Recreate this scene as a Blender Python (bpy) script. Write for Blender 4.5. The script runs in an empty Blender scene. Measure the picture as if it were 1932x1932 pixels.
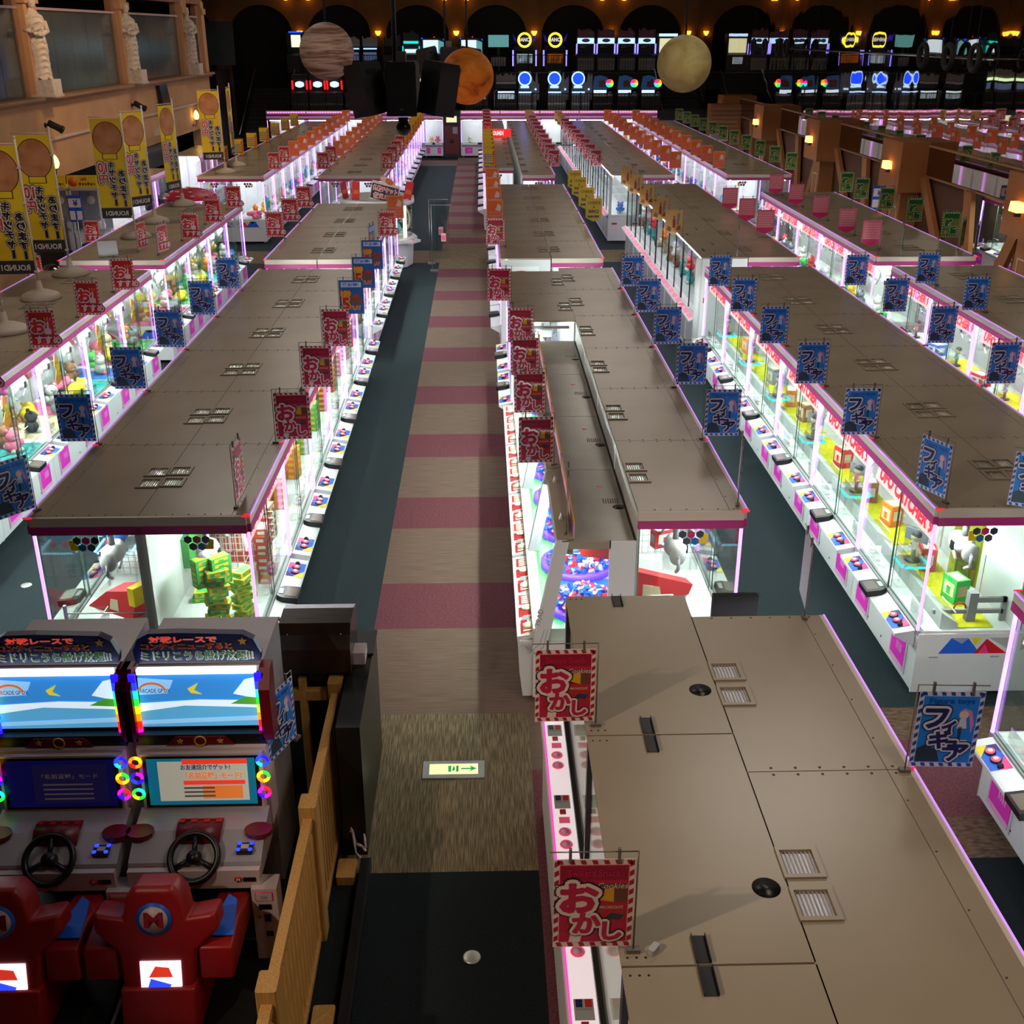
import bpy, math, random
from mathutils import Vector, Matrix
random.seed(11)
PI = math.pi
SC = bpy.context.scene
COL = SC.collection

# ------------------------------------------------------------------ camera
HC = 5.6
cam_d = bpy.data.cameras.new('camera')
cam = bpy.data.objects.new('camera', cam_d)
COL.objects.link(cam)
cam_d.sensor_fit = 'HORIZONTAL'
cam_d.sensor_width = 36.0
cam_d.lens = 36.0 * 2100.0 / 1932.0
cam_d.clip_end = 300
cam.location = (0, 0, HC)
cam.rotation_euler = (math.radians(90 - 23.3137), 0, math.radians(-1.478))
SC.camera = cam

# ------------------------------------------------------------------ world, exposure, house lights
SC.view_settings.view_transform = 'Standard'
SC.view_settings.look = 'None'
SC.view_settings.gamma = 1.0
SC.view_settings.use_curve_mapping = False
SC.view_settings.exposure = 0.0
SC.cycles.max_bounces = 6
SC.cycles.diffuse_bounces = 3
SC.cycles.glossy_bounces = 4
SC.cycles.transmission_bounces = 4
SC.cycles.transparent_max_bounces = 24
SC.cycles.caustics_reflective = False
SC.cycles.caustics_refractive = False
SC.cycles.sample_clamp_indirect = 4.0
SC.cycles.use_denoising = True
SC.cycles.use_light_tree = True

w = bpy.data.worlds.new('world')
SC.world = w
w.use_nodes = True
w.node_tree.nodes['Background'].inputs[0].default_value = (1.0, 0.86, 0.74, 1)
w.node_tree.nodes['Background'].inputs[1].default_value = 0.02

def area_light(name, loc, size, power, col, rot=(0, 0, 0)):
    d = bpy.data.lights.new(name, 'AREA')
    d.shape = 'RECTANGLE'
    d.size, d.size_y = size
    d.energy = power
    d.color = col
    o = bpy.data.objects.new(name, d)
    COL.objects.link(o)
    o.location = loc
    o.rotation_euler = rot
    return o

def spot_light(name, loc, target, power, col, angle, radius=.12, blend=.5):
    d = bpy.data.lights.new(name, 'SPOT')
    d.energy = power
    d.color = col
    d.spot_size = math.radians(angle)
    d.spot_blend = blend
    d.shadow_soft_size = radius
    o = bpy.data.objects.new(name, d)
    COL.objects.link(o)
    o.location = loc
    o.rotation_euler = (Vector(target) - Vector(loc)).to_track_quat('-Z', 'Y').to_euler()
    return o

WARM = (1.0, .90, .79)
# rows of ceiling panels over the hall
for iy, y in enumerate((5, 14, 24, 36, 48)):
    for x in (-5.5, 4.5):
        area_light('ceiling_lamp', (x, y, 9.2), (3.0, 3.0), ((12 if x < 0 else 120) if y < 10 else 165), WARM)
spot_light('ceiling_spot', (-4.8, 1.05, 6.4), (1.6, 4.6, 1.9), 950, (1.0, .80, .58), 58, .1)
spot_light('ceiling_spot', (3.5, 2.0, 8.6), (1.9, 5.0, 1.9), 330, (1.0, .85, .66), 50, .3)
spot_light('ceiling_spot', (-0.2, 2.5, 6.5), (-1.2, 5.6, 0.6), 10, (1.0, .78, .5), 34, .1)
spot_light('ceiling_spot', (-7.0, 27.0, 8.0), (-11.0, 36.0, 3.8), 850, (1.0, .72, .45), 75, .3)
spot_light('ceiling_spot', (8.5, 26.0, 8.0), (12.0, 34.0, 1.4), 260, (1.0, .70, .42), 80, .3)
spot_light('ceiling_spot', (1.0, 46.0, 9.0), (0.0, 66.0, 6.8), 450, (1.0, .7, .36), 70, .4)

# ------------------------------------------------------------------ materials
def lin(c):
    c = c / 255.0
    return c / 12.92 if c <= .04045 else ((c + .055) / 1.055) ** 2.4

_M = {}
def rgb(c): return (lin(c[0]), lin(c[1]), lin(c[2]), 1)

def mat(name, col=(200, 200, 200), rough=.5, metal=0.0, emit=0.0, spec=.5, ecol=None, sample=True):
    if name in _M: return _M[name]
    m = bpy.data.materials.new(name)
    m.use_nodes = True
    b = m.node_tree.nodes['Principled BSDF']
    b.inputs['Base Color'].default_value = rgb(col)
    b.inputs['Roughness'].default_value = rough
    b.inputs['Metallic'].default_value = metal
    b.inputs['Specular IOR Level'].default_value = spec
    if emit:
        b.inputs['Emission Color'].default_value = rgb(ecol or col)
        b.inputs['Emission Strength'].default_value = emit
        if not sample: m.cycles.emission_sampling = 'NONE'
    _M[name] = m
    return m

def glow(name, col, s, sample=False):
    return mat(name, col, .5, 0, s, .3, col, sample)

def nodes_of(m):
    nt = m.node_tree
    return nt, nt.nodes, nt.links, nt.nodes['Principled BSDF']

def noise_mat(name, c1, c2, scale, rough=.6, spec=.4, detail=4, stretch=(1, 1, 1), metal=0, bump=0, ramp=(.35, .65), rough2=None):
    if name in _M: return _M[name]
    m = mat(name, c1, rough, metal, 0, spec)
    nt, N, L, b = nodes_of(m)
    tc = N.new('ShaderNodeTexCoord'); mp = N.new('ShaderNodeMapping'); nz = N.new('ShaderNodeTexNoise'); rp = N.new('ShaderNodeValToRGB')
    mp.inputs['Scale'].default_value = stretch
    nz.inputs['Scale'].default_value = scale; nz.inputs['Detail'].default_value = detail
    rp.color_ramp.elements[0].position = ramp[0]; rp.color_ramp.elements[0].color = rgb(c1)
    rp.color_ramp.elements[1].position = ramp[1]; rp.color_ramp.elements[1].color = rgb(c2)
    L.new(tc.outputs['Object'], mp.inputs[0]); L.new(mp.outputs[0], nz.inputs['Vector']); L.new(nz.outputs[0], rp.inputs[0])
    L.new(rp.outputs[0], b.inputs['Base Color'])
    if bump:
        bp = N.new('ShaderNodeBump'); bp.inputs['Strength'].default_value = bump; bp.inputs['Distance'].default_value = .02
        L.new(nz.outputs[0], bp.inputs['Height']); L.new(bp.outputs[0], b.inputs['Normal'])
    return m

def translucent_mat(name, col):
    if name in _M: return _M[name]
    m = bpy.data.materials.new(name); m.use_nodes = True
    N = m.node_tree.nodes; K = m.node_tree.links; N.clear()
    out = N.new('ShaderNodeOutputMaterial'); a = N.new('ShaderNodeBsdfTranslucent'); b = N.new('ShaderNodeBsdfDiffuse'); x = N.new('ShaderNodeMixShader')
    a.inputs[0].default_value = rgb(col); b.inputs[0].default_value = rgb(col); x.inputs[0].default_value = .35
    K.new(a.outputs[0], x.inputs[1]); K.new(b.outputs[0], x.inputs[2]); K.new(x.outputs[0], out.inputs[0])
    _M[name] = m
    return m

def glass_mat(name, tint=(251, 255, 253), gloss=.04, edge=.32):
    if name in _M: return _M[name]
    m = bpy.data.materials.new(name)
    m.use_nodes = True
    nt = m.node_tree; N = nt.nodes; L = nt.links
    N.clear()
    out = N.new('ShaderNodeOutputMaterial'); mx = N.new('ShaderNodeMixShader'); tr = N.new('ShaderNodeBsdfTransparent')
    gl = N.new('ShaderNodeBsdfGlossy'); lw = N.new('ShaderNodeLayerWeight'); mr = N.new('ShaderNodeMapRange')
    tr.inputs[0].default_value = rgb(tint)
    gl.inputs['Roughness'].default_value = .02
    lw.inputs['Blend'].default_value = .35
    mr.inputs['To Min'].default_value = gloss; mr.inputs['To Max'].default_value = edge
    L.new(lw.outputs['Facing'], mr.inputs[0])
    L.new(mr.outputs[0], mx.inputs[0]); L.new(tr.outputs[0], mx.inputs[1]); L.new(gl.outputs[0], mx.inputs[2])
    L.new(mx.outputs[0], out.inputs[0])
    _M[name] = m
    return m

WHITE = mat('white_paint', (222, 220, 222), .35)
WHITE2 = mat('inner_white', (236, 242, 238), .4)
GREY = mat('grey_plastic', (150, 150, 152), .45)
METAL = mat('brushed_metal', (170, 172, 175), .3, .9)
DARKM = mat('dark_metal', (40, 40, 44), .4, .5)
BLACK = mat('black_plastic', (14, 14, 16), .35)
BLACKM = mat('black_matte', (9, 9, 10), .8)
RUBBER = mat('rubber', (20, 20, 22), .8)
PINK = mat('magenta_vinyl', (236, 56, 196), .4)
PINKL = mat('pale_pink_vinyl', (238, 170, 218), .4)
MAG = mat('magenta_band', (176, 44, 118), .35)
BEIGE = noise_mat('beige_roof_panel', (146, 132, 113), (152, 138, 119), 1.6, .27, .5, 3)
BEIGED = mat('beige_seam', (92, 76, 60), .6)
ROOFG = noise_mat('grey_green_roof_panel', (132, 128, 116), (142, 138, 126), 2.0, .22, .5, 3)
GLASS = glass_mat('clear_glass')
GLASSE = mat('glass_edge', (60, 96, 84), .15, 0, 0, .8)
ACRY = glass_mat('clear_acrylic', (250, 250, 250), .07, .45)
NEON = glow('lavender_neon', (206, 140, 255), 2.3, True)
NEONB = glow('pale_blue_neon', (150, 190, 255), 3.0, True)
LEDE = glow('edge_light_strip', (196, 140, 255), .85)
LEDP = glow('pink_light_strip', (255, 140, 220), 1.8)
TUBE = glow('fluorescent_tube', (236, 255, 248), 210.0, True)
TUBE2 = glow('dim_tube', (240, 240, 255), 62.0, True)
TUBEW = glow('warm_tube', (255, 244, 200), 2.6, True)
REDLED = glow('red_marker_light', (240, 40, 60), .8)
CYANLED = glow('cyan_ring_light', (30, 240, 240), 1.6)
ICELED = glow('ice_ring_light', (150, 215, 255), 2.2)
RED = mat('red_plastic', (196, 24, 34), .4)
BTN = mat('pink_button', (238, 90, 130), .35, 0, .25)
BTNW = mat('white_ring', (240, 230, 232), .4)
BLUEV = mat('blue_vinyl', (24, 92, 206), .4)
YELV = mat('yellow_vinyl', (244, 216, 20), .4)
ORGV = mat('orange_vinyl', (240, 140, 30), .5)
PNKV = mat('pink_vinyl', (232, 60, 130), .4)
GREYV = mat('grey_vinyl', (168, 168, 170), .4)
NAVYV = mat('navy_vinyl', (18, 22, 84), .4)
SCREEN = mat('idle_screen', (120, 108, 98), .2)

# ------------------------------------------------------------------ mesh builder
_TX = {}
def text_geo(s, bold=.02, res=2):
    k = (s, bold, res)
    if k in _TX: return _TX[k]
    c = bpy.data.curves.new('text', 'FONT')
    c.body = s; c.size = 1; c.resolution_u = res; c.offset = bold; c.fill_mode = 'FRONT'
    o = bpy.data.objects.new('text', c)
    m = bpy.data.meshes.new_from_object(o)
    vs = [(v.co.x, v.co.y) for v in m.vertices]
    fs = [tuple(p.vertices) for p in m.polygons]
    x0 = min(v[0] for v in vs); x1 = max(v[0] for v in vs); y0 = min(v[1] for v in vs); y1 = max(v[1] for v in vs)
    bpy.data.objects.remove(o); bpy.data.curves.remove(c); bpy.data.meshes.remove(m)
    _TX[k] = (vs, fs, x0, x1, y0, y1)
    return _TX[k]

class MB:
    def __init__(s):
        s.v = []; s.f = []; s.mi = []; s.mats = []; s.sm = []; s.M = Matrix.Identity(4)
    def mt(s, m):
        if m not in s.mats: s.mats.append(m)
        return s.mats.index(m)
    def add(s, vs, fs, m, smooth=False):
        n = len(s.v); i = s.mt(m)
        for p in vs: s.v.append(tuple(s.M @ Vector(p)))
        for f in fs:
            s.f.append(tuple(n + k for k in f)); s.mi.append(i); s.sm.append(smooth)
        return s
    def at(s, loc=(0, 0, 0), rot=(0, 0, 0)):
        from mathutils import Euler
        s.M = Matrix.Translation(loc) @ Euler(rot).to_matrix().to_4x4(); return s
    def box(s, x0, x1, y0, y1, z0, z1, m):
        v = [(x, y, z) for x in (x0, x1) for y in (y0, y1) for z in (z0, z1)]
        return s.add(v, [(0, 1, 3, 2), (4, 6, 7, 5), (0, 4, 5, 1), (2, 3, 7, 6), (0, 2, 6, 4), (1, 5, 7, 3)], m)
    def bev(s, x0, x1, y0, y1, z0, z1, r, m):
        # box with chamfered vertical edges
        pts = [(x0 + r, y0), (x1 - r, y0), (x1, y0 + r), (x1, y1 - r), (x1 - r, y1), (x0 + r, y1), (x0, y1 - r), (x0, y0 + r)]
        return s.extr(pts, z0, z1, m)
    def extr(s, pts, z0, z1, m, axis='z', smooth=False):
        n = len(pts)
        if axis == 'z': v = [(a, b, z0) for a, b in pts] + [(a, b, z1) for a, b in pts]
        elif axis == 'x': v = [(z0, a, b) for a, b in pts] + [(z1, a, b) for a, b in pts]
        else: v = [(a, z0, b) for a, b in pts] + [(a, z1, b) for a, b in pts]
        f = [tuple(range(n))[::-1], tuple(range(n, 2 * n))] + [(i, (i + 1) % n, n + (i + 1) % n, n + i) for i in range(n)]
        return s.add(v, f, m, smooth)
    def poly(s, pts, m):
        return s.add(pts, [tuple(range(len(pts)))], m)
    def lathe(s, prof, m, c=(0, 0, 0), n=16, smooth=True, sy=1.0, a0=0.0):
        v = []; f = []
        for r, z in prof:
            for k in range(n):
                a = 2 * PI * k / n + a0
                v.append((c[0] + r * math.cos(a), c[1] + r * math.sin(a) * sy, c[2] + z))
        for i in range(len(prof) - 1):
            for k in range(n):
                f.append((i * n + k, i * n + (k + 1) % n, (i + 1) * n + (k + 1) % n, (i + 1) * n + k))
        f.append(tuple(range(n))[::-1]); f.append(tuple(range((len(prof) - 1) * n, len(prof) * n)))
        return s.add(v, f, m, smooth)
    def cyl(s, c, r, h, m, n=14, axis='z', smooth=True):
        o = s.M
        R = {'z': Matrix.Identity(4), 'x': Matrix.Rotation(PI / 2, 4, 'Y'), 'y': Matrix.Rotation(-PI / 2, 4, 'X')}[axis]
        s.M = o @ Matrix.Translation(c) @ R
        s.lathe([(r, 0), (r, h)], m, n=n, smooth=smooth)
        s.M = o; return s
    def tube(s, a, b, r, m, n=6):
        a = Vector(a); b = Vector(b); d = b - a
        o = s.M
        s.M = o @ Matrix.Translation(a) @ d.to_track_quat('Z', 'Y').to_matrix().to_4x4()
        s.lathe([(r, 0), (r, d.length)], m, n=n, smooth=n > 4, a0=PI / 4 if n == 4 else 0)
        s.M = o; return s
    def path(s, pts, r, m, n=6):
        for i in range(len(pts) - 1): s.tube(pts[i], pts[i + 1], r, m, n)
        return s
    def ball(s, c, r, m, nu=14, nv=9, sc=(1, 1, 1)):
        o = s.M
        s.M = o @ Matrix.Translation(c) @ Matrix.Diagonal((sc[0], sc[1], sc[2], 1))
        s.lathe([(max(.0001, r * math.sin(PI * i / nv)), -r * math.cos(PI * i / nv)) for i in range(nv + 1)], m, n=nu)
        s.M = o; return s
    def torus(s, c, R, r, m, nu=24, nv=8, axis='z', a0=0, a1=2 * PI, mats=None):
        o = s.M
        Rm = {'z': Matrix.Identity(4), 'x': Matrix.Rotation(PI / 2, 4, 'Y'), 'y': Matrix.Rotation(PI / 2, 4, 'X')}[axis]
        s.M = o @ Matrix.Translation(c) @ Rm
        full = abs(a1 - a0 - 2 * PI) < 1e-6
        k = nu if full else nu + 1
        v = []
        for i in range(k):
            a = a0 + (a1 - a0) * i / nu
            for j in range(nv):
                b = 2 * PI * j / nv
                v.append(((R + r * math.cos(b)) * math.cos(a), (R + r * math.cos(b)) * math.sin(a), r * math.sin(b)))
        for i in range(nu):
            f = []
            for j in range(nv):
                f.append((j, nv + j, nv + (j + 1) % nv, (j + 1) % nv))
            seg = v[i * nv:(i + 1) * nv] + v[((i + 1) % k) * nv:((i + 1) % k) * nv + nv]
            s.add(seg, f, mats[i * len(mats) // nu] if mats else m, True)
        s.M = o; return s
    def text(s, t, x, y, h, m, bold=.02, z=0.0, w=None, center=False, mirror=False, shear=0.0):
        # text in the local xy plane, lower left at x, y; h = height
        if bold > .045:
            # heavy lettering: the same glyphs laid over each other in a ring
            geo = text_geo(t, .02); k = h / (geo[5] - geo[4]); kx = k if w is None else w / (geo[3] - geo[2]); rr = bold - .02
            for q in range(8 if rr < .09 else 12):
                a = 2 * PI * q / (8 if rr < .09 else 12)
                s.text(t, x + rr * kx * math.cos(a), y + rr * k * math.sin(a), h, m, .02, z + (q + 1) * 9e-5, w, center, mirror, shear)
        if bold > .045: bold = .02
        vs, fs, x0, x1, y0, y1 = text_geo(t, bold)
        k = h / (y1 - y0); kx = k if w is None else w / (x1 - x0)
        wd = (x1 - x0) * kx
        ox = x - (wd / 2 if center else 0)
        P = []
        for a, b in vs:
            xx = (a - x0) * kx
            if mirror: xx = wd - xx
            P.append((ox + xx + shear * (b - y0) * k, y + (b - y0) * k, z))
        if mirror: fs = [f[::-1] for f in fs]
        return s.add(P, fs, m)
    def mesh(s, name):
        me = bpy.data.meshes.new(name)
        me.from_pydata(s.v, [], s.f)
        for m in s.mats: me.materials.append(m)
        me.polygons.foreach_set('material_index', s.mi)
        me.polygons.foreach_set('use_smooth', s.sm)
        me.update()
        return me
    def build(s, name, parent=None, loc=(0, 0, 0), rot=(0, 0, 0)):
        return link(name, s.mesh(name), parent, loc, rot)

def link(name, me, parent=None, loc=(0, 0, 0), rot=(0, 0, 0), label=None):
    o = bpy.data.objects.new(name, me)
    COL.objects.link(o)
    o.location = loc; o.rotation_euler = rot
    if parent: o.parent = parent
    if label: o['label'] = label
    return o

def tag(o, label, cat, group=None, kind=None):
    o['label'] = label; o['category'] = cat
    if group: o['group'] = group
    if kind: o['kind'] = kind
    return o

def thing(name, label, cat, loc=(0, 0, 0), rz=0.0, group=None):
    o = bpy.data.objects.new(name, None)
    COL.objects.link(o)
    o.empty_display_size = .1
    o.location = loc; o.rotation_euler = (0, 0, rz)
    return tag(o, label, cat, group)

def struct(name, mb, label=None, **k):
    o = mb.build(name, **k)
    o['kind'] = 'structure'
    return o

def stamp(root, parts):
    # parts: list of (name, mesh, sub-parts) - every copy shares its mesh data with the first one
    for name, me, subs in parts:
        o = link(name, me, root)
        for sn, sm in subs: link(sn, sm, o)
    return root

ORD = ['first', 'second', 'third', 'fourth', 'fifth', 'sixth', 'seventh', 'eighth', 'ninth', 'tenth', 'eleventh', 'twelfth', 'thirteenth', 'fourteenth', 'fifteenth', 'sixteenth']
# ------------------------------------------------------------------ the shell of the hall
CARP_D = noise_mat('dark_teal_carpet', (36, 44, 48), (50, 60, 64), 90, .95, .1, 2)
CARP_D2 = noise_mat('black_teal_carpet', (22, 27, 30), (31, 37, 40), 90, .95, .1, 2)
CARP_T = noise_mat('tan_carpet', (98, 80, 70), (118, 97, 86), 3.0, .95, .1, 3, (1, 34, 1))
CARP_M = noise_mat('maroon_carpet', (92, 52, 58), (112, 66, 74), 45, .95, .1, 4)
CARP_V = noise_mat('tan_ribbed_carpet', (92, 80, 62), (132, 116, 92), 4.0, .95, .1, 3, (30, 1.2, 1), ramp=(.42, .6))
CARP_B = noise_mat('brown_figured_carpet', (78, 60, 50), (112, 90, 74), 14, .95, .1, 4, (1, 2.5, 1))

fl = MB()
def frect(x0, x1, y0, y1, m):
    if x1 > x0 and y1 > y0: fl.poly([(x0, y0, 0), (x1, y0, 0), (x1, y1, 0), (x0, y1, 0)], m)
SX0, SX1 = -1.15, .62
bands = [(10.0, 11.02), (12.51, 13.5), (15.01, 16.0), (17.49, 18.5), (20.06, 21.06), (22.65, 23.65), (25.2, 26.2), (27.8, 28.85)]
bands += [(32.6 + 2.55 * i, 33.6 + 2.55 * i) for i in range(8)] + [(53.0, 54.0)]
# main striped aisle
y = 8.44
for a, b in bands:
    frect(SX0, SX1, y, a, CARP_V if 28.8 < y < 29 else CARP_T); frect(SX0, SX1, a, b, CARP_M); y = b
frect(SX0, SX1, y, 58, CARP_T)
# near cross aisle
frect(-13, -1.05, -4, 8.44, CARP_D2)
frect(-1.05, .36, -4, 6.4, CARP_D2)
frect(-1.05, .36, 6.4, 8.44, CARP_V)
frect(.36, SX1, -4, 7.6, CARP_M)
frect(.36, SX1, 7.6, 8.44, CARP_T)
frect(SX1, 13, -4, 6.45, CARP_D2)
frect(SX1, 13, 6.45, 6.92, CARP_B)
frect(SX1, 13, 6.92, 7.94, CARP_M)
frect(SX1, 13, 7.94, 8.44, CARP_B)
# dark carpet between the rows, with the brown cross aisles
for x0, x1 in ((-13, SX0), (SX1, 13)):
    frect(x0, x1, 8.44, 29.7, CARP_D)
    frect(x0, x1, 29.7, 31.5, CARP_V)
    frect(x0, x1, 31.5, 53.0, CARP_D)
    frect(x0, x1, 53.0, 55.4, CARP_T)
    frect(x0, x1, 55.4, 70, CARP_D2)
frect(SX0, SX1, 58, 70, CARP_D2)
struct('floor', fl)

CEIL = mat('ceiling_brown', (46, 36, 30), .9)
c = MB(); c.box(-16, 16, -6, 70, 10.0, 10.2, CEIL); struct('ceiling', c)
WALLB = noise_mat('brown_arch_wall', (128, 88, 50), (138, 96, 56), 1.5, .85, .2)
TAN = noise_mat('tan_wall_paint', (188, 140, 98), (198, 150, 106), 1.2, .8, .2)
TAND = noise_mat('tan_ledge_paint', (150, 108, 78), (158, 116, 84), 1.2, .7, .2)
PLAST = noise_mat('pale_plaster', (196, 170, 146), (206, 180, 156), 6, .7, .2)
# wall behind the camera
c = MB(); c.box(-16, 16, -6.2, -6.0, 0, 10, TAND); struct('wall_front', c)

# far wall with a row of arches
YW = 67.0
wb = MB()
AC = [-16.4, -12.1, -7.8, -3.5, .8, 5.1, 9.4, 13.7]
RA, ZS = 1.72, 5.5
for xc in AC:
    N = 20
    arc = [(xc - RA * math.cos(PI * i / N), ZS + RA * .86 * math.sin(PI * i / N)) for i in range(N + 1)]
    for (xa, za), (xb, zb) in zip(arc[:-1], arc[1:]):
        wb.poly([(xa, YW, za), (xb, YW, zb), (xb, YW, 10), (xa, YW, 10)], WALLB)
        wb.poly([(xa, YW, za), (xa, YW + .5, za), (xb, YW + .5, zb), (xb, YW, zb)], WALLB)
    for s in (-1, 1):
        xa = xc + s * RA; xb = xc + s * 2.15
        wb.poly([(min(xa, xb), YW, 0), (max(xa, xb), YW, 0), (max(xa, xb), YW, 10), (min(xa, xb), YW, 10)], WALLB)
wb.box(-18, 16, YW + .5, YW + .6, 0, 10, BLACKM)
struct('wall_back', wb)

# terraces that carry the two tiers of video games
BLK = mat('terrace_black', (10, 10, 12), .7)
BLKS = mat('terrace_nosing', (58, 56, 52), .5)
t1 = MB(); t1.box(-9.55, 11.98, 58.3, 63.2, 0, 1.95, BLK); struct('trim_1', t1, label='black lower terrace')
t2 = MB(); t2.box(-9.55, 11.98, 63.2, YW, 0, 3.62, BLK); struct('trim_2', t2, label='black upper terrace')

def stairs(x0, x1, y0, n, label):
    mb = MB()
    for i in range(n):
        z = (i + 1) * .18
        mb.box(x0, x1, y0 + i * .34, y0 + (i + 1) * .34 + .02, z - .18, z, BLK)
        mb.box(x0 + .05, x1 - .05, y0 + i * .34 - .012, y0 + i * .34 + .03, z - .012, z + .006, BLKS)
    t = thing('staircase', label, 'stairs', ((x0 + x1) / 2, y0, 0))
    mb.v = [(a - (x0 + x1) / 2, b - y0, cc) for a, b, cc in mb.v]
    link('steps', mb.mesh('steps'), t)
    for s in (-1, 1):
        r = MB(); xx = s * ((x1 - x0) / 2 - .05)
        r.tube((xx, 0, 1.0), (xx, n * .34, n * .18 + .95), .028, METAL if s < 0 else DARKM)
        for k in range(4):
            f = k / 3 * n
            r.tube((xx, f * .34, f * .18 * .98), (xx, f * .34, f * .18 + .97), .02, DARKM)
        link('handrail', r.mesh('handrail'), t)
    return t
stairs(-11.9, -9.7, 57.6, 16, 'black staircase climbing to the terraces behind the striped left planet')
stairs(9.1, 11.4, 57.6, 16, 'black staircase climbing to the terraces behind the pale yellow planet')

def railing(y, z, x0, x1, label):
    n = int((x1 - x0) / .14)
    t = thing('terrace_railing', label, 'railing', (x0, y, z))
    r = MB(); r.box(0, x1 - x0, -.02, .02, .86, .9, BLACKM); r.box(0, x1 - x0, -.015, .015, .08, .11, BLACKM)
    link('rail', r.mesh('rail'), t)
    b = MB()
    for i in range(n):
        xx = i * (x1 - x0) / n
        b.box(xx - .011, xx + .011, -.011, .011, .1, .87, BLACKM)
    o = link('baluster', b.mesh('baluster'), t); o['kind'] = 'stuff'
    k = 0
    me = None
    while k * 2.4 <= x1 - x0:
        if me is None:
            p = MB(); p.box(-.03, .03, -.03, .03, 0, .93, BLACKM); me = p.mesh('post')
        link('post', me, t, (k * 2.4, 0, 0)); k += 1
railing(58.5, 1.95, -9.5, 8.9, 'black railing along the edge of the lower game terrace')
railing(63.4, 3.62, -9.5, 8.9, 'black railing along the edge of the upper game terrace')

# left wall, parallel to the rows
XL = -11.0
wl = MB()
wl.box(XL - .4, XL, 8, 30.2, 0, 4.05, TAN)
wl.box(XL - .4, XL, 30.2, 46.6, 2.14, 4.05, TAN)
wl.box(XL - .4, XL, 46.6, 48.6, 0, 4.05, TAN)
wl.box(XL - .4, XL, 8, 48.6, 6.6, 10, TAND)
struct('wall_left', wl)
rv = MB(); rv.box(XL - 3.2, XL - 3.0, 29, 48, 0, 4, BLACKM); struct('trim_11', rv, label='black back of the opening under the left wall')
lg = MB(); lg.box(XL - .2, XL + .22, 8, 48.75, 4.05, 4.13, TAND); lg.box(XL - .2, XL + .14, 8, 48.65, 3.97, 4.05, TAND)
struct('trim_3', lg, label='tan ledge under the frosted windows')
ml = MB(); ml.box(XL, XL + .06, 8, 48.6, 3.06, 3.13, PLAST); struct('trim_4', ml, label='pale moulding along the left wall')
FROST = noise_mat('frosted_glass', (64, 70, 68), (84, 88, 84), .5, .18, .6, 2)
FRAMEP = mat('pale_window_rail', (196, 160, 146), .5)
PY_ = [22.2, 30.0, 37.75, 45.4]
for k, yc in enumerate(PY_ + [48.35]):
    p = MB()
    hw = .42 if k < 4 else .25
    p.box(XL - .3, XL + .04, yc - hw, yc + hw, 4.13, 6.7, TAN)
    p.box(XL - .3, XL + .1, yc - hw - .05, yc + hw + .05, 6.25, 6.45, TAN)
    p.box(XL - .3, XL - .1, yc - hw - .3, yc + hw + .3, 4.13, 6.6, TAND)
    struct('trim_%d' % (5 + k), p, label='tan pilaster between frosted windows')
ends = [(14, 22.2), (22.2, 30.0), (30.0, 37.75), (37.75, 45.4), (45.4, 48.4)]
for k, (a, b) in enumerate(ends):
    a += .5 if k else 0; b -= .5
    n = 5 if b - a > 4 else 2
    wdw = MB()
    for i in range(n):
        wdw.box(XL - .16, XL - .14, a + (b - a) * i / n + .012, a + (b - a) * (i + 1) / n - .012, 4.13, 6.12, FROST)
    o = struct('window_%d' % (k + 1), wdw)
    r = MB(); r.box(XL - .2, XL - .08, a, b, 6.12, 6.18, FRAMEP)
    ro = link('window_rail', r.mesh('window_rail'), o); ro['label'] = 'pale top rail of a frosted window'
dk = MB(); dk.box(XL - 1.6, XL - 1.5, 8, 48.6, 4.1, 7, BLACKM); struct('trim_10', dk, label='dark room behind the frosted windows')
# dark block and far end beside the left staircase
bl = MB(); bl.box(-16, XL - .4, 48.6, 48.8, 0, 10, BLACKM); bl.box(-16, -15.8, 48, 67, 0, 10, BLACKM)
bl.box(-14.5, -12.0, 54.5, 57.5, 0, 4.0, BLACK)
bl.box(-15.5, -12.2, 60, 60.1, 4.1, 6.1, FROST)
struct('wall_corner', bl)
md = MB().at((-12.1, 54.48, 3.0), (PI / 2, 0, 0)); md.text('MEDAL', 0, 0, .3, PLAST, center=True)
# ------------------------------------------------------------------ mirror wall on the right
XR = 12.0
MIR = mat('mirror_film', (205, 196, 186), .015, 1.0)
nt, N_, L_, b_ = nodes_of(MIR)
tc = N_.new('ShaderNodeTexCoord'); mp = N_.new('ShaderNodeMapping'); nz = N_.new('ShaderNodeTexNoise'); bp = N_.new('ShaderNodeBump')
mp.inputs['Scale'].default_value = (1, .8, .35); nz.inputs['Scale'].default_value = 1.1; nz.inputs['Detail'].default_value = 1
bp.inputs['Strength'].default_value = .05; bp.inputs['Distance'].default_value = .12
L_.new(tc.outputs['Object'], mp.inputs[0]); L_.new(mp.outputs[0], nz.inputs['Vector']); L_.new(nz.outputs[0], bp.inputs['Height']); L_.new(bp.outputs[0], b_.inputs['Normal'])
MIRD = mat('smoked_mirror', (150, 132, 116), .03, 1.0)
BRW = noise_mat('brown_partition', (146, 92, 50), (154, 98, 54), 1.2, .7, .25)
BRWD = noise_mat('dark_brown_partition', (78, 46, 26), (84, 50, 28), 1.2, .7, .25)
mr = MB()
yy = 16.0
while yy < 66.9:
    y2 = min(yy + 1.9, 66.9)
    mr.box(XR, XR + .03, yy + .006, y2 - .006, 2.82, 9.9, MIR); yy = y2
struct('wall_right', mr, label='wavy mirror panels above the brown partition')
lw = MB()
lw.box(XR + .02, XR + .3, -6, 20.0, 0, 9.9, BRWD)
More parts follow.
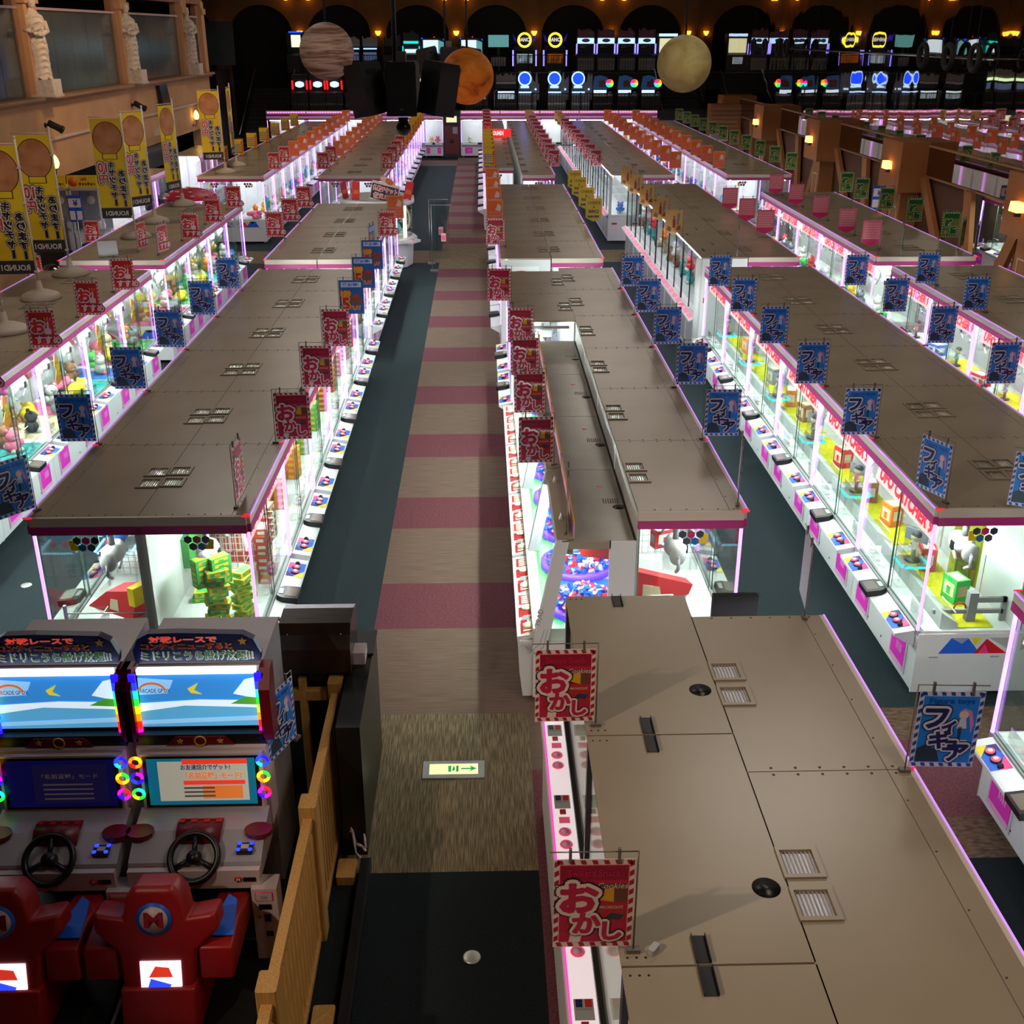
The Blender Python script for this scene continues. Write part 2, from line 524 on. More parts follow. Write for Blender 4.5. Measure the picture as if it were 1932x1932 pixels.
lw.box(XR + .02, XR + .3, 23.9, 25.2, 0, 2.05, BRW); lw.box(XR + .02, XR + .3, 28.3, 56.5, 0, 2.05, BRWD)
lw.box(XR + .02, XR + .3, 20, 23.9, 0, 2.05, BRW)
struct('wall_partition', lw)
sm = MB(); sm.box(XR - .02, XR + .02, 16, 56.5, 2.05, 2.80, MIRD); struct('trim_12', sm, label='smoked mirror band above the partition')
e = MB(); e.box(XR - .07, XR + .0, 16, 56.5, 2.02, 2.06, TAND); e.box(XR - .07, XR + .0, 16, 56.5, 2.79, 2.83, TAND)
struct('trim_13', e, label='narrow edges of the smoked mirror band')
GLOWW = glow('amber_lamp', (255, 180, 84), 5.0, True)
k = 14
for i, yc in enumerate((23.6, 31.7, 39.65, 47.65, 55.4)):
    p = MB()
    p.box(XR - .5, XR, yc - .42, yc + .42, 0, 1.6, BRW)
    p.box(XR - .75, XR, yc - .8, yc + .8, 1.6, 2.9, BRW)
    struct('trim_%d' % k, p, label='brown pillar with a box head against the partition'); k += 1
    if i < 4:
        q = MB(); x = XR - .505
        for a, b_2, c0, c1 in ((yc - .26, yc + .26, 1.12, 1.15), (yc - .26, yc + .26, .18, .21), (yc - .26, yc - .23, .18, 1.15), (yc + .23, yc + .26, .18, 1.15)):
            q.box(x - .012, x, a, b_2, c0, c1, PLAST)
        tag(q.build('pillar_frame'), 'thin pale rectangular frame on the %s brown pillar from the front' % ORD[i], 'frame', 'frames on the pillars')
    if i:
        # leaning brown struts between the pillars
        ym = yc - 4.0
        s = MB()
        for y0, y1 in ((yc - 2.9, yc - .9), (ym - .5, ym), (yc - 7.1 + 1.2, yc - 7.1)):
            s.at((XR - .12, y0, 0)); d = y1 - y0
            s.extr([(-.22, 0), (.22, 0), (d + .22, 2.04), (d - .22, 2.04)], -.06, .06, BRW, 'x')
        s.M = Matrix.Identity(4)
        struct('trim_%d' % k, s, label='leaning brown struts on the partition'); k += 1
    lamp = thing('wall_lamp', 'lit amber wall lamp on the %s brown pillar from the front' % ORD[i], 'lamp', (XR - .76, yc, 2.25))
    m = MB(); m.extr([(-.19, -.1), (.19, -.1), (.15, .1), (-.15, .1)], -.16, 0, GLOWW, 'x'); link('shade', m.mesh('shade'), lamp)
    m = MB(); m.box(-.1, .02, -.05, .05, -.2, -.1, DARKM); link('bracket', m.mesh('bracket'), lamp)
# dark rings and rail hanging in front of the mirror
rt = thing('wall_rail', 'thin metal rail along the mirror wall', 'rail', (XR - .35, 27, 5.02))
m = MB(); m.tube((0, 0, 0), (0, 19, 0), .02, METAL); link('bar', m.mesh('bar'), rt)
for j in range(8): 
    m = MB(); m.tube((0, j * 2.7, 0), (.33, j * 2.7, 0), .015, DARKM); link('bracket', m.mesh('bracket'), rt)
for j, yj in enumerate((27.6, 29.2, 30.9, 45.0, 46.2, 48.4, 50.4)):
    m = MB(); m.torus((0, 0, 0), .27, .065, BLACKM, 26, 10, 'x'); m.tube((0, 0, .32), (0, 0, 5.0), .006, DARKM, 4)
    tag(m.build('hanging_ring', None, (XR - .55, yj, 5.05)), 'black hanging ring in front of the mirror wall, %s from the front' % ORD[j], 'ring', 'black hanging rings')
# ------------------------------------------------------------------ claw crane cabinets
L, D, H, ZP = 1.767, .9, 1.88, .66
def crane_parts(kind):
    # kind 'full' (near, seen from its front), 'plain' (far or seen from behind)
    P = []
    b = MB()
    b.box(.004, L - .004, 0, D, .08, .60, WHITE)
    b.box(.004, L - .004, .0, D, .60, ZP, WHITE2)
    b.box(0, L, -.006, .05, ZP - .03, ZP + .02, GREY)
    b.box(.02, L - .02, D - .03, D - .004, ZP, 1.84, WHITE2)
    for x in (.12, L - .12):
        for yy in (.1, D - .1): b.cyl((x, yy, 0), .035, .08, GREY, 8)
    for x in (.55, L - .55, .95): b.cyl((x, -.004, .17), .012, .006, BLACK, 6, 'y')
    P.append(('cabinet_body', b.mesh('cabinet_body'), []))
    r = MB()
    # roof panel with two vent openings near the back edge
    xs = [0, .67, .84, .95, 1.12, L]; ys = [.0, .72, .88, D]
    for i in range(5):
        for j in range(3):
            if i in (1, 3) and j == 1: continue
            r.box(xs[i] + (.004 if i == 0 else 0), xs[i + 1] - (.004 if i == 4 else 0), ys[j], ys[j + 1] - (.003 if j == 2 else 0), H - .02, H, BEIGE)
    for i in range(6):
        for x in (.03, L - .03): r.cyl((x, .08 + i * .135, H), .008, .003, BEIGED, 6)
    for i in range(4): r.cyl((.3 + i * .4, .10, H), .006, .003, BEIGED, 5)
    r.box(.0, L, .118, .122, H, H + .001, BEIGED)
    P.append(('roof_panel', r.mesh('roof_panel'), []))
    for x0, x1 in ((.67, .84), (.95, 1.12)):
        v = MB()
        for a, b_, c, d in ((x0 - .025, x1 + .025, .695, .72), (x0 - .025, x1 + .025, .88, .897), (x0 - .025, x0, .72, .88), (x1, x1 + .025, .72, .88)):
            v.box(a, b_, c, d, H, H + .012, BEIGE)
        for i in range(8): 
            yy = .727 + i * .02
            v.box(x0, x1, yy, yy + .006, H - .010, H + .001, BEIGE)
        dq = MB(); dq.poly([(x0, .72, H - .014), (x1, .72, H - .014), (x1, .88, H - .014), (x0, .88, H - .014)], DIFF)
        P.append(('roof_vent', v.mesh('roof_vent'), [('vent_diffuser', dq.mesh('vent_diffuser'))]))
    f = MB(); f.box(0, L, -.03, 0, 1.80, H, PLASTIC_W); f.box(0, L, -.034, 0, 1.725, 1.80, MAG)
    P.append(('fascia', f.mesh('fascia'), []))
    e = MB(); e.box(.0, L, -.038, -.028, H - .006, H + .005, LEDE)
    e.box(.0, .010, -.040, .02, H + .002, H + .010, REDLED)
    P.append(('edge_light', e.mesh('edge_light'), []))
    for x0, x1, yy in ((.04, L / 2 + .03, .012), (L / 2 - .03, L - .04, .026)):
        g = MB(); g.box(x0, x1, yy, yy + .006, ZP + .02, 1.73, GLASS)
        s = MB()
        for xx in ((x1 - .005,) if yy < .02 else (x0,)): s.box(xx, xx + .005, yy - .001, yy + .007, ZP + .02, 1.73, GLASSE)
        s.box(x0, x1, yy - .001, yy + .007, ZP + .02, ZP + .026, GLASSE)
        P.append(('sliding_glass', g.mesh('sliding_glass'), [('glass_rim', s.mesh('glass_rim'))]))
    for x in (.027, L - .027):
        n = MB(); n.bev(x - .013, x + .013, -.012, .014, ZP + .02, 1.725, .006, NEON)
        P.append(('neon_post', n.mesh('neon_post'), []))
    t = MB(); t.box(.12, L - .12, .10, .13, 1.70, 1.725, TUBE)
    P.append(('light_tube', t.mesh('light_tube'), []))
    if kind == 'full':
        t = MB(); t.box(.12, L - .12, .10, .13, 1.70, 1.725, TUBE2); P.append(('dim_tube', t.mesh('light_tube'), []))
    cp = MB(); cp.extr([(0, ZP), (-.19, ZP - .035), (-.19, ZP - .06), (0, .49)], .06, L - .06, WHITE, 'x')
    subs = []
    for k, xb in enumerate((.30, L - .30)):
        s = MB(); s.at((xb, 0, ZP - .0), (math.atan2(.035, .19), 0, 0))
        a = .003
        s.poly([(-.15, -.185, a), (.15, -.185, a), (.15, -.02, a), (-.15, -.02, a)], GREYV if kind != 'full' else BLUEV)
        s.poly([(-.15, -.185, a + .001), (-.02, -.185, a + .001), (-.15, -.09, a + .001)], YELV)
        s.poly([(.0, -.02, a + .001), (.15, -.02, a + .001), (.15, -.12, a + .001)], PNKV)
        s.poly([(-.15, -.02, a + .001), (-.04, -.02, a + .001), (-.15, -.1, a + .001)], NAVYV)
        subs.append(('panel_sticker', s.mesh('panel_sticker')))
        for bx in (-.06, .04):
            u = MB(); u.at((xb, 0, ZP), (math.atan2(.035, .19), 0, 0))
            u.cyl((bx, -.10, .002), .042, .014, BLACK, 12); u.cyl((bx, -.10, .014), .034, .01, BTN, 12); u.cyl((bx, -.10, .022), .018, .006, BTNW, 10)
            subs.append(('push_button', u.mesh('push_button')))
        u = MB(); u.at((xb, 0, ZP), (math.atan2(.035, .19), 0, 0)); u.ball((.12, -.1, .012), .026, BLACK, 8, 5)
        subs.append(('stop_knob', u.mesh('stop_knob')))
    P.append(('control_panel', cp.mesh('control_panel'), subs))
    u = MB(); u.at((L / 2, -.1, ZP - .02), (.12, 0, 0))
    u.extr([(-.12, -.12), (.12, -.12), (.12, .03), (.085, .085), (-.085, .085), (-.12, .03)], 0, .06, BLACK)
    s = MB(); s.at((L / 2, -.1, ZP - .02), (.12, 0, 0)); s.box(-.085, .085, -.1, .01, .06, .064, SCREEN); s.box(-.05, .05, .03, .07, .06, .066, GREYV)
    P.append(('payment_terminal', u.mesh('payment_terminal'), [('terminal_screen', s.mesh('terminal_screen'))]))
    for xd in (.36, L - .36):
        d = MB(); d.box(xd - .19, xd + .19, -.012, 0, .13, .48, WHITE); d.box(xd - .165, xd + .165, -.018, -.012, .2, .46, PINK)
        d.box(xd - .165, xd + .165, -.018, -.012, .15, .2, PINKL); d.box(xd - .185, xd - .165, -.018, -.012, .15, .46, PINKL)
        for q in range(4): d.box(xd - .03 + q * .035, xd - .012 + q * .035, -.02, -.018, .30, .38, PINKL)
        P.append(('prize_door', d.mesh('prize_door'), []))
    if kind == 'full':
        h = MB(); h.at((0, .05, 1.50), (PI / 2 - .16, 0, 0))
        h.box(.10, L - .10, 0, .2, -.008, 0, SIGNW)
        s = MB(); s.at((0, .05, 1.50), (PI / 2 - .16, 0, 0)); s.text('UFO CATCHER 9', .2, .04, .12, SIGNR, .06, .004, w=L - .4)
        P.append(('header_sign', h.mesh('header_sign'), [('header_lettering', s.mesh('header_lettering'))]))
    for xc in (.45, L - .45):
        g = MB(); g.box(xc - .03, xc + .03, .12, D - .06, 1.66, 1.69, METAL); g.box(xc - .11, xc + .11, .38, .58, 1.56, 1.66, WHITE2)
        g.cyl((xc, .48, 1.40), .03, .18, GREY, 10)
        s = MB(); s.ball((xc, .48, 1.33), .105, WHITE, 16, 10, (1, 1, .85)); s.box(xc - .03, xc + .03, .37, .385, 1.28, 1.36, BLACK)
        for sg in (-1, 1):
            s.path([(xc + sg * .09, .48, 1.36), (xc + sg * .19, .48, 1.30), (xc + sg * .2, .48, 1.2), (xc + sg * .1, .48, 1.13)], .016, WHITE, 6)
            s.ball((xc + sg * .15, .48, 1.31), .085, WHITE, 12, 8, (.45, .9, 1.1))
        P.append(('crane_carriage', g.mesh('crane_carriage'), [('claw', s.mesh('claw'))]))
    dv = MB(); dv.box(L / 2 - .003, L / 2 + .003, .05, D - .04, ZP, 1.5, ACRY); dv.box(L / 2 - .004, L / 2 + .004, .048, .052, ZP, 1.5, GLASSE)
    P.append(('clear_divider', dv.mesh('clear_divider'), []))
    ch = MB()
    for xc, sg in ((.12, 1), (L - .12, -1)):
        xa, xb = sorted((xc, xc + sg * .32))
        ch.box(xa, xb, .08, .084, ZP, ZP + .14, ACRY); ch.box(xa, xb, .36, .364, ZP, ZP + .14, ACRY)
        xx = xc + sg * .32
        ch.box(xx - .002, xx + .002, .08, .36, ZP, ZP + .14, ACRY)
        ch.box(xa, xb, .36, .366, ZP + .135, ZP + .145, WHITE2)
    P.append(('prize_chute', ch.mesh('prize_chute'), []))
    return P
DIFF = translucent_mat('vent_diffuser', (236, 240, 236))
PLASTIC_W = mat('warm_white_trim', (206, 190, 176), .4)
SIGNW = mat('backlit_header', (255, 226, 226), .5, 0, 1.1, .3, (255, 190, 196), False)
SIGNR = mat('red_header_letters', (255, 60, 80), .5, 0, 1.0, .3, (255, 50, 70), False)
FULL = crane_parts('full')
PLAIN_KEEP = ('cabinet_body', 'roof_panel', 'roof_vent', 'fascia', 'edge_light', 'sliding_glass', 'neon_post', 'dim_tube', 'control_panel', 'payment_terminal', 'prize_door')
FULL0 = FULL
PLAIN = [('light_tube' if n == 'dim_tube' else n, m, []) for n, m, s in FULL if n in PLAIN_KEEP]
FULL = [p for p in FULL if p[0] != 'dim_tube']
MID = [(n, m, s) for n, m, s in FULL if n != 'header_sign']
DARKV = [(n, m, [] if n == 'roof_vent' else s) for n, m, s in MID]
PLAINV = [('light_tube' if n == 'dim_tube' else n, m, s if n == 'roof_vent' else []) for n, m, s in FULL0 if n in PLAIN_KEEP]

HEXC = [(58, 62, 78), (196, 40, 100), (58, 62, 78), (30, 110, 190), (70, 74, 90)]
def end_parts():
    # pieces that close a row towards the viewer, at local x = 0
    P = []
    f = MB(); f.box(-.03, 0, 0, D, 1.80, H, PLASTIC_W); f.box(-.034, 0, 0, D, 1.725, 1.80, MAG)
    P.append(('end_fascia', f.mesh('end_fascia'), []))
    g = MB(); g.box(0, .006, .03, D - .02, ZP + .02, 1.725, GLASS)
    s = MB(); s.box(-.001, .007, D - .025, D - .018, ZP + .02, 1.725, GLASSE); s.box(-.002, .01, .02, D, ZP - .01, ZP + .02, WHITE)
    h = MB()
    for i, c in enumerate(HEXC):
        cy = .36 + (i % 3) * .075 + (.0375 if i > 2 else 0); cz = 1.66 - (.065 if i > 2 else 0)
        h.extr([(cy + .037 * math.cos(PI / 3 * q + PI / 6), cz + .037 * math.sin(PI / 3 * q + PI / 6)) for q in range(6)], -.004, -.002, mat('hex%d' % i, c, .4), 'x')
    h.extr([(.30, 1.57), (.38, 1.57), (.385, 1.61), (.345, 1.615), (.33, 1.67), (.29, 1.66)], -.004, -.002, YELV, 'x')
    P.append(('end_glass', g.mesh('end_glass'), [('glass_rim', s.mesh('glass_rim')), ('hexagon_decal', h.mesh('hexagon_decal'))]))
    b = MB(); b.box(-.02, .004, 0, D, .06, ZP, WHITE)
    b.box(-.026, -.02, .12, .2, .42, .43, GREY); b.box(-.026, -.02, .68, .76, .42, .43, GREY)
    d = MB()
    def tri(pts, m, o): d.extr(pts, -.022 - o, -.0205 - o, m, 'x')
    z0, z1 = .46, .62
    tri([(.2, z0), (.30, z1), (.45, z1), (.58, z0)], BLUEV, 0)
    tri([(.48, z1), (.58, z1), (.52, z0 + .08)], YELV, .0)
    tri([(.52, z0), (.62, z1 - .01), (.82, z0)], RED, .002)
    tri([(.56, z0), (.61, z0 + .1), (.66, z0)], PNKV, .004)
    tri([(.30, z1), (.46, z1), (.40, z0 + .1)], GREYV, .0)
    tri([(.64, z1), (.86, z1), (.86, z0 + .02)], GREYV, .0)
    P.append(('end_panel', b.mesh('end_panel'), [('triangle_sticker', d.mesh('triangle_sticker'))]))
    e = MB(); e.box(-.04, -.026, -.042, .03, H - .003, H + .011, REDLED)
    P.append(('corner_light', e.mesh('corner_light'), []))
    return P
def mirror_parts(parts):
    out = []
    def mm(me):
        n = me.copy()
        for v in n.vertices: v.co.x = L - v.co.x
        n.flip_normals(); return n
    for n, m, s in parts: out.append((n, mm(m), [(a, mm(b)) for a, b in s]))
    return out
END0 = end_parts()
END1 = mirror_parts(END0)

ROW = {0: 'below the flags', 1: 'left of the aisle', 2: 'right of the aisle', 3: 'second right of the aisle', 4: 'beside the brown partition'}
def bay(side, x, y0, parts, label, group=None, end=False, name='claw_crane_cabinet'):
    # side 'R': front faces +x at x ; 'L': front faces -x
    if side == 'R': t = thing(name, label, 'crane game', (x, y0, 0), PI / 2, group)
    else: t = thing(name, label, 'crane game', (x, y0 + L, 0), -PI / 2, group)
    stamp(t, parts)
    if end: stamp(t, END0 if side == 'R' else END1)
    return t
def run(row, block, side, x, y0, n, parts):
    for i in range(n):
        bay(side, x, y0 + i * L, parts, 'white crane cabinet, %s from front, %s side of %s row %s' % (ORD[i], {'R': 'right', 'L': 'left'}[side], block, ROW[row]),
            None, end=(i == 0))
Y1, Y2, Y3 = 8.62, 20.1, 32.75
# near blocks
run(0, 'near', 'R', -5.70, Y1, 6, MID);  run(0, 'near', 'L', -7.50, Y1, 6, PLAIN)
run(1, 'near', 'R', -2.01, Y1, 6, FULL); run(1, 'near', 'L', -3.81, Y1, 6, DARKV)
run(2, 'near', 'R', 2.19, Y1, 6, MID)
run(3, 'near', 'L', 3.86, Y1, 6, FULL);  run(3, 'near', 'R', 5.66, Y1, 6, PLAIN)
run(4, 'near', 'L', 7.12, Y1, 6, FULL);  run(4, 'near', 'R', 8.92, Y1, 6, PLAIN)
# middle blocks
run(0, 'middle', 'R', -5.70, Y2, 4, MID); run(0, 'middle', 'L', -7.50, Y2, 4, PLAIN)
run(1, 'middle', 'R', -2.05, Y2, 4, MID); run(1, 'middle', 'L', -3.87, Y2, 4, PLAIN)
run(2, 'middle', 'R', 2.13, Y2, 6, PLAIN)
run(3, 'middle', 'R', 5.68, Y2, 6, PLAIN)
run(4, 'middle', 'L', 7.10, Y2, 5, FULL); run(4, 'middle', 'R', 8.90, Y2, 5, PLAIN)
# far blocks
run(0, 'far', 'R', -6.20, Y3, 12, PLAIN); run(0, 'far', 'L', -8.0, Y3, 12, PLAIN)
run(1, 'far', 'R', -2.80, Y3, 12, PLAIN); run(1, 'far', 'L', -4.6, Y3, 12, PLAIN)
run(2, 'far', 'L', .05, Y3 + 1.9, 11, PLAIN); run(2, 'far', 'R', 2.04, Y3, 12, PLAIN)
run(3, 'far', 'R', 5.45, Y3, 12, PLAIN)
run(4, 'far', 'L', 7.0, Y3, 12, PLAINV); run(4, 'far', 'R', 8.8, Y3, 12, PLAIN)
# the two blocks that reach under the viewer
for i in range(3):
    bay('R', 2.31, 5.0 - i * L, PLAINV, ['white crane cabinet under the nearest beige roof, behind the near blue sign', 'white crane cabinet under the beige roof at the lower right', 'white crane cabinet under the viewer at the lower right corner'][i])
for i in range(2):
    o = bay('L', 3.86, 7.09 - (i + 1) * L, FULL, ['white crane cabinet cut off by the right edge, lower right', 'white crane cabinet beyond the right edge at the lower corner'][i])
    if i == 0:
        fe = MB(); fe.box(L - L + 0, .006, .03, D - .02, ZP + .02, 1.725, GLASS); link('far_end_glass', fe.mesh('far_end_glass'), o)
        fb = MB(); fb.box(-.01, 0, 0, D, .06, ZP, WHITE); link('far_end_panel', fb.mesh('far_end_panel'), o)
# ------------------------------------------------------------------ coin pushers right of the aisle
PURP = glow('purple_glow', (96, 60, 255), 1.3, True)
PURPD = mat('purple_table', (84, 50, 230), .3, 0, .5, .5)
BLUEC = mat('blue_candy', (30, 96, 220), .2)
REDC = mat('red_candy', (236, 44, 66), .2)
WHC = mat('white_candy', (236, 230, 240), .2)
GRN = mat('green_print', (60, 214, 80), .4, 0, .25)
CREAM = mat('cream_button', (244, 234, 206), .4)
REDP = mat('red_panel', (188, 34, 40), .4)
ORG = mat('orange_edge', (226, 150, 20), .5)
LP_ = 1.68
def pusher_parts():
    P = []
    b = MB()
    b.extr([(.03, .05), (1.0, .05), (1.0, .62), (.0, .62), (.0, .3)], .004, LP_ - .004, WHITE, 'x')
    b.box(.004, LP_ - .004, .98, 1.0, .62, 1.6, WHITE2)
    b.box(.01, LP_ - .01, .12, .98, .62, .74, WHITE2)
    P.append(('cabinet_body', b.mesh('b'), []))
    r = MB(); r.box(.004, LP_ - .004, .46, 1.0, 1.575, 1.6, ROOFG)
    for i in range(7): r.box(.75 + 0, .86, .80 + i * .022, .81 + i * .022, 1.6, 1.602, BEIGED)
    r.cyl((.95, .93, 1.6), .055, .003, BLACK, 16); r.extr([(.42, .78), (.47, .78), (.45, .84)], 1.6, 1.601, RED)
    P.append(('roof_panel', r.mesh('b'), []))
    h = MB(); h.extr([(.32, 1.46), (.46, 1.46), (.46, 1.63), (.32, 1.60)], .02, LP_ - .02, BEIGE, 'x')
    h.extr([(.36, 1.6), (.40, 1.6), (.38, 1.66)], .3, .36, WHITE, 'x'); h.extr([(.36, 1.6), (.40, 1.6), (.38, 1.66)], 1.2, 1.26, WHITE, 'x')
    P.append(('header_box', h.mesh('b'), []))
    e = MB(); e.box(.05, LP_ - .05, .462, .47, 1.60, 1.74, PINKL); e.box(.05, LP_ - .05, .458, .474, 1.74, 1.755, ORG)
    P.append(('header_board', e.mesh('b'), []))
    g = MB(); g.extr([(.20, .72), (.206, .72), (.346, 1.46), (.34, 1.46)], .03, LP_ - .03, GLASS, 'x')
    fr = MB()
    for x in (.0, LP_ - .05): fr.extr([(.12, .62), (.23, .62), (.41, 1.60), (.31, 1.60)], x, x + .05, WHITE, 'x')
    fr.box(.03, LP_ - .03, .19, .215, .70, .73, METAL)
    P.append(('sloping_glass', g.mesh('b'), [('glass_frame', fr.mesh('b'))]))
    t = MB(); t.box(.1, LP_ - .1, .40, .43, 1.42, 1.45, TUBE); P.append(('light_tube', t.mesh('b'), []))
    d = MB(); d.extr([(-.02, .60), (.20, .66), (.20, .69), (-.02, .65)], .03, LP_ - .03, WHITE, 'x')
    subs = []
    for xo in (.08, .88):
        p = MB(); p.at((xo, -.02, .652), (math.atan2(.04, .22), 0, 0))
        p.poly([(.0, .03, .002), (.74, .03, .002), (.74, .19, .002), (.02, .19, .002)], WHITE2)
        for xa, sg in ((0, 1), (.74, -1)):
            pts = [(xa, .035, .003), (xa + sg * .19, .035, .003), (xa + sg * .22, .19, .003), (xa + sg * .03, .19, .003)]
            p.poly(pts if sg > 0 else pts[::-1], REDP)
            for i in range(4): p.box(min(xa + sg * (.035 + i * .04), xa + sg * (.06 + i * .04)), max(xa + sg * (.035 + i * .04), xa + sg * (.06 + i * .04)), .06, .17, .004, .007, CREAM)
        for xa, xb, ya, yb in ((.31, .43, .03, .07), (.33, .41, .07, .19), (.44, .50, .13, .19), (.25, .30, .03, .08), (.5, .54, .04, .1)): p.box(xa, xb, ya, yb, .003, .006, REDP)
        p.box(.43, .50, .05, .11, .003, .006, GREYV)
        subs.append(('red_button_panel', p.mesh('b')))
        for xx in (.28, .62):
            q = MB(); q.at((xo, -.02, .652), (math.atan2(.04, .22), 0, 0)); q.cyl((xx, .11, .003), .05, .02, CREAM, 14)
            subs.append(('round_button', q.mesh('b')))
    P.append(('control_deck', d.mesh('b'), subs))
    m = MB()
    for xc in (.42, 1.26):
        m.lathe([(.36, .74), (.37, .76), (.37, .80), (.33, .80)], PURP, (xc, .62, 0), 28)
    P.append(('purple_turntable', m.mesh('b'), []))
    gr = MB(); gr.box(.0, LP_, .22, .40, .742, .746, GRN); gr.box(.72, .96, .4, .97, .742, .747, BLUEV)
    P.append(('green_apron', gr.mesh('b'), []))
    rp = MB(); rp.extr([(.55, 1.36), (.95, 1.30), (.95, 1.46), (.5, 1.48)], .2, LP_ - .2, REDP, 'x')
    for i in range(6): rp.box(.2 + i * .22, .206 + i * .22, .5, .96, 1.30, 1.302, WHC)
    P.append(('red_hood', rp.mesh('b'), []))
    return P
PUSH = pusher_parts()
def candies():
    m = MB()
    rnd = random.Random(5)
    for i in range(230):
        a = rnd.random() * 2 * PI; rr = .30 * math.sqrt(rnd.random())
        z = .805 + .11 * max(0, 1 - rr / .32) * rnd.random() + .01
        s = .024 + .012 * rnd.random()
        m.at((rr * math.cos(a), rr * math.sin(a), z), (rnd.random() * 3, rnd.random() * 3, rnd.random() * 3))
        m.box(-s, s, -s * .6, s * .6, -s * .55, s * .55, rnd.choice([BLUEC, BLUEC, BLUEC, REDC, REDC, WHC]))
    return m.mesh('candy_pile')
CAND = candies()
for i in range(4):
    y0 = 8.64 + i * LP_
    t = thing('coin_pusher', 'white medal-style pusher with red button panels and purple turntables, %s from front' % ORD[i], 'arcade game', (.29, y0 + LP_, 0), -PI / 2)
    stamp(t, PUSH)
    for j, xc in enumerate((.42, 1.26)):
        tag(link('candy_pile', CAND, None, (.29 + .62, y0 + LP_ - xc, 0)), 'red and blue candies on the %s turntable of the %s pusher from front' % (['far', 'near'][j], ORD[i]), 'candy', None, 'stuff')
    if i == 0:
        q = MB(); x = LP_
        q.extr([(.12, .05), (1.0, .05), (1.0, .62), (.12, .62)], x, x + .02, WHITE, 'x')
        q.box(x, x + .02, .77, 1.0, .62, 1.6, WHITE); q.box(x, x + .02, .36, .78, 1.53, 1.6, BEIGE)
        q.extr([(.10, .5), (.24, .5), (.42, 1.60), (.31, 1.60)], x, x + .022, WHITE, 'x')
        link('end_frame', q.mesh('b'), t)
        q = MB(); q.extr([(.235, .62), (.77, .62), (.77, 1.53), (.40, 1.53)], x + .004, x + .01, GLASS, 'x'); link('end_glass', q.mesh('b'), t)
        q = MB(); q.at((x + .0235, .0, 0), (PI / 2, 0, PI / 2)); q.M = Matrix.Translation((x + .0235, .15, .78)) @ Matrix.Rotation(PI / 2, 4, 'Z') @ Matrix.Rotation(PI / 2, 4, 'X') @ Matrix.Rotation(1.38, 4, 'Z')
        q.text('TRAD', 0, -.03, .05, GREYV, .02); link('frame_lettering', q.mesh('b'), t)
        q = MB()
        for o in (0, .03, .06): q.path([(x + .022, .02 + o, .60 + 0), (x + .022, .10 + o, .53 - o), (x + .022, .18 + o, .60 - o), (x + .022, .22 + o, .75)], .004, GREYV, 4)
        link('grey_piping', q.mesh('b'), t)

# small glowing candy vendors past the pushers on the same edge (white cabinets with beige roofs)
for i in range(2):
    bay('L', .40, 15.4 + i * L, MID, 'white crane cabinet with a beige roof just beyond the pushers' if i == 0 else 'white crane cabinet behind the pushers, last before the cross aisle')
# ------------------------------------------------------------------ middle block right of the aisle: tall side with a picture on its end
for i in range(6):
    t = bay('L', .32, Y2 + i * L, PLAIN, 'white crane cabinet, %s from front, aisle side behind the GO picture' % ORD[i])
    if i == 0:
        q = MB(); q.box(L, L + .03, 0, D - .01, .05, H - .02, WHITE); link('end_wall', q.mesh('b'), t)
        q = MB(); x = L + .031
        q.box(x, x + .003, .08, .68, 1.2, 1.74, WHITE2)
        q.extr([(.08, 1.2), (.08, 1.5), (.2, 1.46), (.26, 1.2)], x + .003, x + .005, CREAM, 'x')
        for k in range(14):
            a = .3 + (k % 7) * .055; z = 1.28 + (k // 7) * .11
            q.extr([(a, z), (a + .05, z - .03), (a + .045, z + .07), (a - .01, z + .06)], x + .003, x + .006, DARKM, 'x')
        q.extr([(.24 + .15 * math.cos(u * PI / 8) * 1.2 + .12, 1.60 + .07 * math.sin(u * PI / 8)) for u in range(16)], x + .006, x + .009, PNKV, 'x')
        q.M = Matrix.Translation((x + .010, .255, 1.55)) @ Matrix.Rotation(PI / 2, 4, 'Z') @ Matrix.Rotation(PI / 2, 4, 'X')
        q.text('GO', 0, 0, .1, WHC, .03)
        link('end_picture', q.mesh('b'), t)
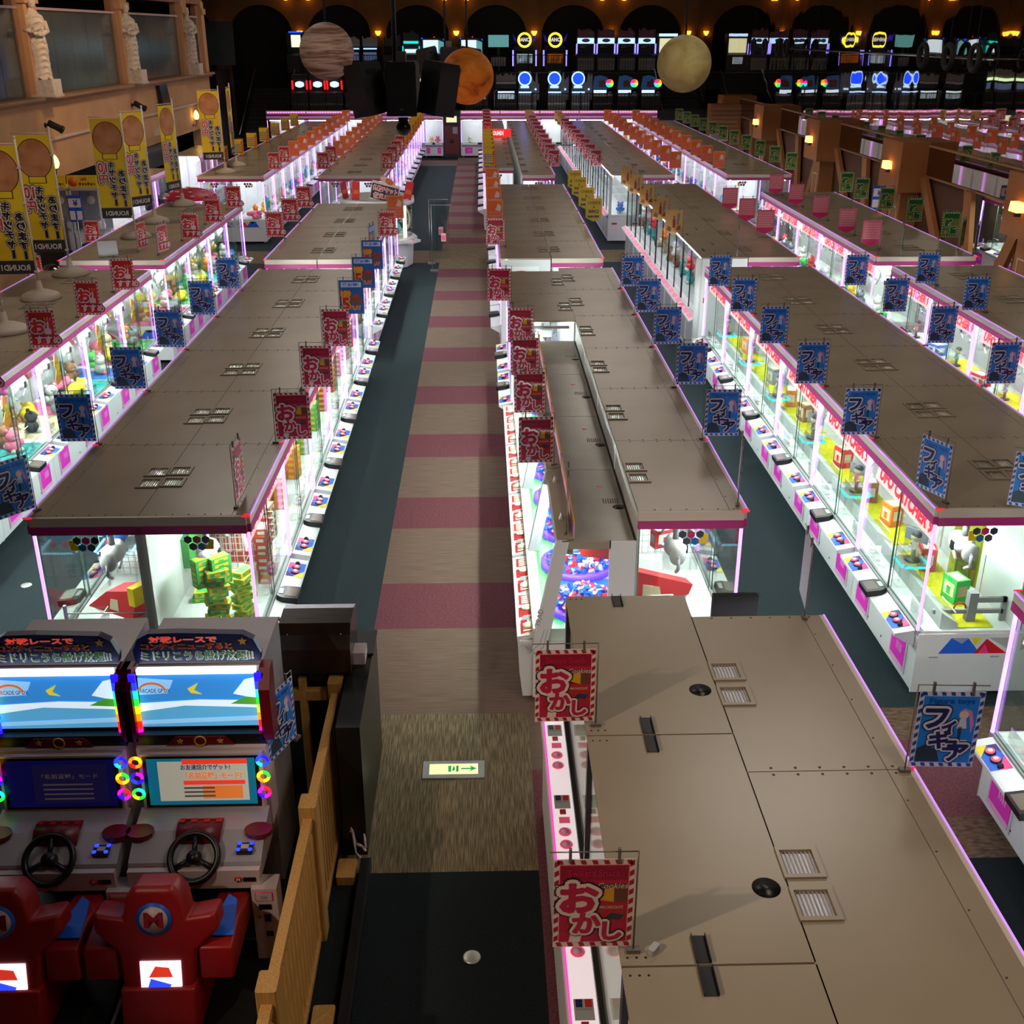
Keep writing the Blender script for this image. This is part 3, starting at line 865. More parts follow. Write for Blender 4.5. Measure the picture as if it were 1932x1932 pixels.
# ------------------------------------------------------------------ tall glass-door cabinets (middle and far blocks)
def tall_parts(step):
    P = []
    W = step
    b = MB(); b.box(.004, W - .004, .0, .89, .04, .74, WHITE); b.box(.01, W - .01, .86, .89, .74, 1.84, WHITE2); b.box(.004, W - .004, .02, .89, .74, .77, WHITE2)
    for x in (.12, W / 2 + .06): b.box(x, x + W / 2 - .2, -.006, 0, .12, .62, GREYV); 
    P.append(('cabinet_body', b.mesh('b'), []))
    r = MB(); r.box(.0, W, .06, .89, 1.86, 1.88, BEIGE); r.box(.3, .5, .5, .52, 1.88, 1.89, BLACK); r.box(.9, 1.1, .2, .23, 1.88, 1.892, DARKM)
    P.append(('roof_panel', r.mesh('b'), []))
    h = MB(); h.extr([(.03, 1.70), (.06, 1.70), (.08, 1.86), (.06, 1.87)], 0, W, ACRY, 'x'); P.append(('header_glass', h.mesh('b'), []))
    for x0, x1 in ((.04, W / 2), (W / 2, W - .04)):
        g = MB(); g.box(x0, x1, .03, .038, .79, 1.86, GLASS); P.append(('glass_door', g.mesh('b'), []))
    f = MB(); f.box(-.02, .02, .015, .045, .76, 1.87, BLACK); P.append(('door_frame', f.mesh('b'), []))
    f = MB(); f.box(W / 2 - .004, W / 2 + .004, .02, .042, .79, 1.86, DARKM); f.box(W - .07, W - .05, .01, .03, 1.15, 1.25, DARKM); P.append(('door_edge', f.mesh('b'), []))
    s = MB(); s.extr([(-.12, .74), (0, .80), (0, .77), (-.12, .71)], 0, W, WHITE, 'x')
    q = MB()
    for i in range(4): q.extr([(-.10, .754), (-.02, .794), (-.02, .796), (-.10, .756)], .06 + i * W / 4, .06 + i * W / 4 + W / 4 - .12, PINKSH, 'x')
    P.append(('button_shelf', s.mesh('b'), [('pink_strip', q.mesh('b'))]))
    t = MB(); t.box(.1, W - .1, .10, .13, 1.80, 1.83, TUBE2); P.append(('light_tube', t.mesh('b'), []))
    d = MB(); d.box(.1, W - .1, .3, .9, 1.12, 1.13, ACRY); P.append(('shelf', d.mesh('b'), []))
    return P
PINKSH = mat('pink_shelf_strip', (246, 130, 160), .4, 0, .3)
TALL = tall_parts(L)
for i in range(6):
    t = thing('glass_door_cabinet', 'tall glass-door prize cabinet with a pink shelf, %s from front, second right of the aisle' % ORD[i], 'prize cabinet', (3.88, Y2 + (i + 1) * L, 0), -PI / 2)
    stamp(t, TALL)
    if i == 0:
        q = MB(); q.box(L, L + .03, 0, .88, .04, 1.86, WHITE); q.box(L + .03, L + .032, .12, .15, 1.06, 1.16, RED); link('end_wall', q.mesh('b'), t)
        q = MB(); q.cyl((L + .0, .02, .04), .06, 1.82, WHITE, 14); link('round_corner_post', q.mesh('b'), t)
for i in range(12):
    t = thing('glass_door_cabinet', 'far tall glass-door cabinet with black frames, %s from front, second right of the aisle' % ORD[i], 'prize cabinet', (3.62, Y3 + (i + 1) * L, 0), -PI / 2)
    stamp(t, TALL)
    if i == 0:
        q = MB(); q.box(L, L + .03, 0, .88, .04, .72, WHITE); q.box(L + .03, L + .035, .1, .25, .5, .55, RED); q.box(L + .03, L + .035, .7, .85, .5, .55, RED); q.box(L, L + .03, .0, .08, .72, 1.86, WHITE); q.box(L, L + .03, .82, .88, .72, 1.86, WHITE); link('end_frame', q.mesh('b'), t)
        q = MB(); q.box(L + .01, L + .016, .08, .82, .72, 1.84, GLASS); link('end_glass', q.mesh('b'), t)
# ------------------------------------------------------------------ nearest block right of the aisle, left machines
SHW = mat('lit_white_deck', (255, 240, 248), .4, 0, .5, .4)
SHM = mat('lit_magenta_line', (255, 70, 190), .4, 0, .9, .4)
W2 = 1.727
def near_parts():
    P = []
    b = MB(); b.box(.01, W2 - .01, .02, 1.0, .05, .84, WHITE); b.box(.01, W2 - .01, .96, 1.0, .84, 1.84, WHITE2)
    b.box(.01, W2 - .01, .24, .96, .84, .86, WHITE2)
    P.append(('cabinet_body', b.mesh('b'), []))
    r = MB(); r.box(.006, W2 - .006, .17, 1.02, 1.855, 1.88, BEIGE)
    r.cyl((1.26, .91, 1.8802), .068, .002, BLACK, 20); 
    for y in (.2, .24, .28): r.cyl((.05, y, 1.88), .006, .002, DARKM, 6); r.cyl((W2 - .05, y, 1.88), .006, .002, DARKM, 6)
    P.append(('roof_panel', r.mesh('b'), []))
    for x in (.09, W2 - .09):
        c = MB(); c.box(x - .08, x + .08, .50, .56, 1.88, 1.884, DARKM); c.box(x - .08, x + .08, .497, .501, 1.88, 1.90, DARKM); c.box(x - .08, x + .08, .559, .563, 1.88, 1.90, DARKM)
        P.append(('roof_bracket', c.mesh('b'), []))
    for x in (.0, W2 - .03):
        f = MB(); f.box(x, x + .03, .175, .21, .84, 1.86, BLACK); P.append(('corner_post', f.mesh('b'), []))
    g = MB(); g.box(.03, W2 - .03, .19, .196, .87, 1.85, GLASS); P.append(('front_glass', g.mesh('b'), []))
    k = MB(); k.box(.0, W2, .17, .20, .85, .875, BLACK); P.append(('sill', k.mesh('b'), []))
    s = MB(); s.box(.02, W2 - .02, 0, .185, .80, .86, WHITE); s.box(.06, W2 - .06, .02, .165, .86, .864, SHW)
    s.box(.06, W2 - .06, .012, .024, .86, .865, SHM); 
    subs = []
    for xo in (.12, .95):
        q = MB(); q.box(xo, xo + .14, .04, .145, .864, .866, GREYV)
        for xx, yy in ((.005, .05), (.005, .1)): q.box(xo + xx, xo + xx + .05, yy, yy + .035, .866, .869, NAVYV if yy < .08 else RED)
        q.box(xo + .06, xo + .075, .05, .135, .866, .868, GREY)
        subs.append(('coin_slot', q.mesh('b')))
        for x0, x1, y0, y1, c in ((.15, .2, .07, .11, REDP), (.23, .29, .06, .13, BTN)):
            q = MB(); q.box(xo + x0, xo + x1, y0, y1, .864, .868, c); subs.append(('square_button', q.mesh('b')))
    for xo in (.50, .62, 1.33, 1.45):
        q = MB(); q.torus((xo, .09, .868), .034, .008, BTN, 16, 6); q.cyl((xo, .09, .862), .026, .012, PINKL, 14)
        subs.append(('ring_button', q.mesh('b')))
    P.append(('lit_button_deck', s.mesh('b'), subs))
    t = MB(); t.box(.1, W2 - .1, .24, .27, 1.80, 1.83, TUBEW); P.append(('light_tube', t.mesh('b'), []))
    return P
NEARP = near_parts()
for i in range(4):
    t = thing('lit_deck_cabinet', 'beige-roofed cabinet with a lit pink button deck, %s from the far end, nearest row' % ORD[i], 'prize cabinet', (.40, 7.09 - i * W2, 0), -PI / 2)
    stamp(t, NEARP)
    if i == 0:
        q = MB(); q.box(-.01, .0, .17, 1.02, .05, 1.86, WHITE); link('far_wall', q.mesh('b'), t)
t = thing('monitor', 'black monitor back standing behind the nearest beige roof', 'monitor', (1.76, 6.95, 0))
q = MB(); q.box(-.16, .16, -.025, .03, 1.55, 1.95, BLACKM); link('monitor_back', q.mesh('b'), t)
q = MB(); q.cyl((0, 0, .02), .025, 1.55, DARKM, 10); q.cyl((0, .0, 0), .16, .02, DARKM, 20); link('stand', q.mesh('b'), t)
tag(MB().at((.72, 3.72, 1.88), (0, 0, .9)).bev(-.03, .03, -.015, .015, 0, .03, .006, GREYV).build('eraser_block'), 'small grey clip lying on the nearest beige roof', 'clip')
# ------------------------------------------------------------------ driving cabinets at the lower left
REDS = mat('seat_red', (150, 20, 22), .4)
REDD = mat('deep_red_plastic', (110, 12, 20), .35)
SILV = mat('silver_plastic', (168, 160, 166), .35, .2)
PALEP = mat('pale_pink_grey_plastic', (196, 178, 180), .4)
GOLD = mat('gold_print', (196, 150, 60), .4)
NAVY = mat('navy_print', (26, 32, 84), .4)
def emi(n, c, s): return glow(n, c, s, False)
SKYA = mat('screen_sky', (60, 150, 235), .3, 0, .62, .3, None, False)
SKYB = mat('screen_pale_sky', (150, 206, 248), .3, 0, .75, .3, None, False)
SKYW = mat('screen_cloud', (225, 242, 255), .3, 0, .85, .3, None, False)
ROADB = mat('screen_road', (96, 186, 236), .3, 0, .6, .3, None, False)
GRNS = mat('screen_green', (90, 180, 60), .3, 0, .5, .3, None, False)
YELS = mat('screen_yellow', (240, 214, 40), .3, 0, .7, .3, None, False)
REDSC = mat('screen_red', (236, 60, 40), .3, 0, .7, .3, None, False)
TEALS = mat('screen_teal', (20, 120, 150), .3, 0, .45, .3, None, False)
PAPER = mat('screen_paper', (196, 194, 176), .3, 0, .45, .3, None, False)
INKS = mat('screen_ink', (110, 100, 96), .3, 0, .2, .3, None, False)
DIMS = mat('screen_dim_blue', (16, 16, 80), .3, 0, .35, .3, None, False)
DIMS2 = mat('screen_dim_violet', (30, 26, 72), .3, 0, .3, .3, None, False)
LIGHTB = glow('white_light_bar', (236, 246, 255), 2.2, True)
PANELW = glow('lit_seat_panel', (240, 236, 255), 1.4)
RAIN = [glow('rain%d' % i, c, 1.6) for i, c in enumerate([(40, 20, 255), (40, 60, 255), (30, 200, 230), (40, 230, 60), (220, 230, 20), (255, 140, 10), (255, 30, 20), (255, 20, 200)])]
BLUEL = glow('blue_corner_light', (40, 60, 255), 2.0)

def quadp(m, x0, x1, z0, z1, y, mt): m.box(x0, x1, y - .003, y, z0, z1, mt)
def kart(xc, bright, label):
    t = thing('racing_cabinet', label, 'racing game', (xc, 0, 0))
    def add(n, m, p=None, lab=None): return link(n, m.mesh('k'), p or t, (0, 0, 0), (0, 0, 0), lab)
    m = MB(); m.box(-.40, .40, 6.30, 6.95, 0, 1.82, SILV); m.extr([(6.1, .70), (6.3, .70), (6.3, 1.84), (6.26, 1.84), (6.24, 1.4), (6.1, 1.32)], -.42, .42, PALEP, 'x'); m.box(-.42, .42, 5.7, 6.3, 0, .05, BLACKM)
    add('cabinet_body', m)
    # topper with lettering
    m = MB(); m.extr([(-.40, 1.86), (.40, 1.86), (.41, 1.92), (.37, 2.02), (.30, 2.06), (-.1, 2.075), (-.30, 2.07), (-.37, 2.03), (-.41, 1.95)], 6.28, 6.34, NAVY, 'y')
    tp = add('topper', m)
    m = MB(); m.at((0, 6.277, 0), (PI / 2, 0, 0))
    for zz, s, w_, c1, c2 in ((2.005, '対戦レースで', .42, REDSC, WHC), (1.955, 'コンティニューすると', .56, REDP, GOLD), (1.875, 'ミドリこうら投げ放題!!', .70, GRNP, WHC)):
        h = .045 if zz > 1.9 else .07
        m.text(s, (-.06 if zz < 2 and zz > 1.9 else -.08 if zz > 2 else 0), zz, h, c2, .075, .0, w=w_ * 1.03, center=True)
        m.text(s, (-.06 if zz < 2 and zz > 1.9 else -.08 if zz > 2 else 0), zz, h, c1, .02, .002, w=w_, center=True)
    m.at(); m.extr([(.30 + .03 * math.cos(PI / 2 + q * PI / 5) * (1 if q % 2 == 0 else .45), 2.01 + .03 * math.sin(PI / 2 + q * PI / 5) * (1 if q % 2 == 0 else .45)) for q in range(10)], 6.272, 6.278, GOLD, 'y')
    add('topper_lettering', m, tp)
    m = MB(); m.box(-.38, .38, 6.20, 6.24, 1.815, 1.85, LIGHTB); add('light_bar', m)
    # upper picture
    m = MB(); m.at((0, 6.205, 1.42), (-.10, 0, 0))
    z1 = .385
    m.box(-.40, .40, -.01, .02, 0, z1, BLACK); quadp(m, -.385, .385, .01, z1 - .005, -.012, SKYA)
    up = add('upper_picture', m)
    m = MB(); m.at((0, 6.19, 1.42), (-.10, 0, 0))
    def P2(pts, mt, o): m.extr(pts, -.002 - o, -o, mt, 'y')
    P2([(-.385, .01), (.385, .01), (.385, .14), (-.1, .16), (-.385, .12)], ROADB, .001)
    P2([(-.385, .12), (-.1, .16), (.385, .14), (.385, .19), (.0, .2), (-.385, .18)], SKYW, .002)
    P2([(.22, .24), (.385, .20), (.385, .36), (.3, .34)], SKYW, .001)
    P2([(-.385, .24), (-.2, .25), (-.16, .34), (-.385, .36)], SKYB, .001)
    P2([(.2, .17), (.385, .16), (.385, .21), (.3, .22)], GRNS, .004)
    P2([(-.385, .03), (.385, .05), (.385, .08), (-.385, .055)], SKYB, .004)
    P2([(-.07, .28), (.0, .32), (-.03, .27), (.02, .24), (-.05, .25)], YELS, .004)
    P2([(-.30 + .09 * math.cos(q * PI / 10), .27 + .06 * math.sin(q * PI / 10)) for q in range(11)] + [(-.30 + .075 * math.cos(PI - q * PI / 10), .27 + .045 * math.sin(PI - q * PI / 10)) for q in range(11)], ORGS, .004)
    m.M = m.M @ Matrix.Translation((0, -.006, 0)) @ Matrix.Rotation(PI / 2, 4, 'X')
    m.text('ARCADE GP DX', -.38, .255, .03, WHC, .03, w=.2)
    add('picture_print', m, up)
    for s in (-1, 1):
        m = MB()
        m.extr([(6.30, 1.36), (6.30, 1.86), (6.20, 1.86), (6.12, 1.74), (6.12, 1.36)], s * .44 - .035, s * .44 + .035, REDD, 'x')
        sp = add('side_fin', m)
        m = MB()
        for q in range(8):
            za = 1.84 - q * .058
            m.box(s * .40 - .022, s * .40 + .022, 6.155 - .0, 6.175, za - .056, za, RAIN[q] if s > 0 else RAIN[7 - q] if not bright else RAIN[q])
        add('rainbow_strip', m, sp)
    m = MB(); m.extr([(-.43, 1.33), (-.2, 1.30), (.2, 1.30), (.43, 1.33), (.40, 1.41), (-.40, 1.41)], 6.12, 6.2, BLACK, 'y'); hd = add('emblem_header', m)
    m = MB()
    m.extr([(-.22, 1.34), (.22, 1.34), (.16, 1.40), (-.16, 1.40)], 6.108, 6.12, REDD, 'y'); m.torus((0, 6.104, 1.37), .035, .006, GOLD, 20, 6, 'y')
    for s in (-1, 1): m.extr([(s * .13 + .022 * math.cos(PI / 2 + q * PI / 5) * (1 if q % 2 == 0 else .45), 1.37 + .022 * math.sin(PI / 2 + q * PI / 5) * (1 if q % 2 == 0 else .45)) for q in range(10)], 6.1, 6.108, GOLD, 'y')
    add('emblem', m, hd)
    # lower screen
    m = MB(); m.at((0, 6.05, .90), (-.10, 0, 0)); m.bev(-.40, .40, -.03, .03, -.01, .40, .01, PALEP); m.box(-.375, .375, -.034, -.028, .01, .385, BLACK)
    ls = add('lower_screen', m)
    m = MB(); m.at((0, 6.05, .90), (-.10, 0, 0))
    def S(x0, x1, z0, z1_, mt, o): m.box(x0, x1, -.036 - o, -.034 - o, z0, z1_, mt)
    if bright:
        S(-.35, .35, .03, .37, TEALS, 0); S(-.28, .30, .06, .35, PAPER, .002); S(-.12, .30, .33, .365, REDSC, .003)
        S(-.12, .28, .18, .21, REDSC, .004); S(.0, .26, .075, .17, ORGS, .003)
        o = m.M.copy(); m.M = o @ Matrix.Translation((0, -.042, 0)) @ Matrix.Rotation(PI / 2, 4, 'X')
        m.text('「名前登録」モード!', -.1, .225, .05, ORGS, .03, w=.36); m.text('お友達紹介でゲット!', -.13, .29, .04, BLUEV, .02, w=.32); m.M = o
        for q in range(3): S(-.12, .08, .15 - q * .03, .162 - q * .03, INKS, .005)
    else:
        S(-.35, .35, .03, .37, DIMS, 0); S(-.18, .30, .06, .34, DIMS2, .002)
        o = m.M.copy(); m.M = o @ Matrix.Translation((0, -.042, 0)) @ Matrix.Rotation(PI / 2, 4, 'X')
        m.text('「名前登録」モード', -.12, .24, .035, INKS, .02, w=.36); m.M = o
        for q in range(4): S(-.12, .2, .19 - q * .035, .2 - q * .035, INKS, .004)
    add('screen_image', m, ls)
    for s in (-1, 1):
        for q in range(3):
            m = MB(); cs = RAIN[(q * 3 + (0 if s > 0 else 4)) % 8]; c2 = RAIN[(q * 3 + 1 + (0 if s > 0 else 4)) % 8]; c3 = RAIN[(q * 3 + 2 + (0 if s > 0 else 4)) % 8]
            m.torus((s * .408, 6.02 + q * -.012, 1.27 - q * .115), .034, .011, cs, 24, 8, 'y', mats=[cs, c2, c3, c2]); add('ring_light', m)
    # dashboard
    m = MB(); m.extr([(5.62, .66), (6.04, .66), (6.04, .90), (5.85, .86), (5.66, .76)], -.42, .42, SILV, 'x'); m.box(-.415, .415, 5.60, 5.64, .60, .74, PALEP)
    da = add('dashboard', m)
    m = MB(); m.cyl((-.14, 5.87, .80), .105, .28, REDD, 18, 'x')
    for q in range(7): 
        for r_ in range(3): 
            if (q + r_) % 2 == 0: m.at((-.14 + q * .04, 5.87, .80), (-(.2 + r_ * .35), 0, 0)); m.box(0, .04, -.02, .02, .104, .107, RED); m.at()
    add('checkered_drum', m, da)
    for s in (-1, 1):
        m = MB(); m.extr([(s * .38 + .09 * math.cos(q * PI / 8) * 1.0, 5.84 + .07 * math.sin(q * PI / 8)) for q in range(16)], .84, .872, REDD); add('red_inset', m, da)
    m = MB(); m.box(-.40, -.25, 5.655, 5.665, .70, .75, PALEP); m.box(-.39, -.33, 5.65, 5.656, .71, .74, GREYV); m.box(-.32, -.26, 5.65, 5.656, .71, .74, PNKV); add('instruction_label', m, da)
    m = MB(); m.box(.26, .36, 5.69, 5.77, .79, .82, BLACK)
    for dx in (.272, .348):
        for dy in (5.7, 5.76): m.cyl((dx, dy, .82), .014, .006, BLUEL, 10)
    m.box(.285, .335, 5.71, 5.75, .82, .824, PALEP); add('card_reader', m, da)
    m = MB(); m.cyl((.28, 5.598, .67), .025, .004, RED, 14, 'y'); m.box(.31, .39, 5.594, 5.6, .655, .685, BLACK); m.at((.28, 5.593, .658), (PI / 2, 0, 0)); m.text('M', 0, 0, .024, WHC, .03, center=True); add('badge', m, da)
    m = MB(); m.at((0, 5.66, .80), (.75, 0, 0)); m.torus((0, 0, 0), .15, .022, BLACK, 32, 10); m.cyl((0, 0, -.05), .045, .07, BLACK, 16)
    for q in range(3): a = PI / 2 + q * 2 * PI / 3; m.tube((0, 0, 0), (.14 * math.cos(a), .14 * math.sin(a), 0), .018, BLACK, 6)
    m.cyl((0, 0, -.25), .03, .2, BLACK, 10)
    add('steering_wheel', m)
    m = MB(); m.box(.36, .52, 5.56, 5.70, .02, .62, PALEP)
    cc = add('coin_column', m)
    m = MB(); y = 5.556; m.box(.385, .495, y, 5.56, .53, .60, PNKV); m.box(.39, .49, y - .003, y, .535, .595, PALEP); m.box(.40, .48, y, 5.56, .46, .50, BLACK); m.box(.43, .47, y, 5.56, .36, .42, BLACK); m.box(.43, .475, y, 5.56, .24, .28, BLACK); m.cyl((.40, y, .40), .01, .006, RED, 8, 'y')
    m.at((.44, y - .005, .55), (PI / 2, 0, 0)); m.text('100', 0, 0, .025, INKS, .03, center=True); add('coin_slots', m, cc)
    for x in (.08, .20): 
        m = MB(); m.box(x, x + .07, 5.80, 5.83, .20, .25, METAL); m.tube((x + .035, 5.83, .2), (x + .035, 6.2, .1), .012, DARKM); add('pedal', m)
    m = MB(); m.box(-.43, .43, 4.15, 5.72, 0, .05, BLACKM); m.box(-.43, .43, 5.70, 5.72, .05, .07, METAL); m.box(-.44, -.42, 4.15, 5.72, 0, .07, GREY); add('floor_base', m)
    # seat
    st = MB(); st.at((-.1, 5.02, .02), (.22 * -1, 0, 0))
    out = [(-.11, 1.0), (.11, 1.0), (.165, .93), (.19, .80), (.36, .83), (.37, .72), (.23, .58), (.20, .22), (-.20, .22), (-.23, .58), (-.37, .72), (-.36, .83), (-.19, .80), (-.165, .93)]
    def sc(k): return [(a * k, .6 + (b - .6) * k) for a, b in out]
    lay = [(-.09, .93), (-.06, 1.0), (.08, 1.0), (.11, .95)]
    n = len(out); vs = []; fs = []
    for yy, k in lay: vs += [(a, yy, b) for a, b in sc(k)]
    for i in range(3):
        for q in range(n): fs.append((i * n + q, i * n + (q + 1) % n, (i + 1) * n + (q + 1) % n, (i + 1) * n + q))
    fs += [tuple(range(n))[::-1], tuple(range(3 * n, 4 * n))]
    st.add(vs, fs, REDS)
    st.at(); st.extr([(4.90, .05), (5.5, .05), (5.52, .34), (4.98, .40)], -.32, .12, REDS, 'x'); st.extr([(5.05, .40), (5.6, .40), (5.62, .56), (5.3, .64), (5.08, .62)], .14, .34, REDS, 'x'); st.extr([(5.05, .40), (5.6, .40), (5.62, .56), (5.3, .64), (5.08, .62)], -.54, -.34, REDS, 'x')
    se = add('seat', st)
    bv = se.modifiers.new('bevel', 'BEVEL'); bv.width = .028; bv.segments = 3; bv.limit_method = 'ANGLE'; bv.angle_limit = .5
    for p_ in se.data.polygons: p_.use_smooth = True
    m = MB(); m.at((-.1, 5.02, .02), (-.22, 0, 0)); m.cyl((0, -.098, .80), .105, .01, BLUEV, 28, 'y'); m.cyl((0, -.104, .80), .082, .01, PALEP, 28, 'y')
    m.M = m.M @ Matrix.Translation((0, -.106, .75)) @ Matrix.Rotation(PI / 2, 4, 'X'); m.text('M', 0, 0, .10, REDS, .035, w=.115, center=True); add('round_emblem', m, se)
    m = MB(); m.at((-.08, 5.02, .02), (-.22, 0, 0)); m.box(-.12, .12, -.1, -.088, .26, .53, PANELW)
    m.extr([(-.10, .30), (.02, .30), (.06, .38), (-.06, .42)], -.104, -.1, RAIN[1], 'y'); m.extr([(-.07, .43), (.07, .43), (.05, .49), (-.03, .50)], -.104, -.1, REDSC, 'y'); m.box(-.13, .14, -.106, -.098, .23, .262, PINKL)
    add('lit_back_panel', m, se)
    m = MB(); m.extr([(.17 + 0, 5.15), (.34, 5.15), (.30, 5.45), (.24, 5.5)], .642, .648, BLUEV); add('blue_flash', m, se)
    m = MB(); m.bev(-.34, .12, 4.42, 4.86, .05, .16, .02, PALEP)
    for q in range(9):
        for r_ in range(3):
            if (q + r_) % 2 == 0: m.box(-.33 + q * .05, -.33 + (q + 1) * .05, 4.71 + r_ * .045, 4.71 + (r_ + 1) * .045, .16, .162, TAND)
    m.torus((-.09, 4.60, .161), .10, .008, GOLD, 20, 6, 'z', 0, PI)
    sp = add('step_plate', m)
    m = MB(); m.at((-.11, 4.545, .1625)); m.text('KART ARCADE GP DX', 0, 0, .05, NAVY, .03, w=.40, center=True); m.box(-.2, .1, -.04, -.025, 0, .002, TAND); add('plate_lettering', m, sp)
    return t
GRNP = mat('green_topper_print', (40, 130, 60), .4)
ORGS = mat('screen_orange', (240, 130, 60), .3, 0, .5, .3, None, False)
kart(-1.87, True, 'red-seated racing cabinet with a bright screen beside the wooden fence')
kart(-2.78, False, 'red-seated racing cabinet with a dimmed blue screen at the left edge')

# small stand at the lower left corner
t = thing('card_stand', 'white folded card stand with a pink strap, lower left corner', 'stand', (-2.4, 4.05, 0))
m = MB(); m.at((0, 0, .5), (.5, 0, -.5)); m.box(-.12, .0, -.02, .0, -.5, .16, PALEP); m.box(0.01, .14, -.02, .0, -.5, .16, WHITE); m.box(-.3, -.13, -.01, 0, -.5, .13, BLACK); link('folded_card', m.mesh('k'), t)
m = MB(); m.tube((.12, .02, .66), (.3, .02, .64), .014, PALEP); m.tube((.22, .0, .66), (.24, -.1, .3), .016, LEDP); link('pink_strap', m.mesh('k'), t)

# ------------------------------------------------------------------ wooden slatted fence
WOOD = noise_mat('pale_wood', (170, 124, 66), (190, 142, 80), 6, .5, .3, 3, (12, 12, 1))
ft = thing('slatted_fence', 'pale wooden slatted fence between the racing cabinets and the carpet aisle', 'fence', (-1.15, 0, 0))
m0 = MB(); m0.bev(-.055, .055, -.075, .075, .0, 1.10, .01, WOOD); pm = m0.mesh('k')
for yy in (4.35, 5.82, 7.28, 2.9): link('fence_post', pm, ft, (0, yy, 0))
m0 = MB(); m0.box(-.018, .018, -.028, .028, .05, 1.0, WOOD); smm = m0.mesh('k')
yy = 3.02
while yy < 7.2:
    if all(abs(yy - q) > .1 for q in (4.35, 5.82, 7.28)): link('slat', smm, ft, (0, yy, 0))
    yy += .098
for z0 in (.04, .97):
    m0 = MB(); m0.box(-.03, .03, 2.9, 7.28, z0, z0 + .05, WOOD); link('rail', m0.mesh('k'), ft)
for yy in (6.38, 5.05):
    m0 = MB(); m0.bev(.055, .19, -.10, .10, 0, .07, .01, WOOD); link('foot_block', m0.mesh('k'), ft, (0, yy, 0))
f2 = thing('slatted_fence', 'short dark wooden fence with two uprights behind the right racing cabinet', 'fence', (-1.45, 7.33, 0))
for x in (-.22, .04):
    m0 = MB(); m0.bev(x - .03, x + .03, -.03, .03, 0, 1.08, .006, WOOD); link('fence_post', m0.mesh('k'), f2)
m0 = MB(); m0.box(-.35, .22, -.035, .035, .90, .98, WOOD); link('rail', m0.mesh('k'), f2)
tag(MB().box(-.93, -.87, 2.5, 6.45, 0, .10, BLACK).box(-.87, -.855, 2.5, 6.45, 0, .102, DARKM).build('cable_cover'), 'low black plank along the aisle side of the slatted fence', 'kerb')
bc = thing('counter', 'black counter block beside the striped carpet behind the fence', 'counter', (-1.3, 7.6, 0))
m0 = MB(); m0.box(.23, .40, -1.0, -.2, 0, 1.12, BLACK); m0.box(-.42, .40, -.2, .35, 0, 1.12, BLACK); link('counter_body', m0.mesh('k'), bc)
m0 = MB(); m0.box(-.44, .41, -.02, .36, 1.12, 1.14, DARKM); link('counter_top', m0.mesh('k'), bc)
SCR = noise_mat('scratched_black_lit_brown', (20, 11, 6), (50, 27, 13), 5, .28, .5, 3, (1, 1, 1))  # brown in the mottling stands in for warm light on the box top
bx = thing('speaker_box', 'scratched black gloss box on the black counter', 'box', (-1.3, 7.55, 1.14))
m0 = MB(); m0.extr([(-.25, 0), (.22, 0), (.22, .34), (.10, .37), (-.12, .36), (-.2, .30), (-.25, .2)], -.27, .27, SCR, 'x'); link('box_shell', m0.mesh('k'), bx)
m0 = MB()
for a, b in (((-.15, -.15), (.05, .02)), ((.0, .05), (.12, .12)), ((-.02, -.05), (.02, .1)), ((.1, -.02), (.22, .05))): m0.box(min(a[0], b[0]), max(a[0], b[0]), a[1] * .3, a[1] * .3 + .002, .366, .367, BEIGED)
for s in (-.2, .2): m0.ball((s, -.19, .30), .008, METAL, 8, 5)
link('screw', m0.mesh('k'), bx)
m0 = MB(); m0.box(.27, .36, -.1, .06, -.02, .08, PALEP); link('side_box', m0.mesh('k'), bx)
m0 = MB()
m0.path([(-1.02, 6.62, .3), (-.98, 6.58, .12), (-.93, 6.55, .12), (-.90, 6.50, .12)], .011, PALEP); m0.path([(-1.02, 6.6, .22), (-.97, 6.63, .2), (-.92, 6.62, .2), (-.90, 6.52, .13)], .009, PALEP); m0.path([(-1.0, 6.6, .2), (-.97, 6.5, .1), (-.93, 6.45, .10)], .008, PALEP)
tag(m0.build('white_cable'), 'bundle of white cables behind the slatted fence', 'cable')

# ------------------------------------------------------------------ floor items
fs_ = thing('exit_floor_light', 'lit green exit sign set into the tan carpet', 'exit sign', (-.285, 7.61, 0))
m0 = MB(); m0.box(-.255, .255, -.115, .115, 0, .012, GREY); link('metal_frame', m0.mesh('k'), fs_)
EXY = glow('exit_lens', (236, 236, 168), .85)
m0 = MB(); m0.box(-.20, .20, -.068, .068, .012, .016, EXY); ln = link('lens', m0.mesh('k'), fs_)
GREENP = mat('exit_green', (20, 168, 110), .4, 0, .3)
m0 = MB(); m0.box(-.045, -.02, -.04, .04, .017, .019, GREENP); m0.box(.02, .04, -.04, .04, .017, .019, GREENP)
m0.box(.06, .15, -.008, .008, .017, .019, GREENP); m0.extr([(.13, -.04), (.19, 0), (.13, .04), (.15, 0)], .017, .019, GREENP)
m0.cyl((.0, .025, .017), .008, .002, GREENP, 8); m0.extr([(-.012, -.03), (.012, -.02), (.008, .015), (-.008, .015)], .017, .0185, GREENP)
link('exit_pictogram', m0.mesh('k'), ln)
DISC = mat('metal_floor_disc', (196, 196, 190), .35, .6)
tag(MB().lathe([(.06, 0), (.06, .006), (.05, .010), (.0, .010)], DISC, (-.12, 5.58, 0), 24).build('floor_disc'), 'round metal floor disc on the dark carpet in front', 'floor disc')
tag(MB().lathe([(.06, 0), (.06, .006), (.05, .010), (.0, .010)], DISC, (-5.07, 11.08, 0), 24).build('floor_disc'), 'round metal floor disc in the aisle left of the nearest left row', 'floor disc')
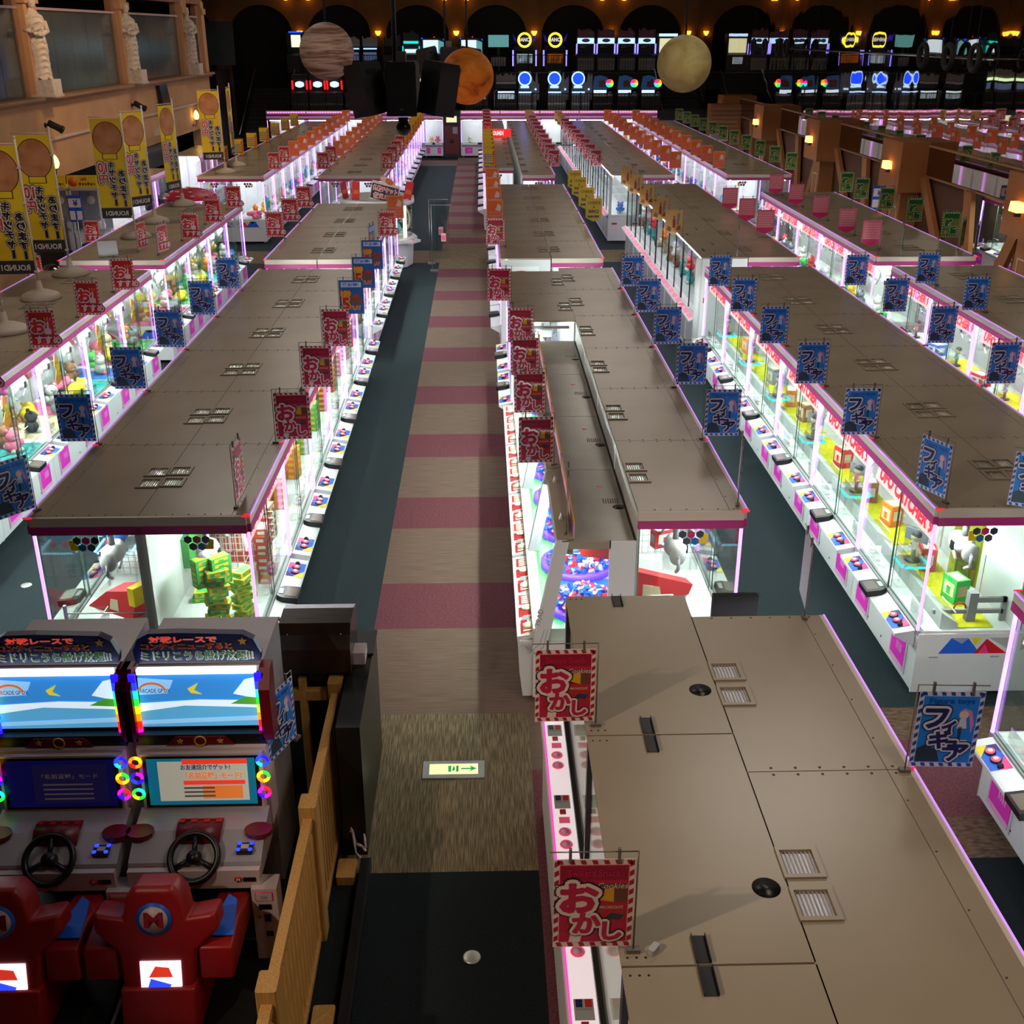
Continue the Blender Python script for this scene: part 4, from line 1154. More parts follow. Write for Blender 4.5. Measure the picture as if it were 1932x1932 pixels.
# ------------------------------------------------------------------ hanging signs on the roofs
WIRE = mat('sign_wire', (120, 112, 108), .4, .5)
CW, CH = .345, .48
def stripes(m, c1, c2, z=.0):
    # striped border on a card whose lower left is 0,0
    n = 13
    m.box(0, CW, -.0, .003, 0, CH, c1)
    for i in range(7):
        x = .02 + i * CW / 7
        for z0, z1 in ((0.004, .026), (CH - .026, CH - .004)):
            m.extr([(x, z0), (x + .022, z0), (x + .034 - .02, z1), (x - .008, z1)], -.0008, 0, c2, 'y')
    for i in range(9):
        zz = .03 + i * CH / 9.4
        for x0, x1 in ((.003, .022), (CW - .022, CW - .003)): m.extr([(x0, zz), (x1, zz + .012), (x1, zz + .038), (x0, zz + .026)], -.0008, 0, c2, 'y')
def on(m, o=-.002): m.M = Matrix.Translation((0, o, 0)) @ Matrix.Rotation(PI / 2, 4, 'X')
def off(m): m.M = Matrix.Identity(4)
def rich(m, s, x, y, h, c, white, dark, b=.05):
    m.text(s, x, y, h, dark, b + .135, .001); m.text(s, x, y, h, white, b + .09, .003); m.text(s, x, y, h, c, max(.046, b - .012), .005)
def scrib(m, x0, x1, z0, z1, n, c, seed=1, o=-.0016):
    r = random.Random(seed)
    for i in range(n):
        zz = z1 - (i + .8) * (z1 - z0) / n
        x = x0
        while x < x1 - .02:
            wd = .014 + .03 * r.random(); m.box(x, min(x1, x + wd), o - .0006, o, zz, zz + (z1 - z0) / n * .55, c); x += wd + .008
CRIM = mat('crimson_card', (188, 16, 66), .5); CRIMD = mat('crimson_dark', (150, 0, 44), .5); CARDW = mat('card_white', (232, 206, 200), .5); CARDR = mat('card_stripe_red', (170, 16, 44), .5)
BRN = mat('brown_picture', (108, 58, 34), .5); YEL2 = mat('amber_picture', (220, 156, 30), .5); REDPIC = mat('red_picture', (180, 24, 30), .5); INK = mat('black_ink', (24, 12, 18), .5)
FIGB = mat('figure_blue', (20, 128, 232), .5); FIGD = mat('figure_dark_blue', (8, 76, 176), .5); NAVK = mat('navy_letters', (24, 30, 96), .5); LAV = mat('lavender_white', (206, 208, 236), .5); STRB = mat('stripe_blue', (24, 70, 160), .5); SKIN = mat('doll_pale', (228, 196, 200), .5); DPK = mat('doll_pink', (200, 130, 190), .5); SHAD = mat('slate_print', (34, 54, 74), .5)
REC = mat('recommend_red', (206, 24, 34), .5); REC2 = mat('recommend_deep_red', (176, 10, 22), .5)
ORC = mat('orange_card', (226, 104, 30), .5); ORCW = mat('orange_card_edge', (240, 160, 120), .5); ORP = mat('orange_pink_print', (236, 120, 110), .5)
YLC = mat('yellow_card', (236, 190, 20), .5); GRC = mat('grey_print', (120, 120, 130), .5); RDC = mat('red_corner', (206, 80, 30), .5)
GNC = mat('green_card', (74, 140, 44), .5); GND = mat('green_dark', (20, 92, 40), .5); GNE = mat('green_card_edge', (206, 210, 150), .5)
PKC = mat('pink_pennant', (222, 110, 130), .5); PKD = mat('pink_pennant_print', (236, 160, 160), .5); PKH = mat('pink_pennant_hem', (220, 40, 110), .5)
TNC = mat('tan_pennant', (196, 150, 84), .5); TND = mat('tan_pennant_line', (120, 84, 40), .5); BOT = mat('bottle_red', (160, 24, 24), .5)
BBC = mat('mustard_pennant', (198, 170, 40), .5)
P5B = mat('offer_blue', (10, 88, 160), .5); P5O = mat('offer_orange', (236, 120, 30), .5)
def card(kind):
    m = MB()
    if kind == 'okashi':
        stripes(m, CARDW, CARDR); m.box(.026, CW - .026, -.0012, 0, .03, CH - .03, CRIM); m.box(.03, CW - .03, -.0016, 0, CH - .11, CH - .035, CRIMD)
        m.box(.18, CW - .03, -.0017, 0, .25, .35, BRN); m.extr([(.2, .26), (.26, .25), (.26, .33), (.22, .32)], -.0018, 0, YEL2, 'y')
        m.extr([(.18, .16), (.31, .13), (.32, .23), (.2, .27)], -.0018, 0, REDPIC, 'y'); m.extr([(.22, .16), (.29, .15), (.31, .18), (.25, .19)], -.002, 0, SHAD, 'y')
        m.extr([(.04, .09), (.08, .07), (.10, .18), (.07, .2)], -.0018, 0, REDPIC, 'y'); m.extr([(.07, .03), (.12, .03), (.13, .09), (.08, .10)], -.0019, 0, CARDW, 'y')
        on(m, -.0022); rich(m, 'お', .03, .20, .155, CRIM, CARDW, INK, .06); rich(m, 'か', .085, .085, .11, CRIM, CARDW, INK, .06); rich(m, 'し', .215, .045, .10, CRIM, CARDW, INK, .06)
        m.text('Cookies', .185, .325, .03, CARDW, .0, .001, w=.13, shear=.25); m.text('MINI CHOCOLATE', .20, .215, .016, CARDW, .0, .001, w=.1)
        m.text('Sweets Snack', .06, CH - .09, .04, CRIM, .03, .001, w=.23)
    elif kind == 'figure':
        stripes(m, LAV, STRB); m.box(.026, CW - .026, -.0012, 0, .03, CH - .03, FIGB)
        m.extr([(.028, .035), (.16, .035), (.14, .1), (.08, .15), (.028, .12)], -.0015, 0, SHAD, 'y')
        # plain doll silhouette on a stand
        m.extr([(.19, .15), (.30, .14), (.29, .175), (.2, .18)], -.0018, 0, LAV, 'y'); m.extr([(.235, .17), (.25, .17), (.25, .26), (.23, .26)], -.002, 0, SHAD, 'y')
        m.extr([(.22, .25), (.275, .25), (.265, .31), (.235, .31)], -.002, 0, LAV, 'y'); m.extr([(.25 + .026 * math.cos(q * PI / 6), .335 + .026 * math.sin(q * PI / 6)) for q in range(12)], -.0022, 0, SKIN, 'y')
        m.extr([(.22, .35), (.25, .375), (.29, .36), (.31, .28), (.30, .22), (.285, .3), (.275, .35)], -.0019, 0, DPK, 'y')
        on(m, -.0024); m.text('Figure toys', .055, CH - .085, .045, FIGD, .02, .001, w=.24)
        rich(m, 'フ', .045, .255, .12, NAVK, LAV, INK, .05); rich(m, 'ィ', .14, .225, .075, NAVK, LAV, INK, .05); rich(m, 'ギ', .085, .125, .115, NAVK, LAV, INK, .05); rich(m, 'ュ', .165, .115, .06, NAVK, LAV, INK, .05); rich(m, 'ア', .19, .045, .105, NAVK, LAV, INK, .05)
    elif kind == 'osusume':
        stripes(m, CARDW, CARDR); m.box(.026, CW - .026, -.0012, 0, .03, CH - .03, REC); m.box(.03, CW - .03, -.0016, 0, CH - .12, CH - .035, REC2)
        on(m, -.0022); rich(m, 'お', .04, .19, .17, REC, CARDW, INK, .05); rich(m, 'すすめ', .07, .05, .10, CARDW, REC, INK, .03); off(m)
        m.extr([(.20, .17), (.28, .17), (.29, .23), (.26, .25), (.265, .33), (.245, .335), (.235, .25), (.20, .24)], -.0045, -.003, CARDW, 'y')
        for a in (-.5, 0, .5): m.extr([(.25 + .05 * math.sin(a), .35), (.256 + .05 * math.sin(a), .35), (.262 + .09 * math.sin(a), .385), (.252 + .09 * math.sin(a), .385)], -.0045, -.003, YELV, 'y')
    elif kind == 'offer':
        m.box(0, CW, 0, .003, 0, CH, P5B); m.box(.03, CW - .03, -.001, 0, CH - .1, CH - .03, LAV)
        m.extr([(.24 + .09 * math.cos(q * PI / 8) * (1 if q % 2 else .8), .2 + .09 * math.sin(q * PI / 8) * (1 if q % 2 else .8)) for q in range(16)], -.0012, 0, BRN, 'y'); m.extr([(.19, .23), (.29, .24), (.27, .28), (.21, .275)], -.0016, 0, CARDR, 'y')
        on(m, -.002); m.text('超お得!', .05, CH - .09, .05, FIGD, .03, .0008, w=.23); rich(m, '100', .03, .255, .075, YEL2, P5O, INK, .03); rich(m, '5', .04, .06, .17, CARDR, YEL2, INK, .03); m.text('PLAY', .16, .06, .06, P5O, .05, .001, w=.14)
    elif kind == 'orange':
        stripes(m, ORCW, ORC); m.box(.022, CW - .022, -.0012, 0, .03, CH - .03, ORC); scrib(m, .05, CW - .04, .05, .25, 3, ORP, 4); m.extr([(.18, .26), (.29, .24), (.31, .34), (.24, .40)], -.002, 0, CARDW, 'y')
    elif kind == 'yellow':
        m.box(0, CW, 0, .003, 0, CH, YLC); m.box(.02, CW - .02, -.001, 0, .05, .33, GRC); scrib(m, .03, CW - .05, .08, .32, 4, YLC, 3); m.extr([(.22, .03), (.33, .03), (.33, .45), (.28, .40)], -.0012, 0, RDC, 'y')
    elif kind == 'zakka':
        stripes(m, GNE, GND); m.box(.024, CW - .024, -.0012, 0, .028, CH - .028, GNC); m.box(.03, CW - .03, -.0016, 0, CH - .12, CH - .035, GND); m.extr([(.05, .06), (.11, .05), (.12, .12), (.06, .13)], -.0018, 0, TNC, 'y'); m.extr([(.24, .24), (.3, .24), (.3, .31), (.24, .32)], -.0018, 0, RDC, 'y')
        on(m, -.0022); rich(m, '雑', .045, .20, .15, GND, GNE, INK, .03); rich(m, '貨', .15, .06, .15, GND, GNE, INK, .03)
    elif kind in ('pink', 'tan', 'bbq'):
        c, d, h = {'pink': (PKC, PKD, PKH), 'tan': (TNC, TND, BOT), 'bbq': (BBC, BRN, SHAD)}[kind]
        m.extr([(0, .08), (CW / 2, 0), (CW, .08), (CW, CH), (0, CH)], 0, .003, c, 'y')
        if kind == 'pink': scrib(m, .03, CW - .03, .13, CH - .04, 7, d, 8); m.extr([(.01, .085), (CW / 2, .01), (CW - .01, .085), (CW - .01, .14), (.01, .14)], -.001, 0, h, 'y')
        elif kind == 'tan': 
            m.box(.15, .2, -.001, 0, .14, .30, h); m.box(.163, .187, -.001, 0, .30, .37, h); m.extr([(.03, .1), (.12, .06), (.13, .14), (.06, .18)], -.001, 0, d, 'y'); m.extr([(.22, .09), (.31, .1), (.3, .2), (.24, .16)], -.001, 0, d, 'y'); m.cyl((.06, 0, .42), .025, .001, REC2, 12, 'y'); m.extr([(.22, .2), (.27, .2), (.29, .42), (.24, .42)], -.001, 0, GRC, 'y')
        else:
            on(m, -.002); m.text('CHEESE', .04, .36, .06, d, .02, .0, w=.27); m.text('&', .15, .28, .05, d, .02, .0); m.text('BBQ', .06, .17, .08, d, .04, .0, w=.22); off(m); scrib(m, .05, CW - .05, .07, .15, 1, h, 2)
    off(m)
    return m
def sign_meshes(kind, side):
    # side +1: card hangs to the right of its pole, -1: to the left
    m = card(kind)
    dx = .012 if side > 0 else -.012 - CW
    m.v = [(a + dx, b - .004, c + .04) for a, b, c in m.v]
    cm = m.mesh('card')
    w_ = MB()
    w_.tube((0, .004, 0), (0, .004, .555), .004, WIRE, 6); w_.tube((0, .004, .553), (side * (CW + .03), .004, .553), .003, WIRE, 6); w_.box(-.03, .03, -.012, .02, 0, .02, WIRE)
    cl = []
    for f in (.2, .8):
        c_ = MB(); c_.box(side * (.012 + CW * f) - .006, side * (.012 + CW * f) + .006, -.010, .006, .505, .575, WIRE); cl.append(c_.mesh('clip'))
    return cm, w_.mesh('stand'), cl
SIGN = {}
NAMES = {'okashi': ('sweets_sign', 'crimson sweets sign'), 'figure': ('figure_sign', 'blue figure-toy sign'), 'osusume': ('recommendation_sign', 'red pointing-hand sign'), 'offer': ('offer_sign', 'blue five-play offer sign'), 'orange': ('orange_sign', 'orange sign'), 'yellow': ('yellow_sign', 'yellow and grey sign'), 'zakka': ('goods_sign', 'green goods sign'), 'pink': ('pink_pennant', 'pink pointed pennant'), 'tan': ('bottle_pennant', 'tan pointed pennant'), 'bbq': ('snack_pennant', 'mustard BBQ pennant')}
def sign(kind, side, x, y, where, rz=0.0, z=H, detail=True, text=None):
    k = (kind, side)
    if k not in SIGN: SIGN[k] = sign_meshes(kind, side)
    cm, wm, km = SIGN[k]
    n, lab = NAMES[kind]
    t = thing(n, text or (lab + ', ' + where), 'sign', (x, y, z), rz + random.uniform(-.06, .06))
    o = link('card', cm, t); link('wire_stand', wm, t)
    if detail:
        for c_ in km: link('hanging_clip', c_, t)
    return t
def series(kind, side, x, ys, where, detail=True):
    for i, y in enumerate(ys): sign(kind, side, x, y, '%s from front, %s' % (ORD[i], where), detail=detail)
B = [10.40, 12.16, 13.94, 15.72, 17.48]
series('okashi', -1, .58 + .05, [3.72, 5.46], 'left edge of the nearest roof')
series('okashi', 1, -2.06, B[:3], 'right edge of near row left of the aisle')
series('offer', 1, -2.05, B[3:] + [19.0], 'right edge of near row left of the aisle')
series('figure', -1, -3.79, B, 'left edge of near row left of the aisle')
series('osusume', 1, -5.76, [12.1, 13.97, 15.76, 17.42], 'right edge of near row below the flags')
for q, y_ in enumerate((10.42, 12.0, 13.5, 15.1)): sign('okashi', -1, .69, y_, '%s from front, roof edge of the pushers' % ORD[q], z=1.61)
series('okashi', -1, .42, [16.5, 21.3], 'aisle edge beyond the pushers')
series('orange', -1, .44, [23.9, 25.9, 27.8, 29.8], 'aisle edge of middle row right of the aisle')
series('figure', 1, 2.16, B, 'right edge of near row right of the aisle')
series('figure', -1, 3.90, B, 'left edge of near row second right of aisle')
series('figure', 1, 5.70, [12.09, 13.9, 15.66, 17.48], 'right edge of near row second right of aisle')
series('figure', -1, 7.25, [15.72, 17.60], 'left edge of near row beside brown partition')
sign('figure', 1, 2.28, 4.98, '', text='largest blue figure-toy sign, at the lower right roof edge')
sign('figure', 1, 2.16, 8.72, '', 1.35, text='blue figure-toy sign turned edge-on at the near corner right of the aisle')
sign('figure', 1, 2.2, 6.72, '', 1.45, text='blue figure-toy sign turned edge-on at the far corner of the nearest roof')
sign('figure', -1, 3.95, 8.72, '', -1.2, text='blue figure-toy sign turned sideways on the near corner, second row right')
sign('figure', -1, -3.79, 8.75, '', .95, text='blue figure-toy sign turned sideways at the near left corner, left edge')
sign('okashi', 1, -2.12, 8.78, '', 1.5, text='crimson sweets sign turned edge-on at the near corner left of the aisle')
sign('okashi', 1, .70, 8.75, '', 1.45, z=1.6, text='crimson sweets sign turned edge-on over the nearest pusher')
sign('figure', -1, 4.75, 8.45, '', -.35, text='blue figure-toy sign at the right picture edge by the yellow mats')
sign('osusume', 1, -5.9, 20.6, '', 1.3, text='red pointing-hand sign turned edge-on, middle row below the flags')
sign('osusume', 1, -6.35, 20.9, '', 1.3, text='second red pointing-hand sign turned edge-on, middle row below the flags')
series('osusume', 1, -5.85, [22.13, 24.1, 26.26], 'right edge of middle row below the flags')
series('osusume', -1, -3.88, [22.27, 24.2, 26.22], 'left edge of middle row left of the aisle')
sign('osusume', 1, -2.05, 22.3, '', text='red pointing-hand sign in front of the round ticket cabinet')
sign('orange', 1, -2.05, 24.6, '', text='orange sign beside the ticket board, right of the round cabinet')
sign('offer', 1, -2.05, 20.4, '', 1.4, text='blue offer sign turned edge-on at the front of the middle left row')
series('bbq', 1, 2.16, [24.0, 25.8, 27.8, 29.2], 'right edge of middle row right of the aisle')
series('tan', -1, 3.95, [22.3, 24.1, 26.2, 28.25, 29.8], 'left edge of middle row second right of aisle')
series('pink', -1, 5.76, [22.3, 23.94, 25.7], 'right edge of middle row second right of aisle')
series('pink', -1, 7.42, [20.9, 22.41, 24.27, 26.3, 28.2], 'left edge of middle row beside brown partition')
series('zakka', 1, 8.93, [21.9, 23.84, 25.6, 27.4, 28.6], 'right edge of middle row beside brown partition')
sign('pink', 1, 7.2, 20.3, '', 1.2, text='pink pennant turned sideways at the front of the middle row, far right')
sign('figure', -1, 7.6, 20.25, '', 1.2, text='blue figure-toy sign turned edge-on beside the pink pennant, far right')
sign('figure', -1, 4.6, 20.25, '', 1.3, text='blue figure-toy sign turned edge-on on the tall glass-door cabinets')
sign('zakka', 1, 8.85, 20.75, '', .95, text='green goods sign turned sideways at the front of the middle row, right edge')
sign('zakka', 1, 8.9, 20.2, '', 1.1, text='second green goods sign turned sideways, nearest the right picture edge')
f1 = [34.0 + 1.9 * i for i in range(11)]
series('osusume', 1, -6.25, f1[:2], 'right edge of far row below the flags', False)
series('orange', 1, -6.25, f1[2:], 'right edge of far row below the flags', False)
series('osusume', -1, -4.45, f1[:2], 'left edge of far row left of the aisle', False)
series('orange', -1, -4.45, f1[2:], 'left edge of far row left of the aisle', False)
series('osusume', 1, -2.95, f1[:4], 'right edge of far row left of the aisle', False)
series('yellow', 1, -2.95, f1[4:], 'right edge of far row left of the aisle', False)
series('yellow', -1, -7.8, [36.0 + 2.4 * i for i in range(7)], 'left edge of far row below the flags', False)
series('yellow', -1, .40, [34.9 + 1.5 * i for i in range(6)], 'left edge of far row right of the aisle', False)
series('osusume', -1, .40, [45.5 + 2 * i for i in range(5)], 'far red signs left edge right of the aisle', False)
series('okashi', 1, 1.95, [34.6 + 1.9 * i for i in range(9)], 'right edge of far row right of the aisle', False)
series('tan', 1, 1.95, [51.8, 53.2], 'far end of far row right of the aisle', False)
series('okashi', -1, 3.58, [34.6 + 1.9 * i for i in range(8)], 'left edge of far row second right of aisle', False)
series('tan', -1, 3.58, [50.2, 52.2], 'far end of far row second right of aisle', False)
series('orange', 1, 5.5, f1, 'right edge of far row second right of aisle', False)
series('orange', -1, 7.15, f1, 'left edge of far row beside brown partition', False)
series('zakka', 1, 8.83, [33.6 + 2.0 * i for i in range(11)], 'right edge of far row beside brown partition', False)

# ------------------------------------------------------------------ tall banners on weighted stands
FY = mat('banner_yellow', (226, 186, 20), .7); FBLK = mat('banner_black', (44, 42, 46), .7); PANC = noise_mat('pancake_brown', (170, 104, 62), (196, 134, 92), 4, .7, .2, 4); FW = mat('banner_white', (214, 204, 196), .7); FR = mat('banner_red', (206, 40, 50), .7); FBR = mat('banner_brown_line', (78, 40, 16), .7)
STANDW = mat('banner_base', (168, 152, 136), .6); POLE = mat('banner_pole', (206, 190, 178), .4)
def banner_mesh():
    # printed side faces +y, so the lettering reads mirrored through the cloth from -y
    m = MB(); W_ = .58; Z0, Z1 = .38, 2.22
    m.box(-W_, 0, -.003, .003, Z0, Z1, FY); m.box(-W_, 0, -.004, .004, Z0, Z0 + .2, FBLK)
    for yy in (-.005,):
        c = (-W_ / 2, Z1 - .36)
        m.extr([(c[0] + .275 * math.cos(q * PI / 14), c[1] + .31 * math.sin(q * PI / 14)) for q in range(28)], yy, -.003, FBR, 'y')
        m.extr([(c[0] + .262 * math.cos(q * PI / 14), c[1] + .297 * math.sin(q * PI / 14)) for q in range(28)], yy - .001, -.003, PANC, 'y')
        m.extr([(c[0] - .14, Z1 - .74), (c[0] + .14, Z1 - .74), (c[0] + .14, Z1 - .63), (c[0] - .14, Z1 - .63)], yy - .002, -.003, FBR, 'y')
        m.extr([(c[0] - .125, Z1 - .73), (c[0] + .125, Z1 - .73), (c[0] + .125, Z1 - .64), (c[0] - .125, Z1 - .64)], yy - .003, -.003, FY, 'y')
    on(m, -.008)
    def col(s, x, ztop, h, c, mm=True):
        for i, ch in enumerate(s):
            bar = ch in 'ー!'
            for b_, cc, o in ((.17, INK, 0), (.11, FW, .003), (.03, c, .006)):
                if bar: m.box(x + h * .35 - b_ * h * .5, x + h * .65 + b_ * h * .5, ztop - (i + 1) * h * 1.02 - b_ * h * .5, ztop - (i + 1) * h * 1.02 + h * .85 + b_ * h * .5, o, o + .0005, cc)
                else: m.text(ch, x, ztop - (i + 1) * h * 1.02, h * .86, cc, b_ + .02, o, w=h * .86, mirror=True)
    for b_, cc, o in ((.17, INK, 0), (.11, FW, .003), (.03, FR, .006)):
        m.text('10', -.54, Z1 - .98, .19, cc, b_, o, w=.17, mirror=True); m.text('円', -.54, Z1 - 1.19, .17, cc, b_, o, w=.17, mirror=True)
    col('キャッチャー', -.350, Z1 - .76, .137, INK); col('あります!', -.175, Z1 - .92, .137, INK)
    m.text('ROUND1', -.50, Z0 + .05, .09, FW, .03, 0, w=.42, mirror=True)
    off(m)
    return m.mesh('cloth')
BAN = banner_mesh()
mm_ = MB(); mm_.cyl((0, 0, .05), .016, 2.28, POLE, 8); mm_.ball((0, 0, 2.33), .022, POLE, 8, 6); mm_.tube((0, 0, 2.25), (-.60, 0, 2.25), .008, POLE, 6)
for z in (.4, .9, 1.4, 1.9): mm_.box(-.03, .02, -.02, .02, z, z + .03, POLE)
POLM = mm_.mesh('pole')
mm_ = MB(); mm_.lathe([(.30, 0), (.30, .03), (.26, .08), (.16, .12), (.05, .15), (.035, .28), (.0, .28)], STANDW, (0, 0, 0), 28)
BASM = mm_.mesh('base')
BANS = [(-6.45, 14.95, .05, 'yellow pancake banner cut off by the left picture edge'), (-6.72, 17.0, .06, 'yellow pancake banner nearest on the left edge, second stand'), (-6.88, 18.82, .06, 'yellow pancake banner on the far end of the near left roof'), (-6.84, 22.5, .12, 'yellow pancake banner, first on the middle left roof'), (-6.97, 24.4, .95, 'yellow pancake banner turned half away, in front of the sconce'), (-7.0, 26.95, 1.25, 'narrow-looking yellow banner beside the wall screen'), (-7.38, 33.5, .30, 'yellow pancake banner, first on the far left roof'), (-7.44, 35.3, 1.60, 'yellow banner seen edge-on before the dark stairs')]
for x, y, rz, lab in BANS:
    t = thing('banner', lab, 'banner', (x, y, H), rz)
    link('cloth', BAN, t); link('pole', POLM, t); link('weighted_base', BASM, t)
# ------------------------------------------------------------------ prizes inside the cabinets
PCOL = {'yellow': (250, 214, 40), 'pink': (244, 120, 160), 'white': (240, 238, 232), 'blue': (70, 130, 226), 'green': (70, 196, 90), 'brown': (160, 104, 70), 'orange': (250, 140, 50), 'grey': (150, 156, 170), 'red': (226, 48, 56), 'black': (40, 38, 44), 'lilac': (180, 150, 220), 'cream': (240, 222, 184), 'teal': (60, 190, 190)}
def pm(c): return mat('prize_' + c, PCOL[c], .6)
_PL = {}
def plush_mesh(c, c2='white'):
    k = (c, c2)
    if k in _PL: return _PL[k]
    m = MB()
    a = pm(c); b = pm(c2)
    m.ball((0, 0, .09), .10, a, 14, 9, (1, .9, .9)); m.ball((0, -.01, .22), .085, a, 14, 9, (1.08, .95, .92))
    for s in (-1, 1):
        m.ball((s * .062, .0, .295), .028, a, 8, 6); m.ball((s * .10, -.03, .12), .035, a, 8, 6, (.9, 1, 1.3)); m.ball((s * .055, -.075, .03), .038, b, 8, 6)
        m.ball((s * .03, -.082, .235), .009, pm('black'), 6, 5)
    m.ball((0, -.075, .205), .032, b, 8, 6, (1, .6, .7))
    _PL[k] = m.mesh('plush_toy'); return _PL[k]
def lying_mesh(c):
    k = ('lying', c)
    if k in _PL: return _PL[k]
    m = MB(); a = pm(c)
    m.ball((0, 0, .08), .13, a, 16, 9, (1.35, .9, .62)); m.ball((.17, -.02, .10), .085, a, 12, 8); m.ball((-.18, .03, .07), .06, a, 10, 7)
    for s in (-1, 1): m.ball((.05, s * .10, .04), .045, a, 8, 6, (1.2, 1, .8)); m.ball((.21, s * .045, .155), .025, a, 8, 6)
    m.ball((.25, -.02, .10), .025, pm('white'), 8, 6)
    _PL[k] = m.mesh('lying_plush'); return _PL[k]
_BX = {}
def box_mesh(w_, d_, h_, c, c2):
    k = (w_, d_, h_, c, c2)
    if k in _BX: return _BX[k]
    m = MB(); a = pm(c); b = pm(c2)
    m.box(-w_ / 2, w_ / 2, -d_ / 2, d_ / 2, 0, h_, a)
    m.box(-w_ * .36, w_ * .36, -d_ / 2 - .0015, -d_ / 2, h_ * .25, h_ * .8, b); m.box(-w_ / 2 - .0015, -w_ / 2, -d_ * .3, d_ * .3, h_ * .3, h_ * .75, b); m.box(w_ / 2, w_ / 2 + .0015, -d_ * .3, d_ * .3, h_ * .3, h_ * .75, b)
    m.box(-w_ * .4, w_ * .4, -d_ * .36, d_ * .36, h_, h_ + .0015, b); m.box(-w_ * .15, w_ * .12, -d_ / 2 - .003, -d_ / 2 - .0015, h_ * .3, h_ * .62, a)
    _BX[k] = m.mesh('prize_box'); return _BX[k]
def prize(name, me, loc, rz, label, cat, group=None):
    return tag(link(name, me, None, loc, (0, 0, rz)), label, cat, group)
FLUFF = {}
def mat_patch(x, y, w_, d_, c, label):
    m = MB(); rnd = random.Random(int(x * 100 + y * 10))
    n = 12
    vs = [(-w_ / 2 + w_ * i / n, -d_ / 2 + d_ * j / n, .012 + .022 * rnd.random() if 0 < i < n and 0 < j < n else 0) for j in range(n + 1) for i in range(n + 1)]
    fs = [(j * (n + 1) + i, j * (n + 1) + i + 1, (j + 1) * (n + 1) + i + 1, (j + 1) * (n + 1) + i) for j in range(n) for i in range(n)]
    m.add(vs, fs, FLUFFM(c), True)
    return tag(m.build('play_mat', None, (x, y, ZP + .001)), label, 'mat')
def FLUFFM(c):
    b = PCOL[c]; return noise_mat('fluff_' + c, tuple(int(v * .8) for v in b), tuple(min(255, int(v * 1.05)) for v in b), 9, .95, .1, 3)
# row below the flags: soft mats and plush animals
MATS = ['blue', 'green', 'pink', 'cream', 'teal', 'pink']
PLS = [[('yellow', 'white', 1), ('pink', 'white', 1), ('blue', 'white', 1), ('cream', 'brown', 0), ('white', 'pink', 0)], [('brown', 'cream', 0), ('white', 'blue', 0), ('yellow', 'white', 1), ('grey', 'white', 0), ('lilac', 'white', 0)],
       [('white', 'pink', 0), ('lilac', 'white', 0), ('pink', 'white', 0), ('cream', 'white', 1), ('brown', 'white', 0)], [('black', 'white', 0), ('yellow', 'white', 1), ('grey', 'white', 1), ('brown', 'cream', 0), ('white', 'grey', 0)],
       [('yellow', 'orange', 1), ('brown', 'cream', 0), ('white', 'pink', 0), ('pink', 'white', 1), ('green', 'white', 0)], [('yellow', 'white', 1), ('cream', 'white', 0), ('grey', 'white', 0), ('pink', 'white', 0), ('orange', 'white', 0)]]
SPOT = [(-.35, .35), (-.62, .95), (-.30, 1.35), (-.66, .45), (-.5, 1.55)]
def bay_name(i, row): return '%s bay of near row %s' % (ORD[i], ROW[row])
for i in range(6):
    y0 = Y1 + i * L
    mat_patch(-5.70 - .46, y0 + .60, .80, .95, MATS[i], '%s fluffy mat in the %s' % (MATS[i], bay_name(i, 0)))
    mat_patch(-5.70 - .46, y0 + 1.42, .80, .60, MATS[(i + 2) % 6], '%s small fluffy mat in the %s' % (MATS[(i + 2) % 6], bay_name(i, 0)))
    for (dx, dy), (c, c2, ly) in zip(SPOT, PLS[i]):
        r = random.Random(i * 7 + int(dy * 100))
        prize('plush_toy', lying_mesh(c) if ly else plush_mesh(c, c2), (-5.70 + dx, y0 + dy, ZP + .02), PI / 2 + r.uniform(-.7, .7), '%s %s plush in the %s' % (c, 'lying' if ly else 'sitting', bay_name(i, 0)), 'plush toy')
    m = MB(); 
    for q, c in enumerate(('white', 'cream', 'grey', 'white')): m.ball((-.78, .35 + q * .36, 1.15 + .1 * (q % 2)), .11, pm(c), 10, 7, (.8, 1, 1.1))
    # plush display along the back
    for q, c in enumerate(('white', 'lilac', 'cream', 'orange')):
        prize('plush_toy', plush_mesh(c, 'pink'), (-5.70 - .80, y0 + .3 + q * .38, 1.12), PI / 2, '%s plush on the back shelf, %s' % (c, bay_name(i, 0)), 'plush toy')
    tag(MB().box(-.09, .09, -.84, .84, 0, .012, WHITE2).build('back_shelf', None, (-5.70 - .80, y0 + L / 2, 1.108)), 'white back shelf in the %s' % bay_name(i, 0), 'shelf')
    s = MB(); s.at((0, 0, 0), (PI / 2, 0, PI / 2)); s.extr([(-.10, 0), (.12, .03), (.10, .12), (.14, .2), (.04, .26), (.08, .34), (-.06, .40), (-.10, .28), (-.05, .2), (-.13, .1)], 0, .006, ORGV); s.text('激', -.06, .12, .16, YELV, .05, .007)
    tag(s.build('shout_card', None, (-5.70 - .06, y0 + .80, 1.22)), 'orange jagged price card in the %s' % bay_name(i, 0), 'card')
